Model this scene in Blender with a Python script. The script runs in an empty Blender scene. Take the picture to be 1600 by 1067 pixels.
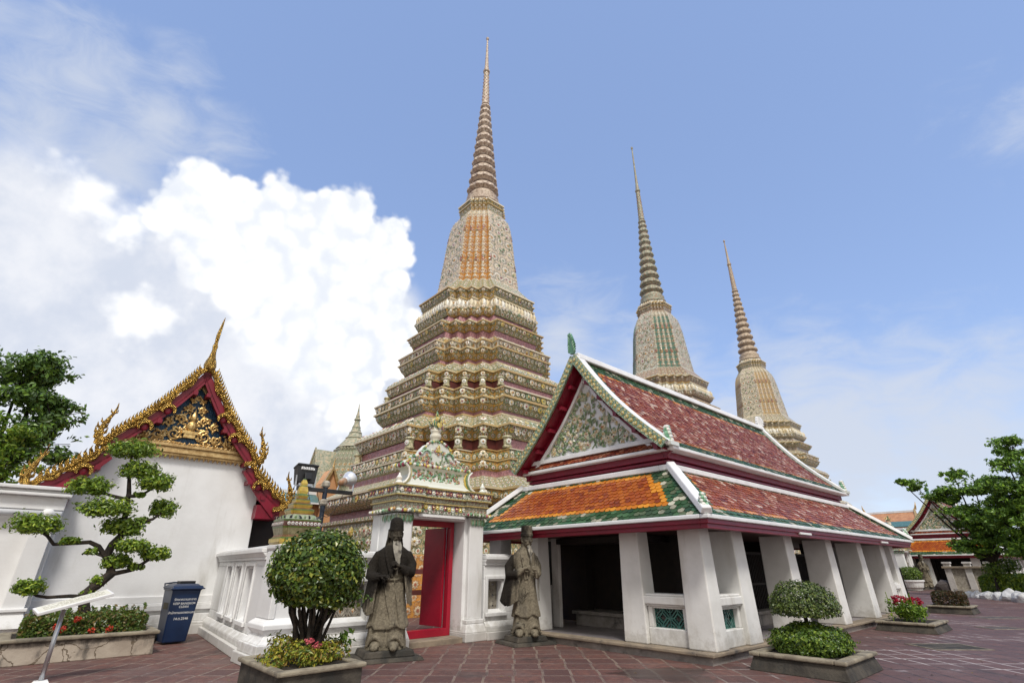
import bpy, bmesh, math, random
import numpy as np
from mathutils import Matrix, Vector
R = math.radians
sc = bpy.context.scene
# ---------------------------------------------------------------- camera, sky, sun, exposure
cam_d = bpy.data.cameras.new('camera'); cam = bpy.data.objects.new('camera', cam_d)
sc.collection.objects.link(cam); sc.camera = cam
cam_d.sensor_width = 36.0; cam_d.lens = 36.0 * 770 / 1600
cam_d.clip_start = 0.05; cam_d.clip_end = 2000
cam.location = (0, 0, 1.4); cam.rotation_euler = (R(90 + 24.6), 0, 0)
sc.view_settings.view_transform = 'Standard'; sc.view_settings.look = 'None'
sc.view_settings.gamma = 1.0; sc.view_settings.exposure = 0.62
sc.cycles.max_bounces = 6; sc.cycles.diffuse_bounces = 2; sc.cycles.transparent_max_bounces = 8

SUN_EL, SUN_AZ = 55.0, 172.0        # azimuth clockwise from +Y
sun_d = bpy.data.lights.new('sun', 'SUN'); sun = bpy.data.objects.new('sun', sun_d)
sc.collection.objects.link(sun)
sun_d.energy = 1.9; sun_d.angle = R(12); sun_d.color = (1.0, 0.96, 0.90)
_d = Vector((math.sin(R(SUN_AZ)) * math.cos(R(SUN_EL)), math.cos(R(SUN_AZ)) * math.cos(R(SUN_EL)), math.sin(R(SUN_EL))))
sun.rotation_euler = _d.to_track_quat('Z', 'Y').to_euler()
sun.location = (0, -20, 40)

def nodes(nt):
    def N(t, **kw):
        n = nt.nodes.new(t)
        for k, v in kw.items():
            if k.startswith('i_'):
                s = n.inputs[int(k[2:])] if k[2:].isdigit() else n.inputs[k[2:].replace('_', ' ')]
                if isinstance(v, bpy.types.NodeSocket): nt.links.new(v, s)
                else: s.default_value = v
            else: setattr(n, k, v)
        return n
    return N
def mathn(N, op, a, b=None, c=None, clamp=False):
    n = N('ShaderNodeMath', operation=op, use_clamp=clamp, i_0=a)
    L = n.id_data.links
    for i, v in ((1, b), (2, c)):
        if v is None: continue
        if isinstance(v, bpy.types.NodeSocket): L.new(v, n.inputs[i])
        else: n.inputs[i].default_value = v
    return n.outputs[0]
def mixc(N, f, a, b, bt='MIX'):
    n = N('ShaderNodeMix', data_type='RGBA', blend_type=bt)
    L = n.id_data.links
    for i, v in ((0, f), (6, a), (7, b)):
        if isinstance(v, bpy.types.NodeSocket): L.new(v, n.inputs[i])
        else: n.inputs[i].default_value = (tuple(v) + (1,) if isinstance(v, tuple) and len(v) == 3 else v)
    return n.outputs[2]
def ramp(N, f, stops, interp='LINEAR'):
    n = N('ShaderNodeValToRGB'); n.id_data.links.new(f, n.inputs[0])
    cr = n.color_ramp; cr.interpolation = interp
    while len(cr.elements) < len(stops): cr.elements.new(0.5)
    for e, (p, c) in zip(cr.elements, stops):
        e.position = p; e.color = (tuple(c) + (1,)) if isinstance(c, (tuple, list)) else (c, c, c, 1)
    return n.outputs[0]
def smooth(N, f, lo, hi, a=0.0, b=1.0):
    n = N('ShaderNodeMapRange', interpolation_type='SMOOTHSTEP', i_0=f, i_1=lo, i_2=hi, i_3=a, i_4=b)
    return n.outputs[0]

world = bpy.data.worlds.new('World'); sc.world = world; world.use_nodes = True
def build_sky():
    nt = world.node_tree; nt.nodes.clear(); N = nodes(nt)
    sky = N('ShaderNodeTexSky', sky_type='NISHITA', sun_disc=False)
    sky.sun_elevation = R(SUN_EL); sky.sun_rotation = R(SUN_AZ); sky.altitude = 0; sky.air_density = 1.0
    sky.dust_density = 0.6; sky.ozone_density = 1.5
    tc = N('ShaderNodeTexCoord').outputs['Generated']
    vdir = N('ShaderNodeVectorMath', operation='NORMALIZE', i_0=tc).outputs[0]
    def blobs(L):
        out = None
        for az, el, r in L:
            c = (math.sin(R(az)) * math.cos(R(el)), math.cos(R(az)) * math.cos(R(el)), math.sin(R(el)))
            d = N('ShaderNodeVectorMath', operation='DISTANCE', i_0=vdir, i_1=c).outputs['Value']
            v = mathn(N, 'SUBTRACT', 1.0, mathn(N, 'DIVIDE', d, r))
            v = mathn(N, 'MULTIPLY', v, r / 0.06)
            out = v if out is None else mathn(N, 'SMOOTH_MAX', out, v, 0.2)
        return out
    def noise(scale, detail, rough=0.55, vec=None, dist=0.0):
        return N('ShaderNodeTexNoise', i_Vector=vec or vdir, i_Scale=scale, i_Detail=detail, i_Roughness=rough, i_Distortion=dist).outputs[0]
    n_big = noise(7, 8, 0.55); n_fine = noise(34, 8, 0.6)
    vor = N('ShaderNodeTexVoronoi', feature='SMOOTH_F1', i_Vector=vdir, i_Scale=34, i_Smoothness=0.35).outputs['Distance']
    vor2 = N('ShaderNodeTexVoronoi', feature='SMOOTH_F1', i_Vector=vdir, i_Scale=78, i_Smoothness=0.35).outputs['Distance']
    puff = mathn(N, 'ADD', mathn(N, 'MULTIPLY', mathn(N, 'SUBTRACT', 0.40, vor), 0.50), mathn(N, 'MULTIPLY', mathn(N, 'SUBTRACT', 0.40, vor2), 0.16))
    puff = mathn(N, 'ADD', puff, mathn(N, 'MULTIPLY', mathn(N, 'SUBTRACT', n_fine, 0.5), 0.30))
    big = mathn(N, 'MULTIPLY', mathn(N, 'SUBTRACT', n_big, 0.5), 1.5)
    CUM = [(-38.2, 34.1, 0.052), (-40.4, 31.7, 0.037), (-32.8, 33.6, 0.059), (-35.2, 29.3, 0.063), (-30.0, 28.6, 0.089), (-27.6, 33.3, 0.062), (-23.6, 34.6, 0.068), (-18.1, 33.4, 0.055), (-16.5, 34.0, 0.034), (-19.8, 29.3, 0.092), (-25.7, 24.7, 0.087), (-21.5, 21.2, 0.096), (-16.1, 24.7, 0.069), (-28.7, 22.8, 0.062), (-12.8, 23.2, 0.051), (-30.8, 36.9, 0.024), (-21.4, 37.8, 0.026), (-16.7, 36.1, 0.022)]
    DECK = [(-50.8, 22.3, 0.152), (-46.1, 16.1, 0.178), (-43.9, 23.2, 0.128), (-37.2, 18.4, 0.17), (-29.4, 14.7, 0.173), (-21.9, 15.6, 0.163), (-49.1, 28.3, 0.075), (-52.5, 28.9, 0.062), (-13.9, 19.1, 0.149), (-46.1, 8.7, 0.156), (-19.1, 24.4, 0.135), (-40.8, 28.7, 0.058), (-8.0, 22.4, 0.077)]
    BRT = [(-47.6, 30.8, 0.043), (-49.9, 31.5, 0.024), (-43.9, 29.4, 0.046), (-40.6, 21.8, 0.052), (-38.7, 21.8, 0.039), (-18.9, 15.5, 0.059), (-17.2, 16.0, 0.048), (-50.2, 20.6, 0.012), (-42.7, 21.8, 0.027)]
    CIR = [(-51.8, 39.2, 0.09), (-44.4, 38.4, 0.092), (-53.2, 34.8, 0.095), (-39.6, 39.6, 0.058), (-47.0, 34.7, 0.098), (-44.8, 43.7, 0.044), (-58.7, 40.1, 0.042)]
    CIRR = [(33.0, 10.4, 0.197), (41.0, 12.2, 0.146), (45.9, 14.0, 0.092), (24.5, 11.3, 0.155), (6.6, 25.5, 0.115), (42.0, 8.2, 0.186), (15.2, 17.6, 0.142), (54.8, 33.2, 0.043), (31.4, 15.7, 0.129)]
    K = 10.0
    blue = mixc(N, 0.6, mixc(N, 1.0, sky.outputs[0], SKY_TINT, 'MULTIPLY'), (2.93, 4.30, 7.60))
    # thin high cloud, streaked
    mp = N('ShaderNodeMapping', i_Vector=vdir, i_Rotation=(0, 0, R(25)), i_Scale=(5, 9, 14)).outputs[0]
    n_st = noise(1.6, 9, 0.6, mp, 0.6)
    cir = mathn(N, 'MULTIPLY', smooth(N, mathn(N, 'ADD', blobs(CIR), mathn(N, 'MULTIPLY', mathn(N, 'SUBTRACT', n_st, 0.5), 3.2)), -0.5, 1.9), 0.8)
    cirr = mathn(N, 'MULTIPLY', smooth(N, mathn(N, 'ADD', blobs(CIRR), mathn(N, 'MULTIPLY', mathn(N, 'SUBTRACT', n_st, 0.55), 4.5)), -1.0, 2.6), 0.9)
    thin = mathn(N, 'MAXIMUM', cir, cirr)
    col = mixc(N, thin, blue, (0.72 * K, 0.78 * K, 0.90 * K))
    # pale grey deck on the left
    deck = smooth(N, mathn(N, 'ADD', blobs(DECK), mathn(N, 'MULTIPLY', big, 0.9)), -0.5, 0.75)
    dcol = mixc(N, smooth(N, mathn(N, 'ADD', n_big, mathn(N, 'MULTIPLY', n_fine, 0.3)), 0.45, 0.85), (0.74 * K, 0.80 * K, 0.93 * K), (0.98 * K, 1.0 * K, 1.06 * K))
    # bright cumulus
    cumb = blobs(CUM)
    cumf = mathn(N, 'ADD', cumb, mathn(N, 'ADD', puff, mathn(N, 'ADD', 0.26, mathn(N, 'MULTIPLY', big, 0.12))))
    cum = mathn(N, 'MULTIPLY', smooth(N, cumf, -0.10, 0.16), smooth(N, cumb, -0.42, -0.12))
    shade = smooth(N, mathn(N, 'ADD', mathn(N, 'MULTIPLY', vor, 0.5), mathn(N, 'ADD', mathn(N, 'MULTIPLY', n_fine, 0.5), mathn(N, 'MULTIPLY', n_big, 0.6))), 0.62, 1.02)
    depth = smooth(N, cumf, 0.2, 2.6)
    shade = mathn(N, 'MULTIPLY', shade, mathn(N, 'SUBTRACT', 1.0, mathn(N, 'MULTIPLY', depth, 0.45)))
    lowr = smooth(N, N('ShaderNodeSeparateXYZ', i_0=vdir).outputs[0], -0.42, -0.22)
    shade = mathn(N, 'MAXIMUM', shade, mathn(N, 'MULTIPLY', lowr, smooth(N, n_big, 0.40, 0.62)))
    ccol = mixc(N, shade, (1.24 * K, 1.235 * K, 1.22 * K), (0.93 * K, 0.98 * K, 1.07 * K))
    col = mixc(N, deck, col, dcol)
    col = mixc(N, cum, col, ccol)
    # low grey cloud passing in front of the cumulus foot
    FOOT = [(-43.9, 23.2, 0.10), (-37.2, 17.4, 0.15), (-40.5, 26.0, 0.075), (-33.5, 20.0, 0.075), (-29.4, 13.7, 0.13), (-21.9, 12.6, 0.11)]
    foot = smooth(N, mathn(N, 'ADD', blobs(FOOT), mathn(N, 'ADD', puff, mathn(N, 'MULTIPLY', big, 0.5))), 0.0, 0.9)
    col = mixc(N, mathn(N, 'MULTIPLY', foot, 0.9), col, dcol)
    brt = smooth(N, mathn(N, 'ADD', blobs(BRT), mathn(N, 'ADD', mathn(N, 'MULTIPLY', puff, 1.2), mathn(N, 'MULTIPLY', big, 0.4))), -0.15, 0.6)
    col = mixc(N, brt, col, (1.25 * K, 1.25 * K, 1.24 * K))
    # unseen white overcast, added behind the photographer for soft frontal light
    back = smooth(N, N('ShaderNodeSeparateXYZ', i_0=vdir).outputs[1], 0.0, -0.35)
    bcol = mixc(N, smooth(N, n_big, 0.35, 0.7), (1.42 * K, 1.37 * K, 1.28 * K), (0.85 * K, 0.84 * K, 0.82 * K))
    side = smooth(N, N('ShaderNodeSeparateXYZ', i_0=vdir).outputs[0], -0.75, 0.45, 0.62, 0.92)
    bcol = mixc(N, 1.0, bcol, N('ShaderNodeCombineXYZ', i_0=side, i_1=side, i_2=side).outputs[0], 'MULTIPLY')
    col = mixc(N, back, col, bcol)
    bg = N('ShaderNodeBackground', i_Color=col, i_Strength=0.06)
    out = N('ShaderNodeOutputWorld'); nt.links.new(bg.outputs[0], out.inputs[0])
SKY_TINT = (3.45, 3.15, 3.1, 1)
build_sky()
world.cycles.sampling_method = 'MANUAL'; world.cycles.sample_map_resolution = 512

# ---------------------------------------------------------------- site frame
# temple axes: x runs along the pavilions, y from the courtyard towards the towers
PC = Vector((3.14, 9.0, 0)); YAW = R(42)
AX = Vector((math.cos(YAW), math.sin(YAW), 0)); BX = Vector((-math.sin(YAW), math.cos(YAW), 0))
def W(a, b, z=0.0): return PC + AX * a + BX * b + Vector((0, 0, z))

# ---------------------------------------------------------------- mesh helpers
class MB:
    def __init__(s): s.v = []; s.f = []; s.m = []; s.uv = []; s.T = None; s.has_uv = False
    def add(s, vs, fs, m=0, uvs=None):
        o = len(s.v)
        if s.T is not None: vs = [tuple(s.T @ Vector(v)) for v in vs]
        s.v.extend([tuple(v) for v in vs])
        for i, f in enumerate(fs):
            s.f.append([j + o for j in f]); s.m.append(m[i] if isinstance(m, (list, tuple)) else m)
            if uvs: s.has_uv = True; s.uv.append(uvs[i])
            else: s.uv.append(None)
    def box(s, x0, x1, y0, y1, z0, z1, m=0):
        vs = [(x0, y0, z0), (x1, y0, z0), (x1, y1, z0), (x0, y1, z0), (x0, y0, z1), (x1, y0, z1), (x1, y1, z1), (x0, y1, z1)]
        s.add(vs, [(0, 3, 2, 1), (4, 5, 6, 7), (0, 1, 5, 4), (1, 2, 6, 5), (2, 3, 7, 6), (3, 0, 4, 7)], m)
    def frus(s, x0, x1, y0, y1, z0, X0, X1, Y0, Y1, z1, m=0):
        vs = [(x0, y0, z0), (x1, y0, z0), (x1, y1, z0), (x0, y1, z0), (X0, Y0, z1), (X1, Y0, z1), (X1, Y1, z1), (X0, Y1, z1)]
        s.add(vs, [(0, 3, 2, 1), (4, 5, 6, 7), (0, 1, 5, 4), (1, 2, 6, 5), (2, 3, 7, 6), (3, 0, 4, 7)], m)
    def rings(s, loops, m=0, cap=True, closed=True):
        n = len(loops[0]); vs = [p for l in loops for p in l]; fs = []; ms = []
        for k in range(len(loops) - 1):
            for i in range(n if closed else n - 1):
                j = (i + 1) % n
                fs.append((k * n + i, k * n + j, (k + 1) * n + j, (k + 1) * n + i))
                ms.append(m[k] if isinstance(m, list) else m)
        if cap:
            fs.append(tuple(reversed(range(n)))); ms.append(ms[0])
            fs.append(tuple((len(loops) - 1) * n + i for i in range(n))); ms.append(ms[-2])
        s.add(vs, fs, ms)
    def lathe(s, prof, n=24, c=(0, 0, 0), m=0, wave=None, sq=False):
        loops = []
        for k, (r, z) in enumerate(prof):
            lp = []
            for i in range(n):
                t = 2 * math.pi * i / n; rr = r
                if wave: rr = r * (1 + wave(t, k))
                lp.append((c[0] + rr * math.cos(t), c[1] + rr * math.sin(t), c[2] + z))
            loops.append(lp)
        s.rings(loops, m)
    def sqprof(s, prof, c=(0, 0), m=0, ax=1.0, ay=1.0):
        loops = []
        for (r, z) in prof:
            x, y = r * ax, r * ay
            loops.append([(c[0] - x, c[1] - y, z), (c[0] + x, c[1] - y, z), (c[0] + x, c[1] + y, z), (c[0] - x, c[1] + y, z)])
        s.rings(loops, m)
    def tube(s, pts, rad, n=8, m=0, flat=1.0):
        pts = [Vector(p) for p in pts]; loops = []
        if not isinstance(rad, (list, tuple)): rad = [rad] * len(pts)
        up = Vector((0, 0, 1)); prev = None
        for i, p in enumerate(pts):
            t = (pts[min(i + 1, len(pts) - 1)] - pts[max(i - 1, 0)]).normalized()
            if prev is None:
                a = t.cross(up)
                if a.length < 0.05: a = t.cross(Vector((1, 0, 0)))
                a.normalize()
            else:
                a = prev - t * prev.dot(t)
                if a.length < 1e-4: a = t.cross(Vector((1, 0, 0)))
                a.normalize()
            prev = a; b = t.cross(a)
            loops.append([tuple(p + a * rad[i] * math.cos(2 * math.pi * k / n) + b * rad[i] * flat * math.sin(2 * math.pi * k / n)) for k in range(n)])
        s.rings(loops, m)
    def ext(s, poly, origin, ux, uy, un, th, m=0, mside=None):
        """2-D outline extruded: poly points along ux, uy; thickness th along un"""
        o = Vector(origin); ux = Vector(ux); uy = Vector(uy); un = Vector(un); n = len(poly)
        A_ = [o + ux * x + uy * y for x, y in poly]; B_ = [p + un * th for p in A_]
        fs = [tuple(range(n)), tuple(reversed(range(n, 2 * n)))]; ms = [m, m]
        for i in range(n):
            j = (i + 1) % n; fs.append((j, i, n + i, n + j)); ms.append(m if mside is None else mside)
        s.add(A_ + B_, fs, ms)
    def strip(s, left, right, th, un, m=0):
        """solid ribbon between two matching point rows, thickness along un"""
        un = Vector(un) * th; loops = []
        for l, r in zip(left, right):
            l = Vector(l); r = Vector(r); loops.append([tuple(l), tuple(r), tuple(r + un), tuple(l + un)])
        s.rings(loops, m)
    def ball(s, c, r, seg=10, rg=7, m=0):
        if not isinstance(r, (tuple, list)): r = (r, r, r)
        loops = []
        for k in range(rg + 1):
            ph = -math.pi / 2 + math.pi * (0.02 + 0.96 * k / rg)
            loops.append([(c[0] + r[0] * math.cos(ph) * math.cos(2 * math.pi * i / seg), c[1] + r[1] * math.cos(ph) * math.sin(2 * math.pi * i / seg), c[2] + r[2] * math.sin(ph)) for i in range(seg)])
        s.rings(loops, m)
    def build(s, name, mats, parent=None, smooth=False, bevel=0.0, loc=None, fixn=True, boxuv=False):
        if boxuv:                                # planar coordinates in metres for every face
            s.has_uv = True
            for i, f in enumerate(s.f):
                if s.uv[i] is None:
                    p = [Vector(s.v[j]) for j in f]; n = (p[1] - p[0]).cross(p[2] - p[1]); a = [abs(n.x), abs(n.y), abs(n.z)]; k = a.index(max(a))
                    s.uv[i] = [((q.y if k == 0 else q.x), (q.y if k == 2 else q.z)) for q in p]
        me = bpy.data.meshes.new(name); me.from_pydata(s.v, [], s.f)
        for mm in (mats if isinstance(mats, (list, tuple)) else [mats]): me.materials.append(mm)
        me.polygons.foreach_set('material_index', s.m)
        if s.has_uv:
            uvl = me.uv_layers.new(name='UVMap'); flat = []
            for f, u in zip(s.f, s.uv):
                for k in range(len(f)):
                    q = u[k] if u else (0.0, 0.0); flat += [q[0], q[1]]
            uvl.data.foreach_set('uv', flat)
        if smooth: me.polygons.foreach_set('use_smooth', [True] * len(s.f))
        me.update()
        if fixn:
            bm = bmesh.new(); bm.from_mesh(me); bmesh.ops.recalc_face_normals(bm, faces=bm.faces); bm.to_mesh(me); bm.free()
        o = bpy.data.objects.new(name, me); sc.collection.objects.link(o)
        if parent: o.parent = parent
        if loc is not None: o.location = loc
        if bevel:
            b = o.modifiers.new('bevel', 'BEVEL'); b.width = bevel; b.segments = 2; b.limit_method = 'ANGLE'; b.angle_limit = R(40)
        return o
def tag(o, label, cat, group=None, kind=None):
    if label: o['label'] = label
    if cat: o['category'] = cat
    if group: o['group'] = group
    if kind: o['kind'] = kind
    return o
def thing(name, label, cat, loc, rz=YAW, group=None):
    o = bpy.data.objects.new(name, None); sc.collection.objects.link(o)
    o.empty_display_size = 0.3; o.location = loc; o.rotation_euler = (0, 0, rz)
    return tag(o, label, cat, group)
def kids(o): return [c for c in bpy.data.objects if c.parent == o]
def copy_tree(o, parent=None):
    ch = kids(o)
    c = o.copy(); sc.collection.objects.link(c); c.parent = parent
    for k in ch: copy_tree(k, c)
    return c

# ---------------------------------------------------------------- materials
def base_mat(name):
    m = bpy.data.materials.new(name); m.use_nodes = True; nt = m.node_tree; nt.nodes.clear(); N = nodes(nt)
    p = N('ShaderNodeBsdfPrincipled'); o = N('ShaderNodeOutputMaterial'); nt.links.new(p.outputs[0], o.inputs[0])
    return m, nt, N, p
def setin(nt, p, **kw):
    for k, v in kw.items():
        s = p.inputs[k.replace('_', ' ')]
        if isinstance(v, bpy.types.NodeSocket): nt.links.new(v, s)
        else: s.default_value = (tuple(v) + (1,)) if isinstance(v, tuple) and len(v) == 3 else v
def bump(nt, N, p, h, strength=0.3, dist=0.02):
    b = N('ShaderNodeBump', i_Strength=strength, i_Distance=dist, i_Height=h); nt.links.new(b.outputs[0], p.inputs['Normal'])
def mk(name, c1, c2, scale=6.0, rough=0.6, metal=0.0, bmp=0.0, bscale=30, bdist=0.02, coat=0.0, stain=None, lo=0.35, hi=0.65, spec=0.5, sscale=2.2, slo=0.55, shi=0.75, drip=1.0, grime=False):
    m, nt, N, p = base_mat(name)
    tc = N('ShaderNodeTexCoord').outputs['Object']
    n1 = N('ShaderNodeTexNoise', i_Vector=tc, i_Scale=scale, i_Detail=8, i_Roughness=0.6).outputs[0]
    col = mixc(N, smooth(N, n1, lo, hi), c1, c2)
    if stain:
        mp = N('ShaderNodeMapping', i_Vector=tc, i_Scale=(1, 1, 1 / drip)).outputs[0]
        n2 = N('ShaderNodeTexNoise', i_Vector=mp, i_Scale=sscale, i_Detail=9, i_Roughness=0.65).outputs[0]
        col = mixc(N, smooth(N, n2, slo, shi), col, stain)
    if grime:                                        # splash dirt near the ground and rare rusty specks
        sz = N('ShaderNodeSeparateXYZ', i_0=tc).outputs[2]
        n4 = N('ShaderNodeTexNoise', i_Vector=tc, i_Scale=6.0, i_Detail=8, i_Roughness=0.7).outputs[0]
        gz = smooth(N, mathn(N, 'SUBTRACT', sz, mathn(N, 'MULTIPLY', mathn(N, 'SUBTRACT', n4, 0.45), 1.1)), 0.42, 0.08)
        col = mixc(N, mathn(N, 'MULTIPLY', gz, 0.5), col, (0.36, 0.33, 0.28))
        col = mixc(N, smooth(N, n4, 0.74, 0.78), col, (0.42, 0.37, 0.30))
    setin(nt, p, Base_Color=col, Roughness=rough, Metallic=metal, Coat_Weight=coat, Coat_Roughness=0.15)
    p.inputs['Specular IOR Level'].default_value = spec
    if bmp:
        n3 = N('ShaderNodeTexNoise', i_Vector=tc, i_Scale=bscale, i_Detail=6, i_Roughness=0.6).outputs[0]
        bump(nt, N, p, n3, bmp, bdist)
    return m
def island(name, cols, rough=0.35, coat=0.0, spec=0.5, trans=0.0, nscale=0.0, ncol=None, bmp=0.0, metal=0.0):
    """one random colour per loose piece: roof tiles, leaves, petals"""
    m, nt, N, p = base_mat(name)
    g = N('ShaderNodeNewGeometry')
    st = [(i / len(cols), c) for i, c in enumerate(cols)]
    col = ramp(N, g.outputs['Random Per Island'], st, 'CONSTANT')
    tc = N('ShaderNodeTexCoord').outputs['Object']
    if ncol:
        n = N('ShaderNodeTexNoise', i_Vector=tc, i_Scale=nscale, i_Detail=7, i_Roughness=0.65).outputs[0]
        col = mixc(N, smooth(N, n, 0.48, 0.72), col, ncol)
    setin(nt, p, Base_Color=col, Roughness=rough, Coat_Weight=coat, Coat_Roughness=0.12, Metallic=metal)
    p.inputs['Specular IOR Level'].default_value = spec
    if bmp:
        n3 = N('ShaderNodeTexNoise', i_Vector=tc, i_Scale=25, i_Detail=4).outputs[0]; bump(nt, N, p, n3, bmp, 0.02)
    if trans:
        t = N('ShaderNodeBsdfTranslucent', i_Color=col); mx = N('ShaderNodeMixShader', i_0=trans)
        nt.links.new(p.outputs[0], mx.inputs[1]); nt.links.new(t.outputs[0], mx.inputs[2])
        o = [n for n in nt.nodes if n.type == 'OUTPUT_MATERIAL'][0]; nt.links.new(mx.outputs[0], o.inputs[0])
    return m
def mosaic(name, bg, bg2, petal, centres, leaf, cell=0.34, chip=38.0, rough=0.35, grout=(0.33, 0.29, 0.23)):
    """porcelain-shard flowers set in rows on a glazed ground"""
    m, nt, N, p = base_mat(name)
    uv = N('ShaderNodeTexCoord').outputs['UV']
    s = N('ShaderNodeVectorMath', operation='SCALE', i_0=uv); s.inputs[3].default_value = 1.0 / cell
    fl = N('ShaderNodeVectorMath', operation='FLOOR', i_0=s.outputs[0]).outputs[0]
    rnd = N('ShaderNodeTexWhiteNoise', noise_dimensions='2D', i_Vector=fl)
    fr = N('ShaderNodeVectorMath', operation='FRACTION', i_0=s.outputs[0]).outputs[0]
    d = N('ShaderNodeVectorMath', operation='SUBTRACT', i_0=fr, i_1=(0.5, 0.5, 0)).outputs[0]
    xyz = N('ShaderNodeSeparateXYZ', i_0=d)
    r = N('ShaderNodeVectorMath', operation='LENGTH', i_0=d).outputs['Value']
    th = mathn(N, 'ARCTAN2', xyz.outputs[1], xyz.outputs[0])
    wob = mathn(N, 'MULTIPLY', mathn(N, 'COSINE', mathn(N, 'MULTIPLY', th, 8.0)), 0.13)
    rr = mathn(N, 'DIVIDE', r, mathn(N, 'ADD', 1.0, wob))
    rr = mathn(N, 'MULTIPLY', rr, mathn(N, 'ADD', 0.85, mathn(N, 'MULTIPLY', rnd.outputs[0], 0.4)))
    ccol = ramp(N, rnd.outputs[0], [(i / len(centres), c) for i, c in enumerate(centres)], 'CONSTANT')
    v = N('ShaderNodeTexVoronoi', feature='F1', i_Vector=uv, i_Scale=chip)
    vb = N('ShaderNodeSeparateColor', i_0=v.outputs['Color']).outputs[0]
    ground = mixc(N, smooth(N, vb, 0.45, 0.55), bg, bg2)
    ground = mixc(N, smooth(N, vb, 0.84, 0.86), ground, leaf)
    lf = mixc(N, smooth(N, rr, 0.42, 0.45), leaf, ground)
    pt = mixc(N, smooth(N, rr, 0.29, 0.32), petal, lf)
    col = mixc(N, smooth(N, rr, 0.13, 0.16), ccol, pt)
    ve = N('ShaderNodeTexVoronoi', feature='DISTANCE_TO_EDGE', i_Vector=uv, i_Scale=chip).outputs['Distance']
    col = mixc(N, smooth(N, ve, 0.01, 0.05), grout, col)
    setin(nt, p, Base_Color=col, Roughness=rough)
    h = mathn(N, 'ADD', smooth(N, rr, 0.45, 0.1), mathn(N, 'MULTIPLY', smooth(N, ve, 0.0, 0.12), 0.4))
    bump(nt, N, p, h, 0.6, 0.05)
    return m

M = {}
M['plaster'] = mk('white_plaster', (0.80, 0.80, 0.795), (0.73, 0.725, 0.715), 1.2, 0.7, bmp=0.16, bscale=10, stain=(0.46, 0.44, 0.40), sscale=1.5, slo=0.52, shi=0.84, drip=5.0, grime=True)
M['plaster_col'] = mk('column_plaster', (0.77, 0.76, 0.735), (0.68, 0.67, 0.64), 1.6, 0.65, bmp=0.16, bscale=8, stain=(0.44, 0.40, 0.34), sscale=1.6, slo=0.52, shi=0.84, drip=5, grime=True)
M['wall_stained'] = mk('stained_plaster', (0.66, 0.63, 0.60), (0.50, 0.47, 0.44), 1.2, 0.75, bmp=0.15, stain=(0.30, 0.27, 0.24), sscale=1.6, slo=0.5, shi=0.8, drip=2.0)
M['crimson'] = mk('crimson_lacquer', (0.22, 0.004, 0.022), (0.17, 0.004, 0.018), 3, 0.42, bmp=0.05)
M['door_red'] = mk('red_door_paint', (0.36, 0.004, 0.022), (0.27, 0.004, 0.02), 1.5, 0.4, bmp=0.06)
M['dark_wood'] = mk('dark_wood', (0.016, 0.010, 0.007), (0.008, 0.006, 0.005), 5, 0.7, bmp=0.2)  # near-black: the darkness of the interiors is put into this colour
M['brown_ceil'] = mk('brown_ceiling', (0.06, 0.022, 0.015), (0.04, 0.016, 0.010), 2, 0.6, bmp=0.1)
M['floor_slab'] = mk('grey_marble_floor', (0.30, 0.27, 0.28), (0.22, 0.20, 0.20), 3, 0.4, bmp=0.05, stain=(0.15, 0.13, 0.12))
M['kerb'] = mk('stone_kerb', (0.30, 0.24, 0.17), (0.20, 0.16, 0.12), 4, 0.75, bmp=0.3, stain=(0.09, 0.08, 0.07))
M['kerb_side'] = mk('plinth_side', (0.30, 0.27, 0.25), (0.21, 0.19, 0.17), 3, 0.8, bmp=0.35, stain=(0.07, 0.065, 0.06), slo=0.48, shi=0.7)
M['ridge'] = mk('white_ridge_mortar', (0.80, 0.80, 0.80), (0.70, 0.70, 0.70), 2.5, 0.55, bmp=0.12, stain=(0.5, 0.5, 0.48), slo=0.62, shi=0.9)
M['t_red'] = island('red_tile', [(0.28, 0.066, 0.027), (0.20, 0.042, 0.02), (0.33, 0.10, 0.04), (0.13, 0.025, 0.018), (0.22, 0.045, 0.022), (0.34, 0.15, 0.09), (0.26, 0.06, 0.025)], 0.42, coat=0.0, spec=0.28, ncol=(0.22, 0.08, 0.05), nscale=1.3, bmp=0.15)
M['t_orange'] = island('orange_tile', [(0.36, 0.085, 0.012), (0.28, 0.055, 0.012), (0.42, 0.115, 0.014), (0.21, 0.040, 0.012), (0.33, 0.07, 0.012), (0.38, 0.10, 0.016)], 0.3, coat=0.2, ncol=(0.30, 0.06, 0.015), nscale=1.6, bmp=0.15)
M['t_amber'] = island('amber_tile', [(0.60, 0.22, 0.02), (0.52, 0.17, 0.015), (0.66, 0.27, 0.03)], 0.3, coat=0.2, bmp=0.15)
M['t_green'] = island('green_tile', [(0.035, 0.085, 0.035), (0.02, 0.055, 0.03), (0.06, 0.13, 0.06), (0.025, 0.07, 0.025), (0.10, 0.13, 0.075), (0.04, 0.11, 0.05), (0.36, 0.34, 0.26), (0.03, 0.065, 0.03)], 0.42, coat=0.0, spec=0.28, ncol=(0.05, 0.08, 0.045), nscale=1.5, bmp=0.15)
M['t_greenw'] = island('green_and_cream_tile', [(0.035, 0.085, 0.035), (0.46, 0.44, 0.34), (0.025, 0.07, 0.035), (0.10, 0.12, 0.07), (0.50, 0.48, 0.38), (0.04, 0.10, 0.05), (0.06, 0.09, 0.05)], 0.42, coat=0.0, spec=0.28, bmp=0.15)
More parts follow.
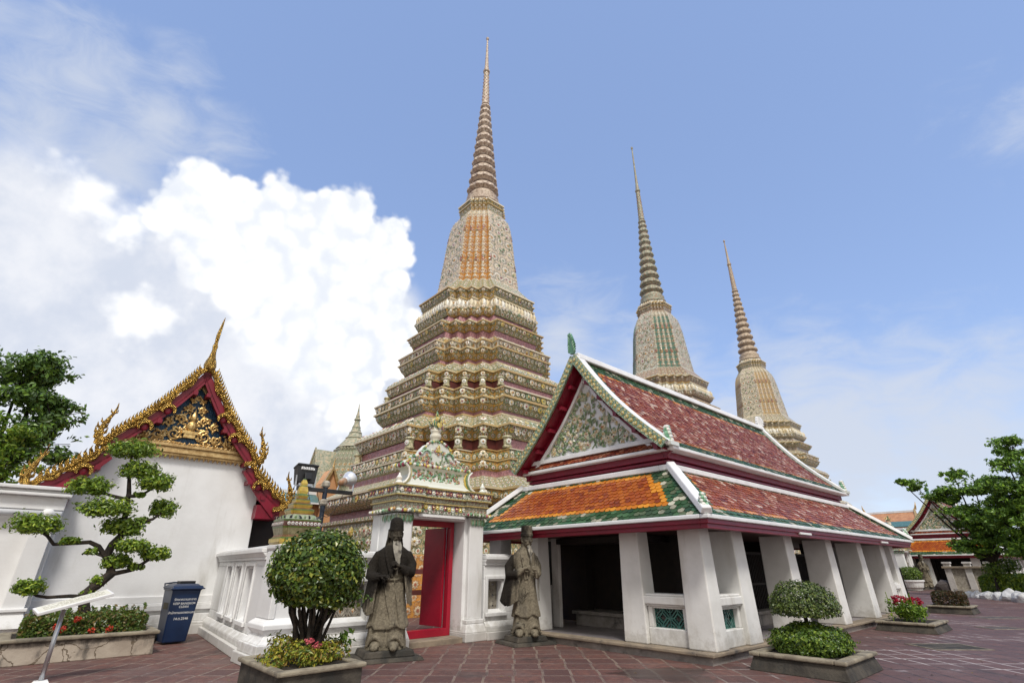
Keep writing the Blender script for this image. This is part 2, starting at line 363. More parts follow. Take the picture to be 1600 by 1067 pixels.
M['t_pale'] = island('pale_glint_red_tile', [(0.30, 0.095, 0.052), (0.21, 0.055, 0.033), (0.46, 0.27, 0.20), (0.26, 0.075, 0.042), (0.34, 0.13, 0.08), (0.19, 0.052, 0.032), (0.56, 0.42, 0.34), (0.24, 0.07, 0.04)], 0.42, coat=0.0, spec=0.28, ncol=(0.25, 0.085, 0.05), nscale=1.2, bmp=0.15)  # pale entries: white chips, plus sky glints painted into the tile colour
M['gold'] = mk('gilded_mirror', (0.72, 0.47, 0.12), (0.24, 0.13, 0.03), 14, 0.22, 0.95, bmp=1.0, bscale=34, bdist=0.06, stain=(0.06, 0.03, 0.012), sscale=9, slo=.5, shi=.7)
M['gold_flat'] = mk('gold_leaf', (0.66, 0.47, 0.22), (0.42, 0.26, 0.10), 9, 0.42, 0.55, bmp=0.35, bscale=30)
M['blue_glass'] = mk('blue_glass_mosaic', (0.006, 0.055, 0.115), (0.003, 0.015, 0.04), 26, 0.15, 0.3, bmp=0.6, bscale=45, lo=0.4, hi=0.6)
M['stone'] = None
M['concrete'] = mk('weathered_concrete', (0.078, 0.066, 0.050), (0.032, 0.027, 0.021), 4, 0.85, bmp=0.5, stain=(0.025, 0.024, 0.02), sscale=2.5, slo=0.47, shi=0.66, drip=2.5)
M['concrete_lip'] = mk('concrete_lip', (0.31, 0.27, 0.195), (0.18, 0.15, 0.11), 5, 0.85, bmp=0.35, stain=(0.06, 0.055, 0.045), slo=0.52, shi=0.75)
M['soil'] = mk('soil', (0.03, 0.022, 0.015), (0.015, 0.011, 0.008), 12, 0.95, bmp=0.6)
M['bark'] = mk('bark', (0.045, 0.032, 0.022), (0.014, 0.011, 0.008), 9, 0.9, bmp=0.7, bscale=18, bdist=0.04)
M['black'] = mk('black_metal', (0.012, 0.012, 0.013), (0.02, 0.02, 0.022), 4, 0.45)
M['navy'] = mk('navy_metal', (0.010, 0.018, 0.035), (0.014, 0.022, 0.04), 4, 0.45)
M['steel'] = mk('brushed_steel', (0.55, 0.57, 0.60), (0.45, 0.47, 0.50), 4, 0.35, 0.9)
M['alu'] = mk('aluminium_reflector', (0.80, 0.80, 0.80), (0.7, 0.7, 0.7), 4, 0.3, 0.6)
M['bin'] = mk('blue_plastic', (0.004, 0.022, 0.075), (0.003, 0.016, 0.055), 3, 0.36, bmp=0.04, bscale=60)
M['white_paint'] = mk('white_paint', (0.82, 0.82, 0.81), (0.76, 0.76, 0.74), 3, 0.4)
M['yellow_paint'] = mk('worn_yellow_paint', (0.10, 0.075, 0.012), (0.03, 0.03, 0.02), 30, 0.6)
M['lattice_green'] = mk('green_glazed_ceramic', (0.05, 0.17, 0.14), (0.03, 0.10, 0.09), 10, 0.25, coat=0.3, bmp=0.15)
M['lattice_cream'] = mk('grey_stone_lattice', (0.42, 0.38, 0.31), (0.24, 0.21, 0.17), 9, 0.6, bmp=0.25)
M['rock'] = mk('white_rock', (0.60, 0.60, 0.60), (0.38, 0.38, 0.39), 5, 0.75, bmp=0.4, bscale=8, bdist=0.05)
M['rock_dark'] = mk('dark_rock', (0.10, 0.085, 0.08), (0.05, 0.04, 0.04), 6, 0.85, bmp=0.6, bscale=8, bdist=0.05)
M['peach'] = mk('peach_plaster', (0.62, 0.33, 0.16), (0.55, 0.28, 0.13), 2, 0.7)
M['teal_roof'] = mk('teal_tile', (0.09, 0.19, 0.19), (0.06, 0.14, 0.14), 8, 0.35, bmp=0.3)
# ---------------------------------------------------------------- ground
def ground_mat():
    m, nt, N, p = base_mat('red_brick_paving')
    tc = N('ShaderNodeTexCoord').outputs['Object']
    sx = N('ShaderNodeSeparateXYZ', i_0=tc)
    nz = N('ShaderNodeTexNoise', i_Vector=tc, i_Scale=2.3, i_Detail=4)
    off = N('ShaderNodeVectorMath', operation='SCALE', i_0=N('ShaderNodeVectorMath', operation='SUBTRACT', i_0=nz.outputs[1], i_1=(0.5, 0.5, 0.5)).outputs[0])
    off.inputs[3].default_value = 0.028
    v = N('ShaderNodeVectorMath', operation='ADD', i_0=tc, i_1=off.outputs[0]).outputs[0]
    v = N('ShaderNodeVectorMath', operation='ADD', i_0=v, i_1=(40.14, 40.13, 0)).outputs[0]
    def brick(mort, c1, c2):
        b = N('ShaderNodeTexBrick', offset=0.06, offset_frequency=2, i_Vector=v, i_Scale=1.0)
        b.inputs['Color1'].default_value = c1 + (1,); b.inputs['Color2'].default_value = c2 + (1,)
        b.inputs['Mortar'].default_value = (1, 1, 1, 1); b.inputs['Mortar Size'].default_value = mort
        b.inputs['Mortar Smooth'].default_value = 0.3; b.inputs['Bias'].default_value = 0.0
        b.inputs['Brick Width'].default_value = 0.41; b.inputs['Row Height'].default_value = 0.48
        return b
    b = brick(0.020, (0.180, 0.078, 0.058), (0.088, 0.042, 0.036))
    n1 = N('ShaderNodeTexNoise', i_Vector=tc, i_Scale=1.1, i_Detail=9, i_Roughness=0.65).outputs[0]
    n2 = N('ShaderNodeTexNoise', i_Vector=tc, i_Scale=9, i_Detail=8, i_Roughness=0.7).outputs[0]
    n4 = N('ShaderNodeTexNoise', i_Vector=tc, i_Scale=0.45, i_Detail=6, i_Roughness=0.6).outputs[0]
    col = mixc(N, smooth(N, n2, 0.35, 0.7), b.outputs[0], (0.085, 0.045, 0.042))
    col = mixc(N, mathn(N, 'MULTIPLY', smooth(N, n1, 0.5, 0.72), 0.75), col, (0.17, 0.115, 0.10))
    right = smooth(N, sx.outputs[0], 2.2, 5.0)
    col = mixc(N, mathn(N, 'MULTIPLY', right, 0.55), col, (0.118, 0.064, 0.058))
    # joints: sandy mortar near the gate, dark gaps and limewash lines on the open court
    pm = mathn(N, 'SUBTRACT', 1.0, smooth(N, N('ShaderNodeVectorMath', operation='LENGTH', i_0=N('ShaderNodeVectorMath', operation='MULTIPLY', i_0=N('ShaderNodeVectorMath', operation='SUBTRACT', i_0=tc, i_1=(7.0, 9.75, 0)).outputs[0], i_1=(1.0, 1.9, 1)).outputs[0]).outputs['Value'], 0.75, 1.25))
    pm2 = mathn(N, 'MULTIPLY', smooth(N, n4, 0.53, 0.60), right)
    lime = mathn(N, 'MAXIMUM', pm, pm2)
    mcol = mixc(N, right, (0.21, 0.152, 0.115), (0.05, 0.035, 0.034))
    mcol = mixc(N, lime, mcol, (0.50, 0.44, 0.42))
    mcol = mixc(N, smooth(N, n1, 0.42, 0.6), mcol, mixc(N, right, (0.13, 0.085, 0.07), (0.045, 0.03, 0.03)))
    mcol = mixc(N, mathn(N, 'MULTIPLY', lime, smooth(N, n2, 0.35, 0.6)), mcol, (0.46, 0.41, 0.39))
    mask = smooth(N, mathn(N, 'ADD', b.outputs['Fac'], mathn(N, 'MULTIPLY', mathn(N, 'SUBTRACT', n2, 0.56), 1.5)), 0.12, 0.85)
    col = mixc(N, mask, col, mcol)
    # whitewash smears
    sm = mathn(N, 'MULTIPLY', smooth(N, n1, 0.64, 0.70), right)
    col = mixc(N, mathn(N, 'MULTIPLY', sm, 0.7), col, (0.36, 0.31, 0.31))
    # dark damp stains
    n5 = N('ShaderNodeTexNoise', i_Vector=tc, i_Scale=0.8, i_Detail=7, i_Roughness=0.62).outputs[0]
    col = mixc(N, mathn(N, 'MULTIPLY', smooth(N, n5, 0.56, 0.70), 0.65), col, (0.035, 0.027, 0.026))
    dist = N('ShaderNodeVectorMath', operation='LENGTH', i_0=N('ShaderNodeVectorMath', operation='MULTIPLY', i_0=N('ShaderNodeVectorMath', operation='SUBTRACT', i_0=tc, i_1=(2.25, 8.45, 0)).outputs[0], i_1=(0.9, 1.2, 1)).outputs[0]).outputs['Value']
    wet = smooth(N, mathn(N, 'ADD', dist, mathn(N, 'MULTIPLY', mathn(N, 'SUBTRACT', n1, 0.5), 2.2)), 0.72, 0.50)
    col = mixc(N, mathn(N, 'MULTIPLY', wet, 0.6), col, (0.02, 0.017, 0.016))
    rough = mixc(N, wet, mixc(N, n2, (0.5, 0.5, 0.5), (0.8, 0.8, 0.8)), (0.42, 0.42, 0.42))
    setin(nt, p, Base_Color=col, Roughness=rough)
    h = mathn(N, 'ADD', mathn(N, 'MULTIPLY', b.outputs['Fac'], -0.6), mathn(N, 'MULTIPLY', n2, 0.6))
    h = mathn(N, 'MULTIPLY', h, mathn(N, 'SUBTRACT', 1.0, wet))
    bump(nt, N, p, h, 0.7, 0.02)
    return m
g = MB(); g.add([(-300, -60, 0), (300, -60, 0), (300, 500, 0), (-300, 500, 0)], [(0, 1, 2, 3)])
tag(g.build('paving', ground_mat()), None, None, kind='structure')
# iron covers and a mended slab let into the paving
def cover(x, y, w, d, mat_, label, rz=0.0):
    t = thing('drain_cover', label, 'drain cover', (x, y, 0), rz)
    b = MB(); b.box(-w / 2, w / 2, -d / 2, d / 2, -0.05, 0.006); b.build('plate', mat_, t)
    f = MB()
    for s in (-1, 1):
        f.box(s * (w / 2 + 0.025) - 0.02, s * (w / 2 + 0.025) + 0.02, -d / 2 - 0.045, d / 2 + 0.045, -0.05, 0.009)
        f.box(-w / 2, w / 2, s * (d / 2 + 0.025) - 0.02, s * (d / 2 + 0.025) + 0.02, -0.05, 0.0075)
    f.build('frame', M['concrete_lip'], t)
cover(8.45, 11.15, 1.0, 0.75, M['concrete'], 'square grey cover with pale edges in front of the flower planter', YAW * 0)
cover(12.4, 14.4, 0.75, 0.5, M['rock_dark'], 'small dark drain cover in the paving, nearer of two on the right')
cover(14.9, 17.2, 1.2, 0.6, M['rock_dark'], 'long dark drain cover in the paving near the far planter')

# ---------------------------------------------------------------- foliage
M['leaf_ball'] = island('clipped_tree_leaves', [(0.062, 0.109, 0.015), (0.098, 0.163, 0.020), (0.039, 0.074, 0.012), (0.152, 0.217, 0.025), (0.071, 0.124, 0.017), (0.050, 0.085, 0.015), (0.250, 0.264, 0.037)], 0.32, trans=0.18, spec=0.5)
M['leaf_bonsai'] = island('bonsai_leaves', [(0.140, 0.233, 0.024), (0.233, 0.344, 0.033), (0.081, 0.152, 0.019), (0.372, 0.465, 0.048), (0.163, 0.263, 0.025), (0.117, 0.183, 0.023)], 0.38, trans=0.25)
M['leaf_ixora'] = island('ixora_leaves', [(0.069, 0.119, 0.017), (0.046, 0.084, 0.013), (0.123, 0.168, 0.022), (0.085, 0.140, 0.017), (0.169, 0.126, 0.034)], 0.4, trans=0.2)
M['leaf_yellow'] = island('yellow_green_leaves', [(0.359, 0.345, 0.035), (0.186, 0.245, 0.022), (0.475, 0.416, 0.057), (0.086, 0.144, 0.018), (0.259, 0.288, 0.035), (0.288, 0.186, 0.035)], 0.45, trans=0.25)
M['leaf_box'] = island('box_hedge_leaves', [(0.070, 0.136, 0.015), (0.132, 0.216, 0.020), (0.044, 0.088, 0.013), (0.194, 0.272, 0.026), (0.097, 0.168, 0.018)], 0.38, trans=0.2)
M['leaf_dome'] = island('dome_leaves', [(0.060, 0.095, 0.018), (0.095, 0.14, 0.024), (0.035, 0.06, 0.014), (0.14, 0.19, 0.035), (0.07, 0.11, 0.02), (0.05, 0.08, 0.018), (0.17, 0.20, 0.06)], 0.4, trans=0.15)
M['leaf_tree'] = island('broad_leaves', [(0.107, 0.220, 0.027), (0.184, 0.336, 0.037), (0.069, 0.146, 0.022), (0.307, 0.498, 0.053), (0.139, 0.264, 0.033), (0.092, 0.175, 0.027)], 0.42, trans=0.22)
M['leaf_dark'] = island('dark_leaves', [(0.074, 0.141, 0.025), (0.117, 0.222, 0.033), (0.049, 0.101, 0.020), (0.184, 0.316, 0.040), (0.093, 0.174, 0.029)], 0.42, trans=0.18)
M['leaf_lime'] = island('lime_leaves', [(0.170, 0.292, 0.026), (0.119, 0.227, 0.020), (0.256, 0.356, 0.038), (0.085, 0.162, 0.018)], 0.42, trans=0.28)
M['leaf_bronze'] = island('bronze_leaves', [(0.077, 0.039, 0.013), (0.044, 0.050, 0.011), (0.110, 0.055, 0.018), (0.033, 0.044, 0.011), (0.055, 0.033, 0.012)], 0.4, trans=0.15)
M['petal_red'] = island('red_petals', [(0.52, 0.045, 0.02), (0.40, 0.03, 0.015), (0.58, 0.08, 0.03)], 0.5, trans=0.2)
M['petal_pink'] = island('pink_petals', [(0.55, 0.10, 0.13), (0.48, 0.07, 0.10), (0.62, 0.17, 0.18)], 0.5, trans=0.2)
M['petal_magenta'] = island('crimson_petals', [(0.42, 0.008, 0.045), (0.52, 0.012, 0.06), (0.33, 0.006, 0.03)], 0.5, trans=0.2)
def leafset(mb, pos, nrm, size, rng, m=0, asp=0.5, fold=0.25):
    """folded two-triangle leaves at pos, lying across nrm"""
    n = len(pos)
    if n == 0: return
    nrm = nrm / (np.linalg.norm(nrm, axis=1, keepdims=True) + 1e-9)
    r = rng.normal(size=(n, 3)); t = r - nrm * np.sum(r * nrm, axis=1, keepdims=True)
    t /= np.linalg.norm(t, axis=1, keepdims=True) + 1e-9
    b = np.cross(nrm, t)
    L = size * (0.6 + 0.8 * rng.random((n, 1))); wd = L * asp
    base = pos - t * L * 0.5; tip = pos + t * L * 0.5
    l = pos + b * wd * 0.5 + nrm * wd * fold; rr = pos - b * wd * 0.5 + nrm * wd * fold
    o = len(mb.v)
    allv = np.stack([base, l, tip, rr], 1).reshape(-1, 3)
    mb.v.extend(map(tuple, allv.tolist()))
    idx = (np.arange(n) * 4 + o)
    for i in idx.tolist():
        mb.f.append([i, i + 1, i + 2]); mb.f.append([i, i + 2, i + 3])
    mb.m.extend([m] * (2 * n)); mb.uv.extend([None] * (2 * n))
def clump(mb, c, rad, n, size, rng, m=0, shell=0.7, tilt=0.9, asp=0.5, lump=0.18, zmin=None):
    c = np.array(c, float); rad = np.array(rad, float) * np.ones(3)
    d = rng.normal(size=(n, 3)); d /= np.linalg.norm(d, axis=1, keepdims=True)
    ph = rng.random(6) * 6.28
    f = 1 + lump * (np.sin(4 * d[:, 0] + ph[0]) * np.sin(5 * d[:, 1] + ph[1]) + 0.6 * np.sin(9 * d[:, 2] + 7 * d[:, 0] + ph[2]) + 0.4 * np.sin(13 * d[:, 1] + ph[3]))
    r = (shell + (1 - shell) * rng.random(n) ** 0.7) * f + rng.normal(size=n) * 0.035
    p = c + d * rad * r[:, None]
    if zmin is not None:
        k = p[:, 2] > zmin; p = p[k]; d = d[k]
    leafset(mb, p, d + tilt * rng.normal(size=p.shape) * 0.6 + np.array([0, 0, 0.35]), size, rng, m, asp)
def boxclump(mb, x0, x1, y0, y1, z0, z1, n, size, rng, m=0, depth=0.12, top=0.03, asp=0.5):
    """leaves through the skin of a clipped box hedge"""
    ax_, ay, az = x1 - x0, y1 - y0, z1 - z0
    ar = np.array([ax_ * ay, ax_ * az, ax_ * az, ay * az, ay * az]); k = rng.choice(5, n, p=ar / ar.sum())
    u = rng.random(n); v = rng.random(n); dd = rng.random(n) ** 1.3 * depth
    p = np.zeros((n, 3)); q = np.zeros((n, 3))
    bumpv = lambda a, b: top * (np.sin(a * 5.1 + 1) + np.sin(b * 6.3) + np.sin(a * 11 + b * 9)) 
    for f in range(5):
        s = k == f
        if f == 0: p[s] = np.c_[x0 + u[s] * ax_, y0 + v[s] * ay, z1 - dd[s]]; q[s] = (0, 0, 1)
        elif f in (1, 2): p[s] = np.c_[x0 + u[s] * ax_, (y0 + dd[s]) if f == 1 else (y1 - dd[s]), z0 + v[s] * az]; q[s] = (0, -1 if f == 1 else 1, 0.3)
        else: p[s] = np.c_[(x0 + dd[s]) if f == 3 else (x1 - dd[s]), y0 + u[s] * ay, z0 + v[s] * az]; q[s] = (-1 if f == 3 else 1, 0, 0.3)
    p[:, 2] += bumpv(p[:, 0], p[:, 1]) * (p[:, 2] - z0) / az
    p += rng.normal(size=p.shape) * 0.015
    # round the edges
    cx, cy, cz = (x0 + x1) / 2, (y0 + y1) / 2, (z0 + z1) / 2
    nd = np.c_[(p[:, 0] - cx) / (ax_ / 2), (p[:, 1] - cy) / (ay / 2), np.maximum(p[:, 2] - cz, 0) / (az / 2)]
    l4 = (np.abs(nd) ** 5).sum(1) ** 0.2
    sc_ = np.where(l4 > 1, 1 / l4, 1)[:, None]
    p = np.c_[cx + (p[:, 0] - cx) * sc_[:, 0], cy + (p[:, 1] - cy) * sc_[:, 0], p[:, 2]]
    p[:, 2] = np.where(p[:, 2] > cz, cz + (p[:, 2] - cz) * sc_[:, 0], p[:, 2])
    leafset(mb, p, q + rng.normal(size=p.shape) * 0.55, size, rng, m, asp)
def inner_mass(mb, c, rad, m=0): mb.ball(c, rad, 14, 9, m)

# ---------------------------------------------------------------- glazed tiles
def tiles(mb, e0, e1, t0, t1, zone, rng, tw=0.13, ex=0.105, curve=None):
    """courses of round-ended tiles from eave e0-e1 up to t0-t1 (may taper)"""
    e0, e1, t0, t1 = map(Vector, (e0, e1, t0, t1))
    ud = (e1 - e0).normalized(); hgt = ((t0 + t1) / 2 - (e0 + e1) / 2)
    sl = hgt - ud * hgt.dot(ud); H = sl.length
    if curve:                                      # arc length along the sag
        H *= 1.02
    rows = int(H / ex); nrm0 = ud.cross(sl.normalized()).normalized()
    if nrm0.z < 0: nrm0 = -nrm0
    sag = (lambda t: Vector((0, 0, 0))) if not curve else (lambda t: nrm0 * (-curve * math.sin(math.pi * min(max(t, 0), 1))))
    o = e0 - ud * 0
    for r in range(rows + 1):
        t = r * ex / H; tn = t + ex * 1.45 / H
        L = e0.lerp(t0, t); Rr = e1.lerp(t1, t)
        base = e0 + sl * t + sag(t); nxt = e0 + sl * min(tn, 1.0) + sag(tn)
        ul = (L - e0).dot(ud); ur = (Rr - e0).dot(ud)
        k0 = int(math.floor(ul / tw)) - 1; k1 = int(math.ceil(ur / tw)) + 1
        sd = (nxt - base); nrm = ud.cross(sd.normalized()).normalized()
        if nrm.z < 0: nrm = -nrm
        for k in range(k0, k1 + 1):
            u = (k + (0.5 if r % 2 else 0.0)) * tw
            if u < ul + tw * 0.25 or u > ur - tw * 0.25: continue
            j = rng.uniform(-0.006, 0.006); lift = 0.022 + rng.uniform(-0.003, 0.004); tl = rng.uniform(-0.004, 0.004)
            h = tw * 0.48; c = base + ud * u + sd.normalized() * j
            a = c - ud * h + nrm * (lift + tl) + sd.normalized() * 0.035
            b_ = c - ud * h * 0.5 + nrm * lift
            c_ = c + ud * h * 0.5 + nrm * lift
            d_ = c + ud * h + nrm * (lift - tl) + sd.normalized() * 0.035
            e_ = c + ud * h + sd + nrm * 0.004; f_ = c - ud * h + sd + nrm * 0.004
            dn = -nrm * 0.018
            vs = [a, b_, c_, d_, e_, f_, a + dn, b_ + dn, c_ + dn, d_ + dn]
            m = zone(t, (u - ul) / max(ur - ul, 1e-3), u - ul, ur - u, H * t, H * (1 - t), rng)
            mb.add([tuple(q) for q in vs], [(0, 1, 2, 3, 4, 5), (6, 7, 1, 0), (7, 8, 2, 1), (8, 9, 3, 2)], m)
def prism4(mb, p, q, w, h, m=0, up=(0, 0, 1)):
    """square bar from p to q, width w, height h, standing on the line"""
    p = Vector(p); q = Vector(q); t = (q - p).normalized(); s = t.cross(Vector(up)).normalized(); u = s.cross(t)
    L = []
    for e in (p, q): L.append([tuple(e - s * w / 2), tuple(e + s * w / 2), tuple(e + s * w * 0.36 + u * h), tuple(e - s * w * 0.36 + u * h)])
    mb.rings(L, m)
# ---------------------------------------------------------------- open-sided pavilion with a tiled two-tier roof
M['cer_green'] = island('green_ceramic', [(0.16, 0.36, 0.20), (0.22, 0.44, 0.27), (0.11, 0.27, 0.15), (0.30, 0.50, 0.34)], 0.3, coat=0.3, bmp=0.2)
M['cer_leaf'] = island('ceramic_leaf', [(0.15, 0.23, 0.10), (0.23, 0.31, 0.17), (0.11, 0.18, 0.08), (0.36, 0.40, 0.26), (0.19, 0.26, 0.13), (0.46, 0.46, 0.33)], 0.35, coat=0.2)
M['cer_cream'] = island('ceramic_petal', [(0.62, 0.55, 0.38), (0.55, 0.45, 0.26), (0.70, 0.66, 0.54), (0.58, 0.44, 0.22), (0.66, 0.58, 0.42)], 0.35, coat=0.2)
M['cer_heart'] = island('ceramic_heart', [(0.46, 0.22, 0.06), (0.32, 0.10, 0.07), (0.52, 0.34, 0.10), (0.30, 0.06, 0.09), (0.12, 0.16, 0.08)], 0.3, coat=0.3)
M['cer_yellow'] = island('yellow_ceramic', [(0.62, 0.46, 0.09), (0.70, 0.58, 0.20), (0.52, 0.38, 0.08)], 0.28, coat=0.3)
M['cer_white'] = island('white_porcelain', [(0.72, 0.72, 0.68), (0.66, 0.68, 0.62), (0.76, 0.73, 0.66)], 0.28, coat=0.3)
M['cer_rose'] = island('rose_ceramic', [(0.22, 0.03, 0.06), (0.34, 0.08, 0.12), (0.42, 0.16, 0.18), (0.16, 0.02, 0.04), (0.46, 0.26, 0.10)], 0.28, coat=0.3)
M['barge_mosaic'] = mosaic('barge_mosaic', (0.20, 0.34, 0.22), (0.42, 0.48, 0.36), (0.62, 0.56, 0.30), [(0.52, 0.36, 0.07), (0.60, 0.48, 0.16), (0.46, 0.26, 0.06)], (0.09, 0.19, 0.10), cell=0.13, chip=40)
def rosette(mb, c, n, r, mp, mc, rng, pet=8, dome=0.35):
    n = Vector(n).normalized(); a = n.cross(Vector((0.13, 0.2, 1)))
    a.normalize(); b = n.cross(a); c = Vector(c); ph = rng.random() * 0.7
    vs = []; fs = []
    for k in range(pet):
        t0 = ph + 2 * math.pi * k / pet; d = math.pi / pet * 0.92
        p0 = c + n * r * 0.16
        for (rr, tt, hh) in ((0.30, t0 - d * .6, .30), (0.95, t0 - d, .12), (1.10, t0, .16), (0.95, t0 + d, .12), (0.30, t0 + d * .6, .30)):
            vs.append(tuple(c + (a * math.cos(tt) + b * math.sin(tt)) * r * rr + n * r * hh))
        o = k * 5; fs.append((o, o + 1, o + 2, o + 3, o + 4))
    mb.add(vs, fs, mp)
    vs = [tuple(c + n * r * 0.55)]
    for k in range(6):
        t = 2 * math.pi * k / 6; vs.append(tuple(c + (a * math.cos(t) + b * math.sin(t)) * r * 0.38 + n * r * 0.28))
    mb.add(vs, [(0, 1 + k, 1 + (k + 1) % 6) for k in range(6)], mc)
def cleaf(mb, c, n, d, L, w, m):
    """thick curved ceramic leaf"""
    n = Vector(n).normalized(); d = Vector(d).normalized(); s = n.cross(d); c = Vector(c)
    pts = [(-.5, 0, 0), (-.2, .5, .1), (.15, .45, .12), (.5, 0, .02), (.15, -.45, .12), (-.2, -.5, .1)]
    vs = [tuple(c + d * L * x + s * w * y + n * L * z) for x, y, z in pts] + [tuple(c + n * L * 0.22)]
    mb.add(vs, [(i, (i + 1) % 6, 6) for i in range(6)], m)
def ribbon(mb, outer, inner, un, th, m=0):
    """front face carries UVs in metres; outer/inner are matching rows"""
    un = Vector(un); u = 0
    for i in range(len(outer) - 1):
        a, b = Vector(outer[i]), Vector(outer[i + 1]); c, d = Vector(inner[i + 1]), Vector(inner[i])
        l = (b - a).length; h1 = (d - a).length
        q = [a, d, c, b]; k = un * th
        mb.add([tuple(x) for x in q], [(0, 1, 2, 3)], m, [[(u, h1), (u, 0), (u + l, 0), (u + l, h1)]])
        mb.add([tuple(x) for x in [a, b, b + k, a + k, d, c, c + k, d + k]], [(0, 3, 2, 1), (4, 5, 6, 7), (3, 7, 6, 2)], m, [[(u, 0.0), (u, th), (u + l, th), (u + l, 0.0)]] * 3)
        u += l
def lattice(mb, o, ux, uz, un, w, h, cells, rows=1, bar=0.022, th=0.04, m=0):
    """pierced ceramic grille: linked diamonds and rings"""
    o = Vector(o); ux = Vector(ux); uz = Vector(uz); un = Vector(un)
    def seg(p, q, wd=bar):
        p2 = Vector((p[0], p[1])); q2 = Vector((q[0], q[1])); d = (q2 - p2); L = d.length
        if L < 1e-4: return
        d /= L; s = Vector((-d.y, d.x)) * wd / 2
        mb.ext([tuple(p2 - s), tuple(q2 - s), tuple(q2 + s), tuple(p2 + s)], o, ux, uz, un, th * (0.9 + 0.2 * ((p[0] * 7 + q[1] * 5) % 1)), m)
    cw, ch = w / cells, h / rows
    for i in range(cells):
        for j in range(rows):
            cx, cy = (i + .5) * cw, (j + .5) * ch; a, b = cw * .5, ch * .5
            for f in (0.98, 0.55):
                P = [(cx + a * f, cy), (cx, cy + b * f), (cx - a * f, cy), (cx, cy - b * f)]
                for k in range(4): seg(P[k], P[(k + 1) % 4])
            for sx in (-1, 1):
                for sy in (-1, 1):
                    pp = [(cx + sx * a * (1 - .42 * math.cos(t)), cy + sy * b * (1 - .42 * math.sin(t))) for t in np.linspace(0, math.pi / 2, 5)]
                    for k in range(4): seg(pp[k], pp[k + 1], bar * .8)
            seg((cx - a * .55, cy), (cx - a, cy)); seg((cx + a * .55, cy), (cx + a, cy)); seg((cx, cy + b * .55), (cx, cy + b)); seg((cx, cy - b * .55), (cx, cy - b))
    for i in range(cells + 1): seg((i * cw, 0), (i * cw, h), bar)
    for j in range(rows + 1): seg((0, j * ch), (w, j * ch), bar)

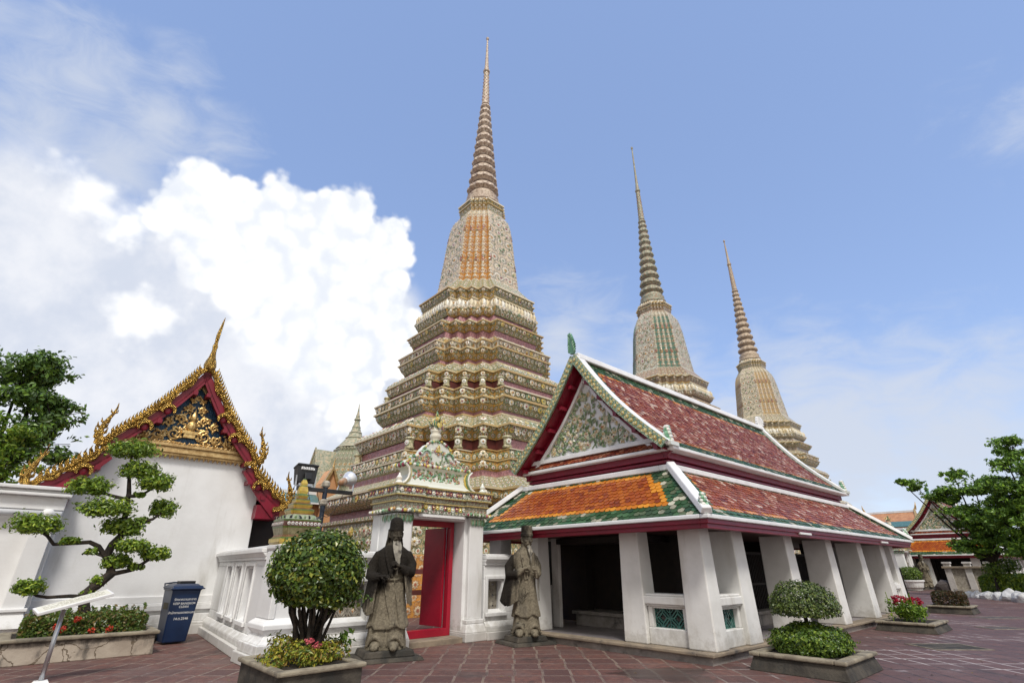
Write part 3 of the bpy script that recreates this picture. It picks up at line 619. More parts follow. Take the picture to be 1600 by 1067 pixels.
EA0, EA1, EB0, EB1, ZE = -0.30, 13.1, -0.42, 6.30, 2.20
TA0, TA1, TB0, TB1, ZT = 0.80, 11.5, 0.80, 5.08, 3.22
RB, ZR = 2.90, 6.20           # ridge
def make_pavilion(label):
    rng = random.Random(5); T = thing('pavilion', label, 'pavilion', W(0, 0, 0), YAW, 'twin pavilions')
    # plinth and floor
    b = MB(); b.box(0.06, 12.85, 0.06, 5.82, -0.05, 0.11); b.build('plinth', M['kerb_side'], T, bevel=0.01)
    b = MB(); b.box(0, 12.9, 0, 0.30, 0.11, 0.165); b.box(0, 12.9, 5.58, 5.88, 0.11, 0.165); b.box(0, 0.30, 0.30, 5.58, 0.11, 0.165); b.box(12.6, 12.9, 0.30, 5.58, 0.11, 0.165)
    b.build('plinth_kerb', M['kerb'], T, bevel=0.015)
    b = MB(); b.box(0.30, 12.6, 0.30, 5.58, 0.10, 0.16); b.build('floor', M['floor_slab'], T)
    b = MB(); b.box(1.75, 11.0, 1.30, 4.36, 0.16, 0.40); b.box(1.68, 11.05, 1.23, 4.42, 0.40, 0.47)
    b.build('inner_platform', M['kerb_side'], T, bevel=0.01)
    # columns
    cols = [(0.2, 0.04, .42, .50), (0.2, 1.33, .42, .50), (0.2, 4.04, .42, .5), (0.2, 5.34, .42, .5),
            (1.40, 0.04, .52, .55), (3.85, 0.04, .5, .62), (6.40, 0.04, .5, .62), (8.85, 0.04, .5, .62), (11.1, 0.04, .5, .55), (12.2, 0.04, .45, .5)]
    cols += [(a, 5.84 - d, w, d) for (a, bb, w, d) in cols[4:]]
    cols += [(12.2, 1.33, .42, .5), (12.2, 4.04, .42, .5)]
    for (a, bb, w, d) in cols:
        c = MB(); k = 0.035
        c.frus(a, a + w, bb, bb + d, 0.165, a + k, a + w - k, bb + k, bb + d - k, 2.04); c.build('column', M['plaster_col'], T, bevel=0.02)
    # low walls with green grilles at the four corners
    def lowwall(x0, x1, y0, y1, alongx):
        w = MB(); L = (x1 - x0) if alongx else (y1 - y0)
        def bx(s0, s1, d0, d1, z0, z1):
            if alongx: w.box(x0 + s0, x0 + s1, y0 + d0, y0 + d1, z0, z1)
            else: w.box(x0 + d0, x0 + d1, y0 + s0, y0 + s1, z0, z1)
        D = (y1 - y0) if alongx else (x1 - x0)
        bx(0, L, 0, D, 0.165, 0.43); bx(0, .09, 0.02, D - .02, 0.43, 0.77); bx(L - .09, L, 0.02, D - .02, 0.43, 0.77)
        bx(.09, L - .09, .02, D - .02, 0.735, 0.77); bx(-0.02, L + 0.02, -0.02, D + .02, 0.77, 0.80); bx(-.03, L + .03, -.05, D + .05, 0.80, 0.93); bx(-.02, L + .02, -.02, D + .02, .93, .97)
        o = w.build('low_wall', M['plaster_col'], T, bevel=0.018)
        l = MB()
        if alongx: lattice(l, (x0 + .09, y0 + D * .35, .43), (1, 0, 0), (0, 0, 1), (0, 1, 0), L - .18, .305, 2, 1)
        else: lattice(l, (x0 + D * .35, y0 + .09, .43), (0, 1, 0), (0, 0, 1), (1, 0, 0), L - .18, .305, 2, 1)
        l.build('grille', M['lattice_green'], o)
    for a0 in (0.28, 12.28):
        lowwall(a0, a0 + .30, .54, 1.33, False); lowwall(a0, a0 + .30, 4.54, 5.34, False)
    for b0 in (0.12, 5.46):
        lowwall(.62, 1.40, b0, b0 + .30, True); lowwall(11.6, 12.2, b0, b0 + .30, True)
    # dark inner hall: posts, back wall, screen of bars
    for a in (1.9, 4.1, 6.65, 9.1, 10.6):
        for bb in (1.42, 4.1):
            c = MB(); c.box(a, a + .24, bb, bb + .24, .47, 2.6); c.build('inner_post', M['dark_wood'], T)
    c = MB(); c.box(2.5, 10.4, 3.95, 4.03, .47, 2.6); c.box(2.42, 2.50, 1.30, 5.46, .17, 2.05); c.box(6.7, 6.78, 1.65, 3.95, .47, 2.6); c.box(9.9, 9.98, 2.6, 3.95, .47, 2.6); c.build('inner_wall', M['dark_wood'], T)  # includes a near-black cross wall, added to keep the entrance dark
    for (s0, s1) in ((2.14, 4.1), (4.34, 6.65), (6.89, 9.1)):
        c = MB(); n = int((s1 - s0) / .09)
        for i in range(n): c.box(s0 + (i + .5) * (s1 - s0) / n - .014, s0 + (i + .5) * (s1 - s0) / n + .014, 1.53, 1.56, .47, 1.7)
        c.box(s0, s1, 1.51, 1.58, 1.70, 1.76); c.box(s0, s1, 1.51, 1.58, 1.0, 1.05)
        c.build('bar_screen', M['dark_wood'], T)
    c = MB(); c.box(1.15, 1.35, 4.40, 5.2, .165, 2.04); c.box(1.05, 1.15, 4.22, 4.44, .165, 2.04); c.build('entrance_wall', M['wall_stained'], T, bevel=0.01)
    c = MB(); c.box(1.10, 1.15, 4.50, 5.02, 1.02, 1.98); o = c.build('notice_board', M['black'], T)
    c = MB(); c.box(1.0, 2.1, 1.83, 4.22, 1.90, 2.02); c.build('lintel', M['dark_wood'], T)
    # eaves: soffit, crimson fascia, white edge
    def ring(b, o0, o1, p0, p1, w, z0, z1):
        b.box(o0, o1, p0, p0 + w, z0, z1); b.box(o0, o1, p1 - w, p1, z0, z1); b.box(o0, o0 + w, p0 + w, p1 - w, z0, z1); b.box(o1 - w, o1, p0 + w, p1 - w, z0, z1)
    b = MB(); b.box(EA0 + .2, EA1 - .2, EB0 + .2, EB1 - .2, 2.04, 2.09); b.build('soffit', M['brown_ceil'], T)
    b = MB(); ring(b, EA0 + .08, EA1 - .08, EB0 + .08, EB1 - .08, .12, 1.985, 2.10); ring(b, EA0 + .045, EA1 - .045, EB0 + .045, EB1 - .045, .14, 2.06, 2.135); b.build('eaves_fascia', M['crimson'], T, bevel=0.008)
    b = MB(); ring(b, EA0, EA1, EB0, EB1, .16, 2.135, 2.205); b.build('eaves_edge', M['ridge'], T, bevel=0.015)
    # lower roof
    b = MB(); d = 0.035
    b.frus(EA0 + .05, EA1 - .05, EB0 + .05, EB1 - .05, 2.12, TA0, TA1, TB0, TB1, ZT, 0); deck = b
    deck.build('roof_deck', M['brown_ceil'], T)
    def zf(t, uf, ul, ur, de, dt, r):
        if de < .30: return 2
        if min(ul, ur) < .55: return 4 if r.random() < .8 else 2
        if dt < .20: return 2 if r.random() < .6 else 4
        if de < .38 or dt < .27 or min(ul, ur) < .74: return 1
        return 0
    def zl(t, uf, ul, ur, de, dt, r):
        if de < .20: return 2
        if min(ul, ur) < .5: return 2
        if dt < .18: return 2
        if de < .27 or min(ul, ur) < .66: return 1 if r.random() < .5 else 3
        return 5 if r.random() < .45 else 3
    tm = [M['t_orange'], M['t_amber'], M['t_green'], M['t_red'], M['t_greenw'], M['t_pale']]
    b = MB()
    z0 = ZE - .02; e = .03
    tiles(b, (EA0 + e, EB1, z0), (EA0 + e, EB0, z0), (TA0, TB1, ZT), (TA0, TB0, ZT), zf, rng)
    tiles(b, (EA0, EB0 + e, z0), (EA1, EB0 + e, z0), (TA0, TB0, ZT), (TA1, TB0, ZT), zl, rng)
    tiles(b, (EA1, EB1 - e, z0), (EA0, EB1 - e, z0), (TA1, TB1, ZT), (TA0, TB1, ZT), zl, rng)
    tiles(b, (EA1 - e, EB0, z0), (EA1 - e, EB1, z0), (TA1, TB0, ZT), (TA1, TB1, ZT), zf, rng)
    b.build('lower_roof', tm, T)
    for (p, q) in (((EA0, EB0), (TA0, TB0)), ((EA0, EB1), (TA0, TB1)), ((EA1, EB0), (TA1, TB0)), ((EA1, EB1), (TA1, TB1))):
        b = MB(); prism4(b, (p[0] + (.04 if p[0] < 5 else -.04), p[1] + (.04 if p[1] < 3 else -.04), ZE), (q[0], q[1], ZT + .03), .21, .12); o = b.build('hip_ridge', M['ridge'], T, bevel=0.02)
        b = MB(); cx, cy = p[0] + (.10 if p[0] < 5 else -.10), p[1] + (.10 if p[1] < 3 else -.10)
        for k, (r_, z_) in enumerate(((.085, 0), (.095, .055), (.08, .11), (.06, .165), (.035, .22))):
            for i in range(6):
                t = i * math.pi / 3 + k * .5; b.ball((cx + r_ * .55 * math.cos(t), cy + r_ * .55 * math.sin(t), ZE + .10 + z_), (.042, .042, .04), 6, 4, (i + k) % 2)
        b.ball((cx, cy, ZE + .2), (.05, .05, .16), 8, 6, 1)
        b.build('hip_ornament', [M['cer_white'], M['cer_green']], o)
    b = MB(); ring(b, TA0 - .10, TA1 + .10, TB0 - .10, TB1 + .10, .3, ZT - .04, ZT + .075); b.build('roof_course', M['ridge'], T, bevel=0.02)
    b = MB(); b.box(TA0 + .14, TA1 - .14, TB0 + .14, TB1 - .14, ZT, 3.60); ring(b, TA0 + .08, TA1 - .08, TB0 + .08, TB1 - .08, .1, 3.36, 3.42); ring(b, TA0 + .03, TA1 - .03, TB0 + .03, TB1 - .03, .1, 3.44, 3.575)
    b.build('roof_band', M['crimson'], T, bevel=0.01)
    UA0, UA1, UB0, UB1 = .68, 11.55, .60, 5.20
    b = MB(); ring(b, UA0, UA1, UB0, UB1, .25, 3.575, 3.645); b.build('upper_eaves_edge', M['ridge'], T, bevel=0.015)
    # upper roof: sagging slopes
    def slope(side, t, lift=0.0, a=0.0):
        y0 = UB0 + .05 if side < 0 else UB1 - .05
        P = Vector((a, y0 + (RB - y0) * t, 3.64 + (ZR - 3.64) * t)); n = Vector((0, side * (ZR - 3.64), abs(RB - y0))).normalized()
        return P - n * .14 * math.sin(math.pi * t) + n * lift
    ts = np.linspace(0, 1, 11)
    b = MB()
    for s in (-1, 1): b.strip([slope(s, t, -.06, .55) for t in ts], [slope(s, t, -.06, 11.35) for t in ts], .06, (0, 0, 1), 0)
    b.build('upper_roof_deck', M['brown_ceil'], T)
    def zu(t, uf, ul, ur, de, dt, r):
        if dt < .42 or de < .30: return 2
        if ul < .28 or ur < .28: return 2
        if dt < .50 or de < .37 or ul < .40: return 1 if r.random() < .6 else 3
        return 5 if r.random() < .62 else 3
    b = MB()
    tiles(b, (.78, UB0 + .05, 3.64), (11.25, UB0 + .05, 3.64), (.78, RB, ZR), (11.25, RB, ZR), zu, rng, tw=.125, ex=.10, curve=.14)
    tiles(b, (11.25, UB1 - .05, 3.64), (.78, UB1 - .05, 3.64), (11.25, RB, ZR), (.78, RB, ZR), zu, rng, tw=.125, ex=.10, curve=.14)
    b.build('upper_roof', tm, T)
    b = MB(); prism4(b, (.55, RB, ZR - .02), (11.4, RB, ZR - .02), .26, .17); b.build('ridge_cap', M['ridge'], T, bevel=0.03)
    for (a0, a1) in ((.46, .78), (11.22, 11.48)):
        for s in (-1, 1):
            b = MB(); b.strip([slope(s, t, .0, a0) for t in ts], [slope(s, t, .0, a1) for t in ts], .10, (0, s * .6, .8), 0)
            b.build('verge_coping', M['ridge'], T, bevel=0.02)
    for af, un in ((.46, 1), (11.48, -1)):
        for s in (-1, 1):
            b = MB(); ribbon(b, [slope(s, t, .10, af - .03 * un) for t in ts], [slope(s, t, -.10, af - .03 * un) for t in ts], (un, 0, 0), .06)
            rr = random.Random(3)
            for t in np.linspace(.03, .97, 24): 
                rosette(b, slope(s, t, 0, af - .03 * un - .005 * un), (-un, 0, 0), .042, 1, 2, rr, 6)
            b.build('barge_board', [M['barge_mosaic'], M['cer_yellow'], M['cer_white']], T)
    # crimson soffit under the verge with purlin ends
    b = MB()
    for s in (-1, 1):
        b.strip([slope(s, t, -.12, .50) for t in ts], [slope(s, t, -.12, .90) for t in ts], .045, (0, 0, 1), 0)
        b.strip([slope(s, t, -.26, .80) for t in ts[:-1]], [slope(s, t, -.12, .80) for t in ts[:-1]], .06, (1, 0, 0), 0)
    b.build('verge_soffit', M['crimson'], T)
    for s in (-1, 1):
        for t in (.06, .25, .44, .63, .80):
            b = MB(); q = slope(s, t, -.17, .56); b.box(q.x, .86, q.y - .05, q.y + .05, q.z - .06, q.z + .03); b.build('purlin_end', M['crimson'], T)
    # gable with porcelain flowers
    gz = 3.90
    b = MB(); b.add([(.86, 1.0, 3.6), (.86, 4.8, 3.6), (.86, RB, ZR - .2), (1.0, 1.0, 3.6), (1.0, 4.8, 3.6), (1.0, RB, ZR - .2)], [(0, 1, 2), (5, 4, 3), (0, 3, 4, 1), (1, 4, 5, 2), (2, 5, 3, 0)])
    gable = b.build('gable', M['ridge'], T)
    b = MB()
    for s in (-1, 1): b.strip([slope(s, t, -.33, .78) for t in ts[1:-1]], [slope(s, t, -.25, .78) for t in ts[1:-1]], .08, (1, 0, 0), 0)
    b.box(.77, .86, .95, 4.85, 3.80, 3.90); b.build('gable_frame', M['ridge'], gable, bevel=0.01)
    b = MB(); rr = random.Random(8); n = 0
    while n < 390:
        y = rr.uniform(1.05, 4.75); z = rr.uniform(3.95, 5.86)
        t = (z - 3.64) / (ZR - 3.64); half = (1 - t) * 2.2 - .22 - .10 * math.sin(math.pi * t)
        if abs(y - RB) > half: continue
        n += 1; an = math.atan2(z - 3.9, (y - RB)) + rr.uniform(-1.2, 1.2)
        if n % 3: cleaf(b, (.845, y, z), (-1, rr.uniform(-.4, .4), rr.uniform(-.3, .5)), (0, math.cos(an), math.sin(an)), rr.uniform(.11, .17), rr.uniform(.045, .075), 0)
        else: rosette(b, (.845, y, z), (-1, rr.uniform(-.25, .25), rr.uniform(-.2, .3)), rr.uniform(.045, .075), 1, 2 if rr.random() < .5 else 1, rr, 6)
    for k in range(26):
        y = RB + rr.uniform(-1.5, 1.5); z = 3.95; pts = []; an = rr.uniform(.9, 2.2)
        for i in range(9):
            t = (z - 3.64) / (ZR - 3.64)
            if abs(y - RB) > (1 - t) * 2.2 - .34 - .1 * math.sin(math.pi * t): break
            pts.append((.85, y, z)); an += rr.uniform(-.7, .7); y += .15 * math.cos(an); z += abs(.15 * math.sin(an)) + .02
        if len(pts) > 2: b.tube(pts, .014, 5, 0)
    b.build('flower_relief', [M['cer_leaf'], M['cer_cream'], M['cer_heart']], gable)
    # small skirt roof at the gable foot
    b = MB()
    tiles(b, (.72, 5.0, 3.655), (.72, .80, 3.655), (.85, 4.80, 3.79), (.85, 1.0, 3.79), lambda *a_: 3, rng, tw=.12, ex=.08)
    b.add([(.72, 5.0, 3.64), (.72, .8, 3.64), (.87, 1.0, 3.79), (.87, 4.80, 3.79)], [(0, 1, 2, 3)], 3); b.build('gable_skirt', tm, T)
    # finials
    def leafshape(n=9, w=.12, h=.56):
        R_ = []
        for i in range(n):
            t = i / n; ww = w * math.sin(math.pi * min(1, (t * .82 + .16))) ** .8 * (1 if t < .55 else 1.0 - .2 * t)
            R_ += [(ww, t * h), (ww * .72, (t + .55 / n) * h)]
        return [(x, y) for x, y in R_] + [(0, h)] + [(-x, y) for x, y in reversed(R_)]
    b = MB(); b.ext(leafshape(), (.42, RB, ZR + .10), (0, 1, 0), (-.12, 0, 1), (1, 0, 0), .07)
    for i in range(7):
        for s in (-1, 1): cleaf(b, (.415 - i * .008, RB + s * (.09 - i * .009), ZR + .17 + i * .07), (-1, 0, .1), (0, s * .5, 1), .13, .05, 0)
    b.build('roof_finial', M['cer_green'], T)
    b = MB(); b.ext(leafshape(5, .17, .48), (11.3, RB, ZR + .08), (0, 1, 0), (0, 0, 1), (1, 0, 0), .09); b.ext(leafshape(5, .17, .48), (11.3, RB, ZR + .08), (1, 0, 0), (0, 0, 1), (0, 1, 0), .09); b.build('roof_finial', M['ridge'], T, bevel=0.01)
    for a in (.66, 11.35):
        for s, y in ((-1, UB0 + .10), (1, UB1 - .10)):
            b = MB(); b.box(a - .10, a + .22, y - .13, y + .13, 3.64, 3.72, 0)
            for k, (w, z) in enumerate(((.13, 3.76), (.12, 3.83), (.10, 3.90), (.075, 3.97), (.05, 4.03))):
                for i in range(5): b.ball((a + .04 + w * .5 * math.cos(i * 1.257 + k), y + w * .5 * math.sin(i * 1.257 + k), z), (.05, .05, .045), 6, 5, (i + k) % 2)
            b.build('corner_ornament', [M['cer_white'], M['cer_green']], T)
    for a in (3.6, 9.6):
        b = MB(); b.box(a, a + .62, EB0 + .02, EB0 + .08, 2.03, 2.075); b.build('tube_lamp', M['white_paint'], T, bevel=0.01)
    return T
pav = make_pavilion('near pavilion with white columns, crimson eaves and an orange and green tiled porch roof')
pav2 = copy_tree(pav); pav2.location = W(39.2, 0.0, 0); pav2['label'] = 'far pavilion with flowered gable and orange tiled porch, half behind the trees'
# ---------------------------------------------------------------- porcelain-covered towers
CEN = [(0.50, 0.25, 0.06), (0.26, 0.05, 0.07), (0.42, 0.13, 0.05), (0.60, 0.50, 0.22), (0.16, 0.22, 0.12), (0.34, 0.10, 0.12)]
def tower_mats(k):
    if k == 'amber':
        f1 = mosaic('frieze_amber', (0.38, 0.36, 0.21), (0.70, 0.50, 0.24), (0.86, 0.82, 0.70), CEN, (0.16, 0.23, 0.11), .30, 30)
        f2 = mosaic('frieze_orange', (0.74, 0.37, 0.05), (0.60, 0.45, 0.20), (0.86, 0.80, 0.64), CEN, (0.15, 0.18, 0.08), .34, 32)
        body = mosaic('body_cream', (0.76, 0.60, 0.42), (0.70, 0.56, 0.40), (0.78, 0.70, 0.56), CEN, (0.34, 0.30, 0.22), .62, 20)
        stripe = mosaic('body_stripe', (0.70, 0.31, 0.03), (0.64, 0.27, 0.025), (0.72, 0.60, 0.40), [(0.40, 0.10, 0.04), (0.5, 0.2, 0.05)], (0.50, 0.20, 0.03), .36, 26)
        pink = mosaic('rose_panel', (0.60, 0.31, 0.33), (0.52, 0.26, 0.28), (0.57, 0.29, 0.31), [(0.42, 0.2, 0.22)], (0.44, 0.22, 0.24), .5, 16, grout=(0.36, 0.18, 0.2))
        spire = mk('spire_glaze', (0.62, 0.52, 0.40), (0.44, 0.33, 0.25), 5, 0.45, bmp=0.5, bscale=18, bdist=.05, stain=(0.24, 0.16, 0.11), sscale=9, slo=.48, shi=.62)
    elif k == 'green':
        f1 = mosaic('frieze_terracotta', (0.42, 0.24, 0.15), (0.52, 0.38, 0.26), (0.64, 0.56, 0.44), CEN, (0.22, 0.18, 0.12), .36, 30)
        f2 = f1
        body = mosaic('body_pale_green', (0.60, 0.60, 0.50), (0.50, 0.54, 0.44), (0.68, 0.64, 0.52), CEN, (0.38, 0.24, 0.14), .55, 22)
        stripe = mosaic('stripe_green', (0.10, 0.25, 0.20), (0.13, 0.29, 0.23), (0.56, 0.46, 0.32), [(0.36, 0.13, 0.06), (0.4, 0.2, 0.1)], (0.14, 0.27, 0.20), .40, 26)
        pink = mosaic('panel_buff', (0.46, 0.36, 0.28), (0.40, 0.30, 0.24), (0.5, 0.42, 0.34), [(0.4, 0.2, 0.14)], (0.42, 0.34, 0.26), .5, 16)
        spire = mk('spire_green_glaze', (0.42, 0.40, 0.30), (0.17, 0.20, 0.14), 6, 0.45, bmp=0.5, bscale=18, bdist=.05, stain=(0.32, 0.18, 0.11), sscale=7, slo=.5, shi=.62)
    else:
        f1 = mosaic('frieze_buff', (0.50, 0.42, 0.28), (0.62, 0.54, 0.38), (0.74, 0.68, 0.54), CEN, (0.24, 0.22, 0.13), .36, 30)
        f2 = f1
        body = mosaic('body_ivory', (0.74, 0.64, 0.44), (0.68, 0.57, 0.38), (0.78, 0.70, 0.54), CEN, (0.38, 0.32, 0.20), .55, 22)
        stripe = mosaic('stripe_apricot', (0.62, 0.43, 0.20), (0.66, 0.48, 0.24), (0.66, 0.58, 0.44), [(0.44, 0.2, 0.08), (0.4, 0.26, 0.1)], (0.58, 0.40, 0.20), .40, 26)
        pink = mosaic('panel_grey', (0.46, 0.40, 0.34), (0.40, 0.34, 0.28), (0.5, 0.44, 0.36), [(0.4, 0.22, 0.16)], (0.42, 0.36, 0.3), .5, 16)
        spire = mk('spire_ivory_glaze', (0.54, 0.45, 0.33), (0.36, 0.26, 0.18), 6, 0.45, bmp=0.5, bscale=18, bdist=.05, stain=(0.26, 0.18, 0.12), sscale=8, slo=.5, shi=.62)
    return [f1, f2, body, stripe, pink, spire]
M['niche'] = mk('dark_niche', (0.13, 0.03, 0.025), (0.07, 0.02, 0.018), 4, 0.6)
M['rib'] = island('yellow_edge_tile', [(0.56, 0.42, 0.20), (0.62, 0.52, 0.32), (0.50, 0.34, 0.14), (0.66, 0.58, 0.42)], 0.35)
M['post_glaze'] = mk('patterned_post_glaze', (0.55, 0.48, 0.30), (0.24, 0.27, 0.14), 16, .35, bmp=.5, bscale=14, bdist=.05, stain=(0.72, 0.64, 0.48), sscale=11, slo=.5, shi=.58)
M['spire_dark'] = mk('shadowed_glaze_ring', (0.14, 0.09, 0.07), (0.22, 0.16, 0.11), 12, .5, bmp=.4)  # dark bands paint in the shadow lines between spire rings
M['cer_shell'] = island('pale_porcelain_petal', [(0.74, 0.70, 0.58), (0.68, 0.60, 0.42), (0.78, 0.76, 0.68), (0.70, 0.58, 0.36)], 0.35)
def redent(s, cf=.55, steps=4):
    c = cf * s; d = c / steps; q = []
    for k in range(steps + 1):
        q.append((s - k * d, s - c + k * d))
        if k < steps: q.append((s - (k + 1) * d, s - c + k * d))
    L = []
    for (cx, sx) in ((1, 0), (0, 1), (-1, 0), (0, -1)):
        for x, y in q: L.append((x * cx - y * sx, x * sx + y * cx))
    return L
def redent_uv(mb, segs):
    """segs: (z0,w0,z1,w1,mat_face,mat_notch); silhouette half-width w -> side half-length s"""
    v = 0.0
    for (z0, w0, z1, w1, mf, mn) in segs:
        a = redent(w0 / 1.066); b = redent(w1 / 1.066); n = len(a)
        dv = math.hypot(z1 - z0, (w1 - w0)); u = 0
        for i in range(n):
            j = (i + 1) % n; l = math.dist(a[i], a[j]); l2 = math.dist(b[i], b[j]); um = (l + l2) / 2
            notch = (i % 9) != 8
            uu = u if not notch else 0
            mb.add([(a[i][0], a[i][1], z0), (a[j][0], a[j][1], z0), (b[j][0], b[j][1], z1), (b[i][0], b[i][1], z1)], [(0, 1, 2, 3)], mn if notch else mf,
                   [[(uu, v), (uu + um, v), (uu + um, v + dv), (uu, v + dv)]])
            u += um
        v += dv
def flowers_on(mb, z, w, r, gap, rng, tilt=0.0, corner=True, mp=0, mc=2):
    L = redent(w / 1.066); n = len(L)
    for i in range(n):
        a = Vector((*L[i], z)); b = Vector((*L[(i + 1) % n], z)); d = b - a; l = d.length; nr = Vector((d.y, -d.x, 0)).normalized() + Vector((0, 0, tilt))
        if i % 9 == 8:
            k = max(1, int(l / gap))
            for q in range(k): rosette(mb, a + d * ((q + .5) / k), nr, r * (1.25 if q % 3 == 1 else .78) * rng.uniform(.9, 1.1), mp if rng.random() < .7 else (3 if rng.random() < .5 else 1), mc, rng)
        elif corner and i % 2 == 0:
            rosette(mb, a + Vector((0, 0, 0)), Vector((L[i][0], L[i][1], 0)).normalized() + Vector((0, 0, tilt)), r * .95, mp, mc, rng)
        if i % 9 != 8 and l > r * 2.2: rosette(mb, a + d * .5, nr, r * .62, 3, mc, rng, 6)
def petals_on(mb, z, w, h, gap, m, rng, out=0.06, lean=0.0):
    """row of upright pointed lotus petals"""
    L = redent(w / 1.066); n = len(L)
    for i in range(n):
        a = Vector((*L[i], z)); b = Vector((*L[(i + 1) % n], z)); d = b - a; l = d.length; nr = Vector((d.y, -d.x, 0)).normalized(); t = d.normalized()
        k = max(1, int(round(l / gap)))
        for q in range(k):
            c = a + d * ((q + .5) / k); wd = l / k * .46; up = Vector((0, 0, 1)) + nr * lean
            vs = [c - t * wd, c + t * wd, c + t * wd * .9 + up * h * .55 + nr * out, c + up * h + nr * out * .4, c - t * wd * .9 + up * h * .55 + nr * out, c + up * h * .45 + nr * out * 1.9]
            mb.add([tuple(p) for p in vs], [(0, 1, 5), (1, 2, 5), (2, 3, 5), (3, 4, 5), (4, 0, 5)], m)
def make_tower(k, label, loc, top=37.2):
    rng = random.Random(11); T = thing('tiled_tower', label, 'stupa tower', loc, YAW, 'porcelain-covered towers')
    F1, F2, BO, ST, PK, SP, NI, RBm = range(8)
    mats = tower_mats(k) + [M['niche'], M['rib']]
    dec = [M['cer_shell'], M['cer_yellow'], M['cer_heart'], M['cer_leaf'], M['cer_white'], M['post_glaze']]
    def chain(name, pts, petal_rows=(), flower_rows=(), cols=None, levels=()):
        segs = []
        for (z0, w0, mf, mn), (z1, w1, _, _) in zip(pts[:-1], pts[1:]):
            if mf == RBm:                            # crisp projecting fillet
                wm = max(w0, w1) + .055
                segs += [(z0, w0, z0, wm, mf, mn), (z0, wm, z1, wm, mf, mn), (z1, wm, z1, w1, mf, mn)]
            else: segs.append((z0, w0, z1, w1, mf, mn))
        b = MB(); redent_uv(b, segs)
        o = b.build(name, mats, T, fixn=False)
        d = MB()
        for (z, w, r, gap, tilt) in flower_rows: flowers_on(d, z, w, r, gap, rng, tilt)
        for (z, w, h, gap, mm, lean) in petal_rows: petals_on(d, z, w, h, gap, mm, rng, .05, lean)
        if cols:
            z0, z1, w, rr = cols                            # squat posts in front of the dark niches
            for i, (x, y) in enumerate(redent(w / 1.066)):
                if i % 9 in (0, 2, 4, 6, 8):
                    f = 1.0 - .10 / math.hypot(x, y); d.lathe([(rr, z0), (rr * 1.1, z0 + .06), (rr * .8, z0 + .1), (rr * .85, z1 - .12), (rr * 1.15, z1 - .05), (rr, z1)], 10, (x * f, y * f, 0), 5)
                    ang = math.atan2(y, x); rosette(d, (x * f + math.cos(ang) * rr, y * f + math.sin(ang) * rr, (z0 + z1) / 2), (x, y, 0), rr * .55, 4, 2, rng)
        if d.f: d.build('flower_row', dec, o)
        return o
    f, fo = (F1, F2), (F1, F2)
    # stepped base of orange tile
    chain('base', [(0, 7.6, ST, ST), (.45, 7.6, ST, ST), (.45, 7.25, ST, ST), (.6, 7.2, NI, NI), (.75, 7.2, ST, ST), (1.15, 7.1, ST, ST), (1.2, 6.8, NI, NI), (1.35, 6.75, ST, ST), (1.75, 6.7, ST, ST), (1.8, 6.35, F1, F1), (1.95, 6.3, F1, F1), (2.9, 6.2, F1, F1), (2.95, 6.3, F1, F1), (3.08, 6.3, F1, F1), (3.1, 6.0, PK, NI), (3.38, 6.02, PK, PK)],
          flower_rows=[(2.2, 6.3, 0.144, 0.362, 0), (2.6, 6.26, 0.144, 0.362, 0)])
    chain('tier', [(3.38, 6.1, *fo), (3.5, 6.35, *fo), (3.63, 6.45, *fo), (3.9, 6.5, RBm, RBm), (3.98, 6.5, F1, F1), (4.42, 5.6, F1, F1), (4.5, 5.4, PK, PK), (4.70, 5.42, F1, F1)],
          flower_rows=[(3.75, 6.5, 0.109, 0.259, .1)])
    chain('tier', [(4.70, 5.42, *f), (4.78, 5.52, *f), (5.06, 5.52, RBm, RBm), (5.11, 5.40, *f), (5.16, 5.46, *f), (5.46, 5.44, RBm, RBm), (5.5, 5.2, F2, F2), (5.58, 5.02, PK, NI), (5.97, 5.05, F2, F2)],
          flower_rows=[(4.92, 5.53, 0.117, 0.286, 0), (5.31, 5.46, 0.117, 0.286, .1)], cols=(5.55, 6.0, 5.3, .18))
    chain('tier', [(5.97, 5.12, *fo), (6.1, 5.2, *fo), (6.42, 5.40, RBm, RBm), (6.50, 5.42, F1, F1), (6.62, 5.36, F1, F1), (7.02, 4.62, *f), (7.1, 4.38, RBm, RBm), (7.16, 4.25, PK, PK), (7.32, 4.3, *f)],
          flower_rows=[(6.25, 5.32, 0.135, 0.311, -.1), (6.7, 5.24, 0.117, 0.294, 1.0)])
    chain('tier', [(7.32, 4.34, *f), (7.5, 4.56, *f), (7.78, 4.70, RBm, RBm), (7.86, 4.72, *f), (7.9, 4.64, *f), (8.18, 4.74, RBm, RBm), (8.24, 4.70, F2, F2), (8.34, 4.46, F2, F2), (8.42, 4.10, PK, NI), (8.74, 4.10, F2, F2)],
          flower_rows=[(7.62, 4.66, 0.109, 0.276, -.2), (8.04, 4.72, 0.117, 0.286, 0)], cols=(8.4, 8.78, 4.34, .15))
    chain('tier', [(8.74, 4.16, *fo), (8.85, 4.22, *fo), (9.09, 4.33, RBm, RBm), (9.15, 4.34, F1, F1), (9.34, 4.28, F1, F1), (9.66, 3.72, *f), (9.72, 3.55, RBm, RBm), (9.77, 3.46, PK, PK), (9.94, 3.50, *f)],
          flower_rows=[(8.95, 4.30, 0.099, 0.242, -.1), (9.42, 4.14, 0.090, 0.233, 1.0)])
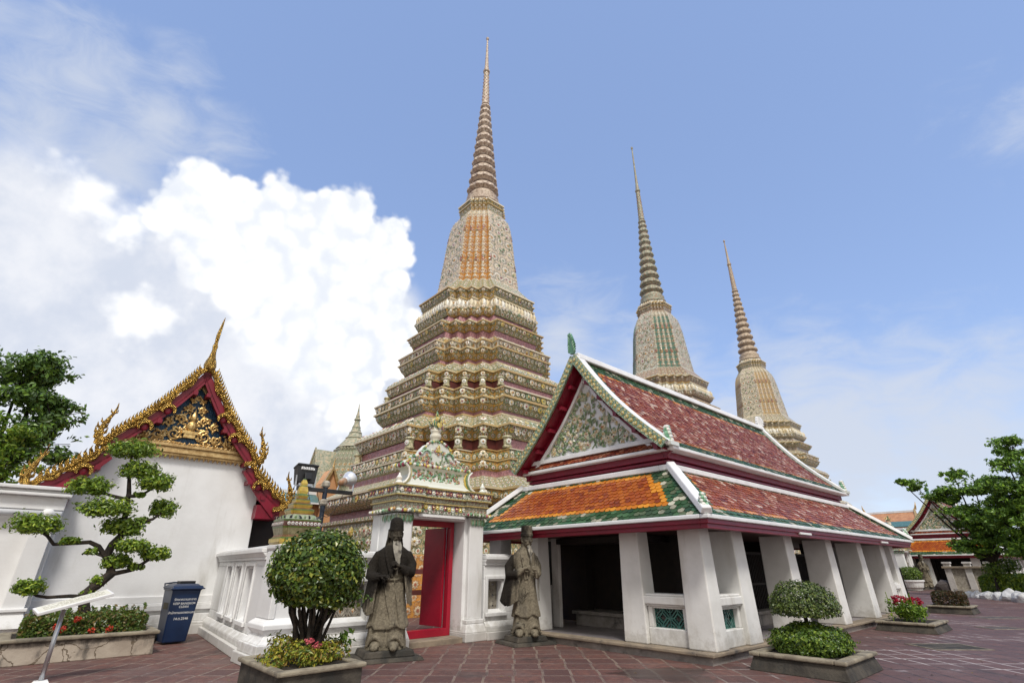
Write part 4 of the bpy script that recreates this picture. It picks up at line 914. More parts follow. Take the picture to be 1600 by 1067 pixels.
    chain('tier', [(9.94, 3.54, *f), (10.1, 3.72, *f), (10.36, 3.87, RBm, RBm), (10.42, 3.88, BO, BO), (10.46, 3.80, BO, BO), (10.72, 3.89, RBm, RBm), (10.78, 3.84, BO, F2), (11.15, 3.30, F1, F1), (11.22, 3.16, PK, PK), (11.5, 3.20, *fo)],
          flower_rows=[(10.22, 3.82, 0.090, 0.242, -.3), (10.60, 3.86, 0.090, 0.259, 0), (10.92, 3.66, 0.072, 0.216, .9)])
    chain('tier', [(11.5, 3.24, *fo), (11.66, 3.44, *fo), (11.86, 3.56, RBm, RBm), (11.92, 3.57, F1, F1), (12.0, 3.48, F1, F1), (12.14, 3.08, PK, PK), (12.42, 3.0, *f)],
          flower_rows=[(11.75, 3.55, 0.082, 0.216, -.3), (11.98, 3.5, 0.063, 0.216, 1.)])
    chain('tier', [(12.42, 3.06, *f), (12.55, 3.2, *f), (12.79, 3.32, BO, BO), (13.1, 3.16, BO, BO), (13.42, 2.94, RBm, RBm), (13.50, 2.92, *f), (13.58, 2.98, *f), (13.92, 3.13, RBm, RBm), (14.0, 3.12, BO, BO), (14.12, 2.95, F1, F1), (14.86, 2.34, BO, BO), (14.98, 2.27, BO, BO)],
          flower_rows=[(12.72, 3.34, 0.082, 0.190, -.1), (13.78, 3.12, 0.072, 0.208, -.3)], petal_rows=[(12.86, 3.26, .46, .22, 0, -.25), (12.5, 3.1, .26, .22, 0, .5)])
    # tapering bell
    body = [(14.98, 2.27), (15.3, 2.22), (16.2, 2.12), (17.05, 2.03), (18.0, 1.94), (19.06, 1.80), (19.55, 1.66), (20.0, 1.40), (20.22, 1.26)]
    bd = chain('bell', [(z, w, BO, ST if z < 19.3 else BO) for z, w in body])
    b = MB()
    for zi, z in enumerate(np.arange(15.15, 19.9, .21)):
        w = float(np.interp(z, [q[0] for q in body], [q[1] for q in body])); L = redent(w / 1.066)
        for i, (x, y) in enumerate(L):
            if i % 9 in (0, 2, 4, 6, 8): rosette(b, (x, y, z), (x, y, 0), .07 if zi % 10 not in (5, 6) else .095, 0 if zi % 10 not in (5, 6) else 2, 2 if zi % 2 else 4, rng, 6)
        for i in range(8, 36, 9):
            a_ = Vector((*L[i], z)); c_ = Vector((*L[(i + 1) % 36], z)); nr = Vector((c_ - a_)).cross(Vector((0, 0, 1)))
            for q in ((.2, .5, .8) if zi % 2 else (.35, .65)): rosette(b, a_.lerp(c_, q + rng.uniform(-.08, .08)) + Vector((0, 0, rng.uniform(-.08, .08))), nr, rng.uniform(.05, .10), 0 if rng.random() < .5 else 3, 2, rng, 6)
    b.build('stud_row', dec, bd)
    chain('cap', [(20.2, 1.28, *f), (20.34, 1.30, *f), (20.56, 1.34, RBm, RBm), (20.62, 1.22, *f), (20.7, 1.36, *f), (20.82, 1.38, RBm, RBm), (20.92, 1.16, F1, F1), (21.22, 1.08, F1, F1)],
          flower_rows=[(20.44, 1.33, 0.054, 0.173, 0), (20.76, 1.38, 0.054, 0.173, 0)], petal_rows=[(20.92, 1.2, .28, .2, 0, -.2)])
    # ringed spire
    b = MB(); pr = [(1.0, 21.2), (1.07, 21.3), (1.07, 21.45), (.96, 21.55), (.98, 21.85), (.86, 22.0), (.80, 22.15)]
    zz = [22.2 + 7.9 * (1 - (1 - i / 12) ** 1.18) for i in range(13)]
    for i in range(12):
        z0, z1 = zz[i], zz[i + 1]; h = z1 - z0; r = .93 - (.93 - .30) * ((z0 - 22.2) / 7.9) ** .85
        pr += [(r * .80, z0 + h * .03), (r * 1.0, z0 + h * .28), (r * .98, z0 + h * .5), (r * .80, z0 + h * .80), (r * .68, z0 + h * .95)]
    b.lathe(pr, 60, m=0, wave=lambda t, q: .10 * abs(math.cos(6 * t)) - .03 if q > 7 and (q - 7) % 5 in (1, 2) else 0)
    for i in range(12):
        z0, z1 = zz[i], zz[i + 1]; h = z1 - z0; r = .93 - (.93 - .30) * ((z0 - 22.2) / 7.9) ** .85
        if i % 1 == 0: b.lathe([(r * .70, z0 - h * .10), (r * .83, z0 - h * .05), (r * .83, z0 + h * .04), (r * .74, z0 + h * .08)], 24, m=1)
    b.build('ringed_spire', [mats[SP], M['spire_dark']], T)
    b = MB(); b.lathe([(.27, 30.1), (.25, 30.3), (.225, 31.5), (.19, 32.4), (.17, 33.3), (.23, 33.38), (.24, 33.5), (.17, 33.62), (.13, 34.2), (.09, 35.6), (.055, top - .35), (.10, top - .25), (.11, top - .12), (.05, top)], 20, m=0)
    for q in range(18):
        z = 30.4 + q * .17; r = float(np.interp(z, [30.3, 33.3], [.255, .175]))
        for i in range(6):
            t = i * math.pi / 3 + (q % 2) * math.pi / 6; b.ball((r * math.cos(t), r * math.sin(t), z), .035, 5, 4, 1)
    b.build('spire_tip', [mats[SP], M['cer_heart']], T)
    return T
TL = (6.31, 14.41)
make_tower('amber', 'nearest and largest porcelain tower, with orange stripes on its bell', W(*TL))
make_tower('green', 'middle porcelain tower with a pale green bell and green stripes, above the pavilion ridge', W(TL[0] + 18.3, TL[1], 0), 39.0)
make_tower('ivory', 'farthest and smallest-looking porcelain tower, with an ivory and apricot bell', W(TL[0] + 36.6 , TL[1] + .12, 0), 36.9)
# ---------------------------------------------------------------- gate with porcelain pediment
M['gate_band'] = mosaic('gate_flower_band', (0.56, 0.60, 0.48), (0.70, 0.71, 0.64), (0.64, 0.60, 0.50), [(0.20, 0.03, 0.07), (0.34, 0.10, 0.14), (0.52, 0.42, 0.08), (0.16, 0.02, 0.05)], (0.10, 0.17, 0.10), .20, 44)
M['gate_fluted'] = mosaic('gate_moulding', (0.50, 0.50, 0.38), (0.66, 0.66, 0.56), (0.62, 0.42, 0.38), [(0.30, 0.08, 0.12), (0.5, 0.4, 0.1)], (0.26, 0.30, 0.20), .10, 50)
M['gate_yellow'] = mk('dull_yellow_glaze', (0.50, 0.40, 0.15), (0.38, 0.30, 0.12), 10, .35, bmp=.2)
def garland(mb, p, q, n, r, rng, mats=(0, 3, 2, 0, 3, 1, 4)):
    p = Vector(p); q = Vector(q)
    for i in range(n):
        c = p.lerp(q, (i + .5) / n); mb.ball((c.x + rng.uniform(-.01, .01), c.y + rng.uniform(-.015, .015), c.z + rng.uniform(-.015, .015)), r * rng.uniform(.75, 1.15), 6, 5, mats[rng.randrange(len(mats))])
def make_gate(label):
    """local x along the wall, y into the precinct; origin at the middle of the doorway on the front line"""
    rng = random.Random(4); T = thing('temple_gate', label, 'gate', W(-1.89, 4.83, 0), YAW, 'porcelain-topped gates')
    cer = [M['cer_white'], M['cer_yellow'], M['cer_rose'], M['cer_leaf'], M['cer_green']]
    D = .95
    for s, (x0, x1) in ((-1, (-1.17, -.62)), (1, (.60, 1.17))):
        b = MB()
        b.box(x0 + .06, x1 - .06, .10, D, .0, 2.42)
        xa, xb = (x0, x1 - .10) if s < 0 else (x0 + .10, x1)
        b.box(xa + .04, xb - .04, .0, .5, .40, 2.42); b.box(xa + .0, xb, -.03, .52, .32, .40); b.frus(xa - .05, xb + .05, -.09, .55, .16, xa, xb, -.03, .52, .32); b.box(xa - .05, xb + .05, -.09, .56, 0, .16)
        b.box(xa + .04, xb - .04, D - .25, D + .06, 0, 2.42)
        b.build('pier', M['plaster'], T, bevel=0.012)
        b = MB()
        for i in range(9):
            xx = xa + .06 + (xb - xa - .12) * i / 8; cleaf(b, (xx, -.015, 2.33 - (i % 2) * .02), (0, -1, .1), (0, 0, -1), .17, .06, i % 2)
        for i in range(7):
            yy = .02 + .5 * i / 6; cleaf(b, ((xa + .03) if s < 0 else (xb - .03), yy, 2.33 - (i % 2) * .02), (s, 0, .1), (0, 0, -1), .17, .06, i % 2)
        b.build('capital_leaves', [M['cer_leaf'], M['cer_green']], T)
    b = MB(); b.box(-.70, .68, .06, D - .02, 2.34, 2.44); b.box(-.62, .60, -.02, .16, 2.37, 2.44); b.build('lintel', M['plaster'], T, bevel=0.01)
    # crimson frame, one leaf standing open
    b = MB(); b.box(-.62, -.52, .40, .54, .10, 2.34); b.box(.50, .60, .40, .54, .10, 2.34); b.box(-.52, .50, .40, .54, 2.22, 2.34); b.box(-.52, .50, .38, .56, .10, .24)
    fr_ = b.build('door_frame', M['door_red'], T, bevel=0.008)
    b = MB(); b.T = Matrix.Translation((.49, .55, 0)) @ Matrix.Rotation(R(96), 4, 'Z'); b.box(0, .70, 0, .05, .25, 2.22); b.box(.06, .64, -.012, 0, .35, 1.15); b.box(.06, .64, -.012, 0, 1.25, 2.12); b.build('door_leaf', M['door_red'], T, bevel=0.006)
    b = MB(); b.T = Matrix.Translation((-.51, .55, 0)) @ Matrix.Rotation(R(86), 4, 'Z'); b.box(0, .55, -.05, 0, .25, 2.22); b.build('door_leaf', M['door_red'], T, bevel=0.006)
    b = MB(); b.box(-.64, .62, -.04, 1.05, -.02, .10); b.build('door_step', M['kerb'], T, bevel=0.012)
    # entablature: mouldings that break forward over the piers
    e = MB()
    def course(z0, z1, out, m, h=True):
        parts = [(-1.17 - out, -.60 + out * .6, -.06 - out, D + .06 + out), (.58 - out * .6, 1.17 + out, -.06 - out, D + .06 + out), (-.60 + out * .6, .58 - out * .6, .02 - out, D - .02 + out)]
        for (xx0, xx1, y0, y1) in parts:
            vs = [(xx0, y0, z0), (xx1, y0, z0), (xx1, y1, z0), (xx0, y1, z0), (xx0, y0, z1), (xx1, y0, z1), (xx1, y1, z1), (xx0, y1, z1)]
            fs = [(0, 1, 5, 4), (1, 2, 6, 5), (2, 3, 7, 6), (3, 0, 4, 7), (4, 5, 6, 7), (0, 3, 2, 1)]; us = []
            for f_ in fs[:4]:
                a_, b_ = vs[f_[0]], vs[f_[1]]; l = math.dist(a_, b_); us.append([(a_[0] + a_[1], z0), (a_[0] + a_[1] + l, z0), (a_[0] + a_[1] + l, z1), (a_[0] + a_[1], z1)])
            us += [[(v[0], v[1]) for v in (vs[4], vs[5], vs[6], vs[7])], [(v[0], v[1]) for v in (vs[0], vs[3], vs[2], vs[1])]]
            e.add(vs, fs, m, us)
    course(2.44, 2.50, .05, 0); course(2.50, 2.64, .0, 1); course(2.64, 2.662, .045, 2); course(2.662, 2.76, .02, 1); course(2.76, 2.782, .085, 2); course(2.782, 2.94, .07, 0); course(2.94, 2.97, .11, 2)
    b = e; e_o = len(b.m)
    for y in (-.12, ): 
        for (p, q) in (((-1.22, y, 2.47), (-.58, y, 2.47)), ((.56, y, 2.47), (1.22, y, 2.47))): garland(b, p, q, 16, .034, rng)
    garland(b, (-1.24, -.1, 2.47), (-1.24, 1.0, 2.47), 22, .034, rng); garland(b, (1.24, -.1, 2.47), (1.24, 1.0, 2.47), 22, .034, rng)
    for i in range(26):
        x = -1.15 + 2.3 * i / 25; rosette(b, (x, -.14 if abs(x) > .6 else -.06, 2.865), (0, -1, .1), .044, 2 if i % 3 else 0, 1, rng, 6)
    for i in range(9): rosette(b, (-1.25, -.05 + .13 * i, 2.865), (-1, 0, .1), .052, 2 if i % 3 else 0, 1, rng, 6)
    for i in range(12):
        x = -.56 + 1.12 * i / 11; rosette(b, (x, .012, 2.57 + rng.uniform(-.02, .02)), (0, -1, .1), .055, (2, 1, 0)[i % 3], 1, rng, 7)
        cleaf(b, (x + .05, .015, 2.55), (0, -1, 0), (rng.uniform(-1, 1), 0, rng.uniform(-1, 1)), .09, .045, 3)
    b.m[e_o:] = [q + 3 for q in b.m[e_o:]]; b.build('entablature', [M['gate_band'], M['gate_fluted'], M['gate_yellow']] + cer, T)
    # waisted attic panel
    prof = [(1.0, 2.97), (.90, 3.02), (.80, 3.08), (.735, 3.17), (.71, 3.28), (.735, 3.38), (.80, 3.44), (.82, 3.46)]
    b = MB(); L = []
    for hw, z in prof: L.append([(-hw, .30 - (hw - .7) * .5, z), (hw, .30 - (hw - .7) * .5, z), (hw, .72 + (hw - .7) * .5, z), (-hw, .72 + (hw - .7) * .5, z)])
    b.rings(L, 0); pn = b.build('attic_panel', M['cer_white'], T, smooth=False)
    b = MB()
    for k in range(150):
        x = rng.uniform(-.66, .66); z = rng.uniform(3.06, 3.40); y = .30 - .012
        if k % 3 == 0: rosette(b, (x, y, z), (0, -1, .1), rng.uniform(.026, .044), (2, 1, 2)[k % 3], 1, rng, 7)
        else: cleaf(b, (x, y, z), (0, -1, 0), (rng.uniform(-1, 1), 0, rng.uniform(-.6, 1)), rng.uniform(.07, .13), .04, 3 + k % 2)
    for s in (-1, 1):
        for q in range(3):
            pts = [(s * (hw + .02 + q * .035), .26 - q * .03, z) for hw, z in prof]
            b.tube(pts, .022, 6, (1, 3, 0)[q])
    garland(b, (-.86, .24, 3.48), (.86, .24, 3.48), 40, .036, rng); garland(b, (-.86, .24, 3.48), (-.86, .78, 3.48), 10, .05, rng); garland(b, (.86, .24, 3.48), (.86, .78, 3.48), 10, .05, rng)
    for s in (-1, 1): b.lathe([(.07, 2.97), (.09, 3.02), (.05, 3.06), (.065, 3.12), (.03, 3.17), (.012, 3.22)], 10, (s * 1.12, .06, 0), 0)
    b.build('panel_flowers', cer, pn)
    # scrolled pediment and vase of flowers
    out = [(-.80, 3.50), (-.72, 3.62), (-.56, 3.68), (-.44, 3.76), (-.36, 3.90), (-.24, 4.02), (-.12, 4.07), (.12, 4.07), (.24, 4.02), (.36, 3.90), (.44, 3.76), (.56, 3.68), (.72, 3.62), (.80, 3.50)]
    b = MB(); b.ext(out, (0, .36, 0), (1, 0, 0), (0, 0, 1), (0, 1, 0), .30); pd_ = b.build('pediment', M['cer_white'], T)
    b = MB()
    for i in range(len(out) - 1): garland(b, (out[i][0], .36, out[i][1] + .02), (out[i + 1][0], .36, out[i + 1][1] + .02), 4, .034, rng)
    for s in (-1, 1):
        pts = [(s * (.27 + (.17 - .022 * i) * math.cos(i * .62)), .34, 3.74 + (.17 - .022 * i) * math.sin(i * .62)) for i in range(8)]
        b.tube(pts, .018, 6, 4); pts = [(s * (.06 + (.12 - .02 * i) * math.cos(i * .7 + 2)), .33, 3.90 + (.12 - .02 * i) * math.sin(i * .7 + 2)) for i in range(6)]; b.tube(pts, .014, 6, 1)
    for k in range(110):
        x = rng.uniform(-.65, .65); z = rng.uniform(3.52, 3.66 + .36 * max(0, 1 - abs(x) / .45))
        if k % 2: rosette(b, (x, .345, z), (0, -1, .1), rng.uniform(.024, .042), 2 if k % 3 else 0, 1, rng, 6)
        else: cleaf(b, (x, .345, z), (0, -1, 0), (rng.uniform(-1, 1), 0, rng.uniform(-1, 1)), .09, .04, 3 + k % 2)
    b.build('scroll_flowers', cer, pd_)
    b = MB(); b.lathe([(.05, 4.05), (.10, 4.09), (.06, 4.13), (.13, 4.2), (.14, 4.27), (.10, 4.33), (.13, 4.36), (.13, 4.39), (.02, 4.40)], 14, (0, .5, 0), 0)
    vs_ = b.build('vase', M['cer_cream'], T, smooth=True)
    b = MB()
    for k in range(60):
        t = rng.random() * 6.28; ph = rng.uniform(.25, 1.5); r = rng.uniform(.1, .30); c = (r * math.cos(t) * math.cos(ph) * 1.1, .5 + r * math.sin(t) * math.cos(ph) * .8, 4.40 + r * math.sin(ph) * 1.25)
        if k % 3 == 0: rosette(b, c, (math.cos(t), math.sin(t) - 1, .4), rng.uniform(.045, .07), (1, 2, 0)[k % 3 if k % 2 else (k // 3) % 3], 2 if k % 2 else 1, rng, 7)
        else: cleaf(b, c, (math.cos(t), math.sin(t), .5), (c[0], c[1] - .5, c[2] - 4.3), rng.uniform(.12, .2), .06, 3 + k % 2)
    for k in range(3): cleaf(b, (0, .5, 4.66 + k * .06), (0, -1, .1), (rng.uniform(-.2, .2), 0, 1), .22, .07, 4)
    b.build('vase_flowers', cer, vs_)
    return T
gate = make_gate('white gate with open crimson door and porcelain flower pediment, beside the near pavilion')
gate2 = copy_tree(gate); gate2.location = W(37.31, 4.83, 0); gate2['label'] = 'far white gate, left of the far pavilion, mostly hidden by columns'

# ---------------------------------------------------------------- enclosure walls
def wall_run(name, label, cat, p, q, H, opens, th=.42, grille=None, group=None, rec=None):
    """moulded wall from p to q; opens: (start, end, z0, z1) through-holes with splayed frames. local x along p->q, front = -y"""
    p = Vector(p); q = Vector(q); L = (q - p).length; rz = math.atan2((q - p).y, (q - p).x)
    T = thing(name, label, cat, p, rz, group); b = MB()
    f, k = -th / 2, th / 2
    xs = sorted(set([0.0, L] + [v for o in opens for v in o[:2]]))
    zlo = min([o[2] for o in opens], default=.55); zhi = max([o[3] for o in opens], default=1.2)
    b.box(0, L, f, k, .34, zlo); b.box(0, L, f, k, zhi, H - .22)
    for x0, x1 in zip(xs[:-1], xs[1:]):
        if not any(abs(x0 - o[0]) < 1e-6 for o in opens): b.box(x0, x1, f, k, zlo, zhi)
    # base steps and coping
    b.box(0, L, f - .17, k + .17, 0, .15); b.box(0, L, f - .10, k + .10, .15, .24); b.frus(0, L, f - .10, k + .10, .24, 0, L, f - .03, k + .03, .34)
    b.box(0, L, f - .03, k + .03, H - .22, H - .17); b.frus(0, L, f - .03, k + .03, H - .17, 0, L, f - .09, k + .09, H - .10); b.box(0, L, f - .11, k + .11, H - .10, H - .02); b.box(0, L, f - .05, k + .05, H - .02, H + .015)
    b.build('wall_body', M['plaster'], T, bevel=0.012)
    for (a, c, z0, z1) in opens:
        w = MB(); t = .07
        for (o_, y0, y1, tt) in ((0, f - .035, f, t), (.0, f, f + .10, .035)):
            w.box(a - tt + .0, a + .0, y0, y1, z0 - tt, z1 + tt) if o_ == 0 and y1 <= f else None
        w.box(a - t, a, f - .03, f + .02, z0 - t, z1 + t); w.box(c, c + t, f - .03, f + .02, z0 - t, z1 + t); w.box(a, c, f - .03, f + .02, z1, z1 + t); w.box(a - t, c + t, f - .055, f + .02, z0 - t, z0)
        w.box(a, a + .04, f + .02, f + .16, z0, z1); w.box(c - .04, c, f + .02, f + .16, z0, z1); w.box(a, c, f + .02, f + .16, z1 - .04, z1)
        w.frus(a, c, f + .0, f + .16, z0, a, c, f + .14, f + .16, z0 + .06)
        fo = w.build('window_frame', M['plaster'], T, bevel=0.008)
        if grille:
            g_ = MB(); lattice(g_, (a + .04, f + .22, z0), (1, 0, 0), (0, 0, 1), (0, 1, 0), c - a - .08, z1 - z0, grille[0], grille[1], .032, .05); g_.build('grille', M['lattice_cream'], fo)
    return T
wall_run('garden_wall', 'short white wall with a stone grille between gate and near pavilion', 'wall', W(-.70, 5.05, 0), W(1.1, 5.05, 0), 1.66, [(.10, .58, .50, 1.16)], grille=(2, 3), group='white moulded enclosure walls')
wall_run('garden_wall', 'white wall with a stone grille between corner pier and gate, behind the ball tree', 'wall', W(-4.55, 5.05, 0), W(-3.08, 5.05, 0), 1.66, [(.30, 1.10, .52, 1.16)], grille=(3, 2), group='white moulded enclosure walls')
wall_run('garden_wall', 'white wall with three tall slot windows beside the blue bin', 'wall', W(-4.55, 10.32, 0), W(-4.98, 5.4, 0), 1.74, [(1.45, 2.02, .50, 1.42), (2.42, 3.02, .50, 1.42), (3.45, 4.12, .50, 1.42)], group='white moulded enclosure walls')
def pier():
    T = thing('corner_pier', 'white corner pier topped by a green and yellow ceramic stupa', 'pier', W(-4.90, 5.06, 0), YAW)
    b = MB(); b.sqprof([(.44, .30), (.40, .34), (.34, .42), (.40, .5), (.40, .56), (.36, .6), (.30, .64), (.30, 1.66), (.34, 1.70), (.34, 1.76)])
    b.box(-.52, .52, -.52, .52, 0, .16); b.box(-.47, .47, -.47, .47, .16, .30)
    b.box(-.32, -.22, -.32, .32, .64, 1.66); b.box(.22, .32, -.32, .32, .64, 1.66)
    b.build('pier_body', M['plaster'], T, bevel=0.012)
    pr = [(.42, 1.76, 1), (.45, 1.80, 1), (.45, 1.86, 0), (.40, 1.89, 2), (.38, 1.93, 3), (.42, 2.05, 0), (.43, 2.08, 4), (.425, 2.17, 0), (.43, 2.20, 5), (.34, 2.30, 2), (.31, 2.32, 1), (.34, 2.37, 0), (.34, 2.40, 2), (.26, 2.43, 1), (.28, 2.48, 0), (.28, 2.50, 2), (.20, 2.53, 1), (.215, 2.57, 0), (.21, 2.59, 2), (.13, 2.62, 1), (.155, 2.66, 0), (.12, 2.70, 1), (.13, 2.75, 1), (.10, 2.84, 0), (.085, 2.86, 1), (.09, 2.90, 1), (.05, 2.97, 0), (.02, 3.0, 0)]
    b = MB(); L = []
    for r, z, m in pr:
        r *= .78 if z < 2.25 else .62; z = 1.76 + (z - 1.76) * .93
        c = r * .22
        L.append([(-r + c, -r, z), (r - c, -r, z), (r - c, -r + c, z), (r, -r + c, z), (r, r - c, z), (r - c, r - c, z), (r - c, r, z), (-r + c, r, z), (-r + c, r - c, z), (-r, r - c, z), (-r, -r + c, z), (-r + c, -r + c, z)])
    b.rings(L, [p[2] for p in pr[:-1]])
    rng = random.Random(2)
    o = b.build('ceramic_stupa', [mk('stupa_green', (0.13, 0.17, 0.03), (0.06, 0.11, 0.03), 9, .3, coat=.3, bmp=.2), mk('stupa_yellow', (0.55, 0.42, 0.08), (0.42, 0.28, 0.05), 9, .3, coat=.3, bmp=.2), mk('stupa_brown', (0.20, 0.09, 0.03), (0.12, 0.06, 0.03), 9, .35, bmp=.2), mk('stupa_ivory', (0.36, 0.32, 0.18), (0.20, 0.17, 0.09), 14, .35, bmp=.2), mk('stupa_maroon', (0.16, 0.06, 0.05), (0.10, 0.05, 0.04), 9, .3), mk('stupa_jade', (0.34, 0.36, 0.26), (0.20, 0.24, 0.15), 12, .3)], T)
    b = MB()
    for s in range(4):
        b.T = Matrix.Rotation(s * math.pi / 2, 4, 'Z')
        for i in range(9): rosette(b, (-.265 + .066 * i, -.34, 2.10), (0, -1, 0), .027, 0, 2, rng, 6)
        for i in range(7): cleaf(b, (-.24 + .08 * i, -.315, 2.205), (0, -1, .8), (rng.uniform(-1, 1), 0, .5), .09, .05, 3 if i % 2 else 4)
    b.T = None
    b.build('stupa_flowers', [M['cer_white'], M['cer_yellow'], M['cer_rose'], M['cer_leaf'], M['black']], o)
pier()
# ---------------------------------------------------------------- gilded hall on the left
BW = 10.30                       # its gable wall stands on this line
RA = -6.15                       # ridge
def make_hall():
    rng = random.Random(6)
    T = thing('gilded_hall', 'white hall with a gold and blue gable and red roof edges', 'temple hall', W(RA, BW, 0), YAW)
    b = MB()
    P = [(-2.05, 0), (2.02, 0), (1.94, 3.30), (1.52, 3.92), (0, 5.7), (-1.55, 3.92), (-1.97, 3.30)]
    b.ext(P, (0, 0, 0), (1, 0, 0), (0, 0, 1), (0, 1, 0), 11)
    b.build('gable_wall', M['plaster'], T, bevel=0.01)
    b = MB()
    for (z0, z1, o) in ((0, .20, .20), (.20, .26, .15), (.26, .42, .09), (.42, .50, .05), (.50, .62, .11), (.62, .66, .07), (.66, .80, .045)): b.box(-1.95, 1.55, -o, .02, z0, z1)
    b.build('base_moulding', M['plaster'], T, bevel=0.012)
    # two roof tiers; slopes sag a little
    def up(s, t, y, l=0.0):          # upper tier, t 0 eave -> 1 ridge
        x0, z0, z1 = 1.60, 3.92, 6.10; n = Vector((s * (z1 - z0), 0, x0)).normalized()
        return Vector((s * x0 * (1 - t), y, z0 + (z1 - z0) * t)) + n * (l - .10 * math.sin(math.pi * t))
    def lo(s, t, y, l=0.0):
        x0, x1, z0, z1 = 2.55, 1.50, 2.86, 3.78; n = Vector((s * (z1 - z0), 0, x0 - x1)).normalized()
        return Vector((s * (x0 + (x1 - x0) * t), y, z0 + (z1 - z0) * t)) + n * (l - .04 * math.sin(math.pi * t))
    ts = np.linspace(0, 1, 13); y0, y1 = -.40, 11.4
    for fn, nm in ((up, 'upper_roof'), (lo, 'lower_roof')):
        b = MB()
        for s in (-1, 1): b.strip([fn(s, t, y0 + .08) for t in ts], [fn(s, t, y1) for t in ts], .05, (0, 0, 1), 0)
        b.build(nm, M['t_red'], T)
        b = MB()
        for s in (-1, 1): b.strip([fn(s, t, y0 + .06, -.10) for t in ts], [fn(s, t, y1, -.10) for t in ts], .05, (0, 0, 1), 0)
        for s in (-1, 1):
            for t in (.04, .42, .80): q = fn(s, t, 0, -.15); b.box(q.x - .05, q.x + .05, y0 + .03, .5, q.z - .08, q.z + .02)
        b.build('soffit', M['crimson'], T)
    b = MB()
    for s in (-1, 1): b.box(min(s * 1.9, s * 2.5), max(s * 1.9, s * 2.5), -.30, 11, 2.56, 2.90)
    b.build('eave_beam', M['crimson'], T)
    b = MB()
    for s in (1,): b.box(1.96, 2.75, .35, 10.9, .0, 2.7)
    b.build('porch_shade_block', M['dark_wood'], T)  # dark block standing in for the shade under the lower eave
    # gilded barge boards: rearing naga outline, blades along the back
    def barge(fn, s, bumps, w):
        b = MB(); outer = []; inner = []; n = 44
        for i in range(n + 1):
            t = 1 - i / n; d = 0.0
            for (tc, amp, wd) in bumps: d += amp * math.exp(-((t - tc) / wd) ** 2)
            outer.append(fn(s, t, y0, .17 + d * .35)); inner.append(fn(s, t, y0, .17 - w - d * .5 + .035 * math.sin(i * .55)))
        b.strip(outer, inner, .10, (0, 1, 0), 0)
        for i in range(0, n, 1):                       # scale ridges
            q = outer[i].lerp(inner[i], .25); b.ball((q.x, y0 - .005, q.z), (.035, .025, .035), 6, 4)
            q = outer[i].lerp(inner[i], .72); b.ball((q.x, y0 - .005, q.z), (.04, .03, .03), 6, 4)
        v_ = MB(); v_.strip([fn(s, t, y0 + .06, .06) for t in ts], [fn(s, t, y0 + .06, -.15 if fn is up else -.36 + .20 * t) for t in ts], .05, (0, 1, 0), 0); v_.build('verge_fascia', M['crimson'], T)
        # arched naga loops with a crimson boss behind
        for (tc, amp, wd) in bumps:
            c = fn(s, tc, y0, -.08); pts = [(c.x + .13 * math.cos(a) , y0 - .03, c.z - .02 + .13 * math.sin(a)) for a in np.linspace(-.5, math.pi + .5, 11)]
            b.tube(pts, [.025, .035, .045, .05, .055, .055, .055, .05, .045, .035, .025], 8, 0)
            b.ball((c.x, y0 + .03, c.z - .02), (.08, .04, .09), 10, 6, 1)
        o = b.build('barge_board', [M['gold'], M['crimson']], T)
        b = MB(); k = int(27 if fn is up else 11)
        for i in range(k):
            t = .965 - i * (.90 / k); q = fn(s, t, y0 + .05, .13); tg = (fn(s, t + .01, y0, .2) - fn(s, t - .01, y0, .2)).normalized(); nr = Vector((tg.z * -s if False else 0, 0, 1)); nr = Vector((s * abs(tg.z), 0, abs(tg.x))).normalized()
            h = .15 if fn is up else .17; pl_ = [(-.036, 0), (.036, 0), (.05, h * .45), (.036, h * .8), (.075, h * 1.12), (-.016, h * .85), (-.04, h * .4)]
            b.ext(pl_, q - Vector((0, .03, 0)), tg * 1.0, (nr + tg * .35), (0, 1, 0), .045)
        b.build('roof_blade', M['gold'], o)
    for s in (-1, 1):
        barge(up, s, ((.52, .12, .04), (.30, .10, .04)), .125); barge(lo, s, ((.62, .12, .09),), .135)
    # upswept flame ends
    def flame(x, z, s, h):
        b = MB(); pts = []; rad = []
        for i in range(9):
            t = i / 8; pts.append((x + s * (.02 + .09 * math.sin(t * 5.0) + .02 * t), y0 + .03, z - .10 + t * h)); rad.append(.095 * (1 - t) ** .8 + .012)
        b.tube(pts, rad, 8, 0, .7)
        for i in range(6):
            t = .1 + i * .13; q = Vector(pts[min(8, int(t * 8))]); r = .10 * (1 - t) + .03
            for e in (-1, 1): b.tube([q, q + Vector((e * r * 1.0, 0, r * .5)), q + Vector((e * r * 1.2, 0, r * 1.7))], [r * .5, r * .38, .006], 6, 0)
        for i in range(5):
            b.ball((x - s * (.06 + .05 * i), y0 - .0, z - .10 - .01 * i), (.06, .05, .07), 7, 5)
        b.build('flame_finial', M['gold'], T)
    for s in (-1, 1):
        flame(s * 1.66, 4.02, s, 1.0); flame(s * 2.58, 2.94, s, .98)
    b = MB(); b.lathe([(.03, 6.12), (.13, 6.2), (.155, 6.3), (.13, 6.42), (.085, 6.55), (.06, 6.7), (.055, 6.8), (.07, 6.86), (.045, 6.95), (.04, 7.1)], 12, (0, y0 + .06, 0))
    b.tube([(0, y0 + .06, 7.05), (.0, y0 + .05, 7.2), (.015, y0 + .03, 7.4), (.03, y0, 7.6), (.04, y0 - .02, 7.74)], [.045, .05, .038, .022, .006], 8, 0)
    b.build('roof_finial', M['gold'], T, smooth=True)
    # gold cornice with a row of drops
    b = MB(); b.box(-1.62, 1.60, -.10, .04, 3.93, 3.99); b.box(-1.60, 1.58, -.16, .04, 3.99, 4.08); b.box(-1.58, 1.55, -.12, .04, 4.08, 4.13); b.box(-1.55, 1.52, -.19, .04, 4.13, 4.20)
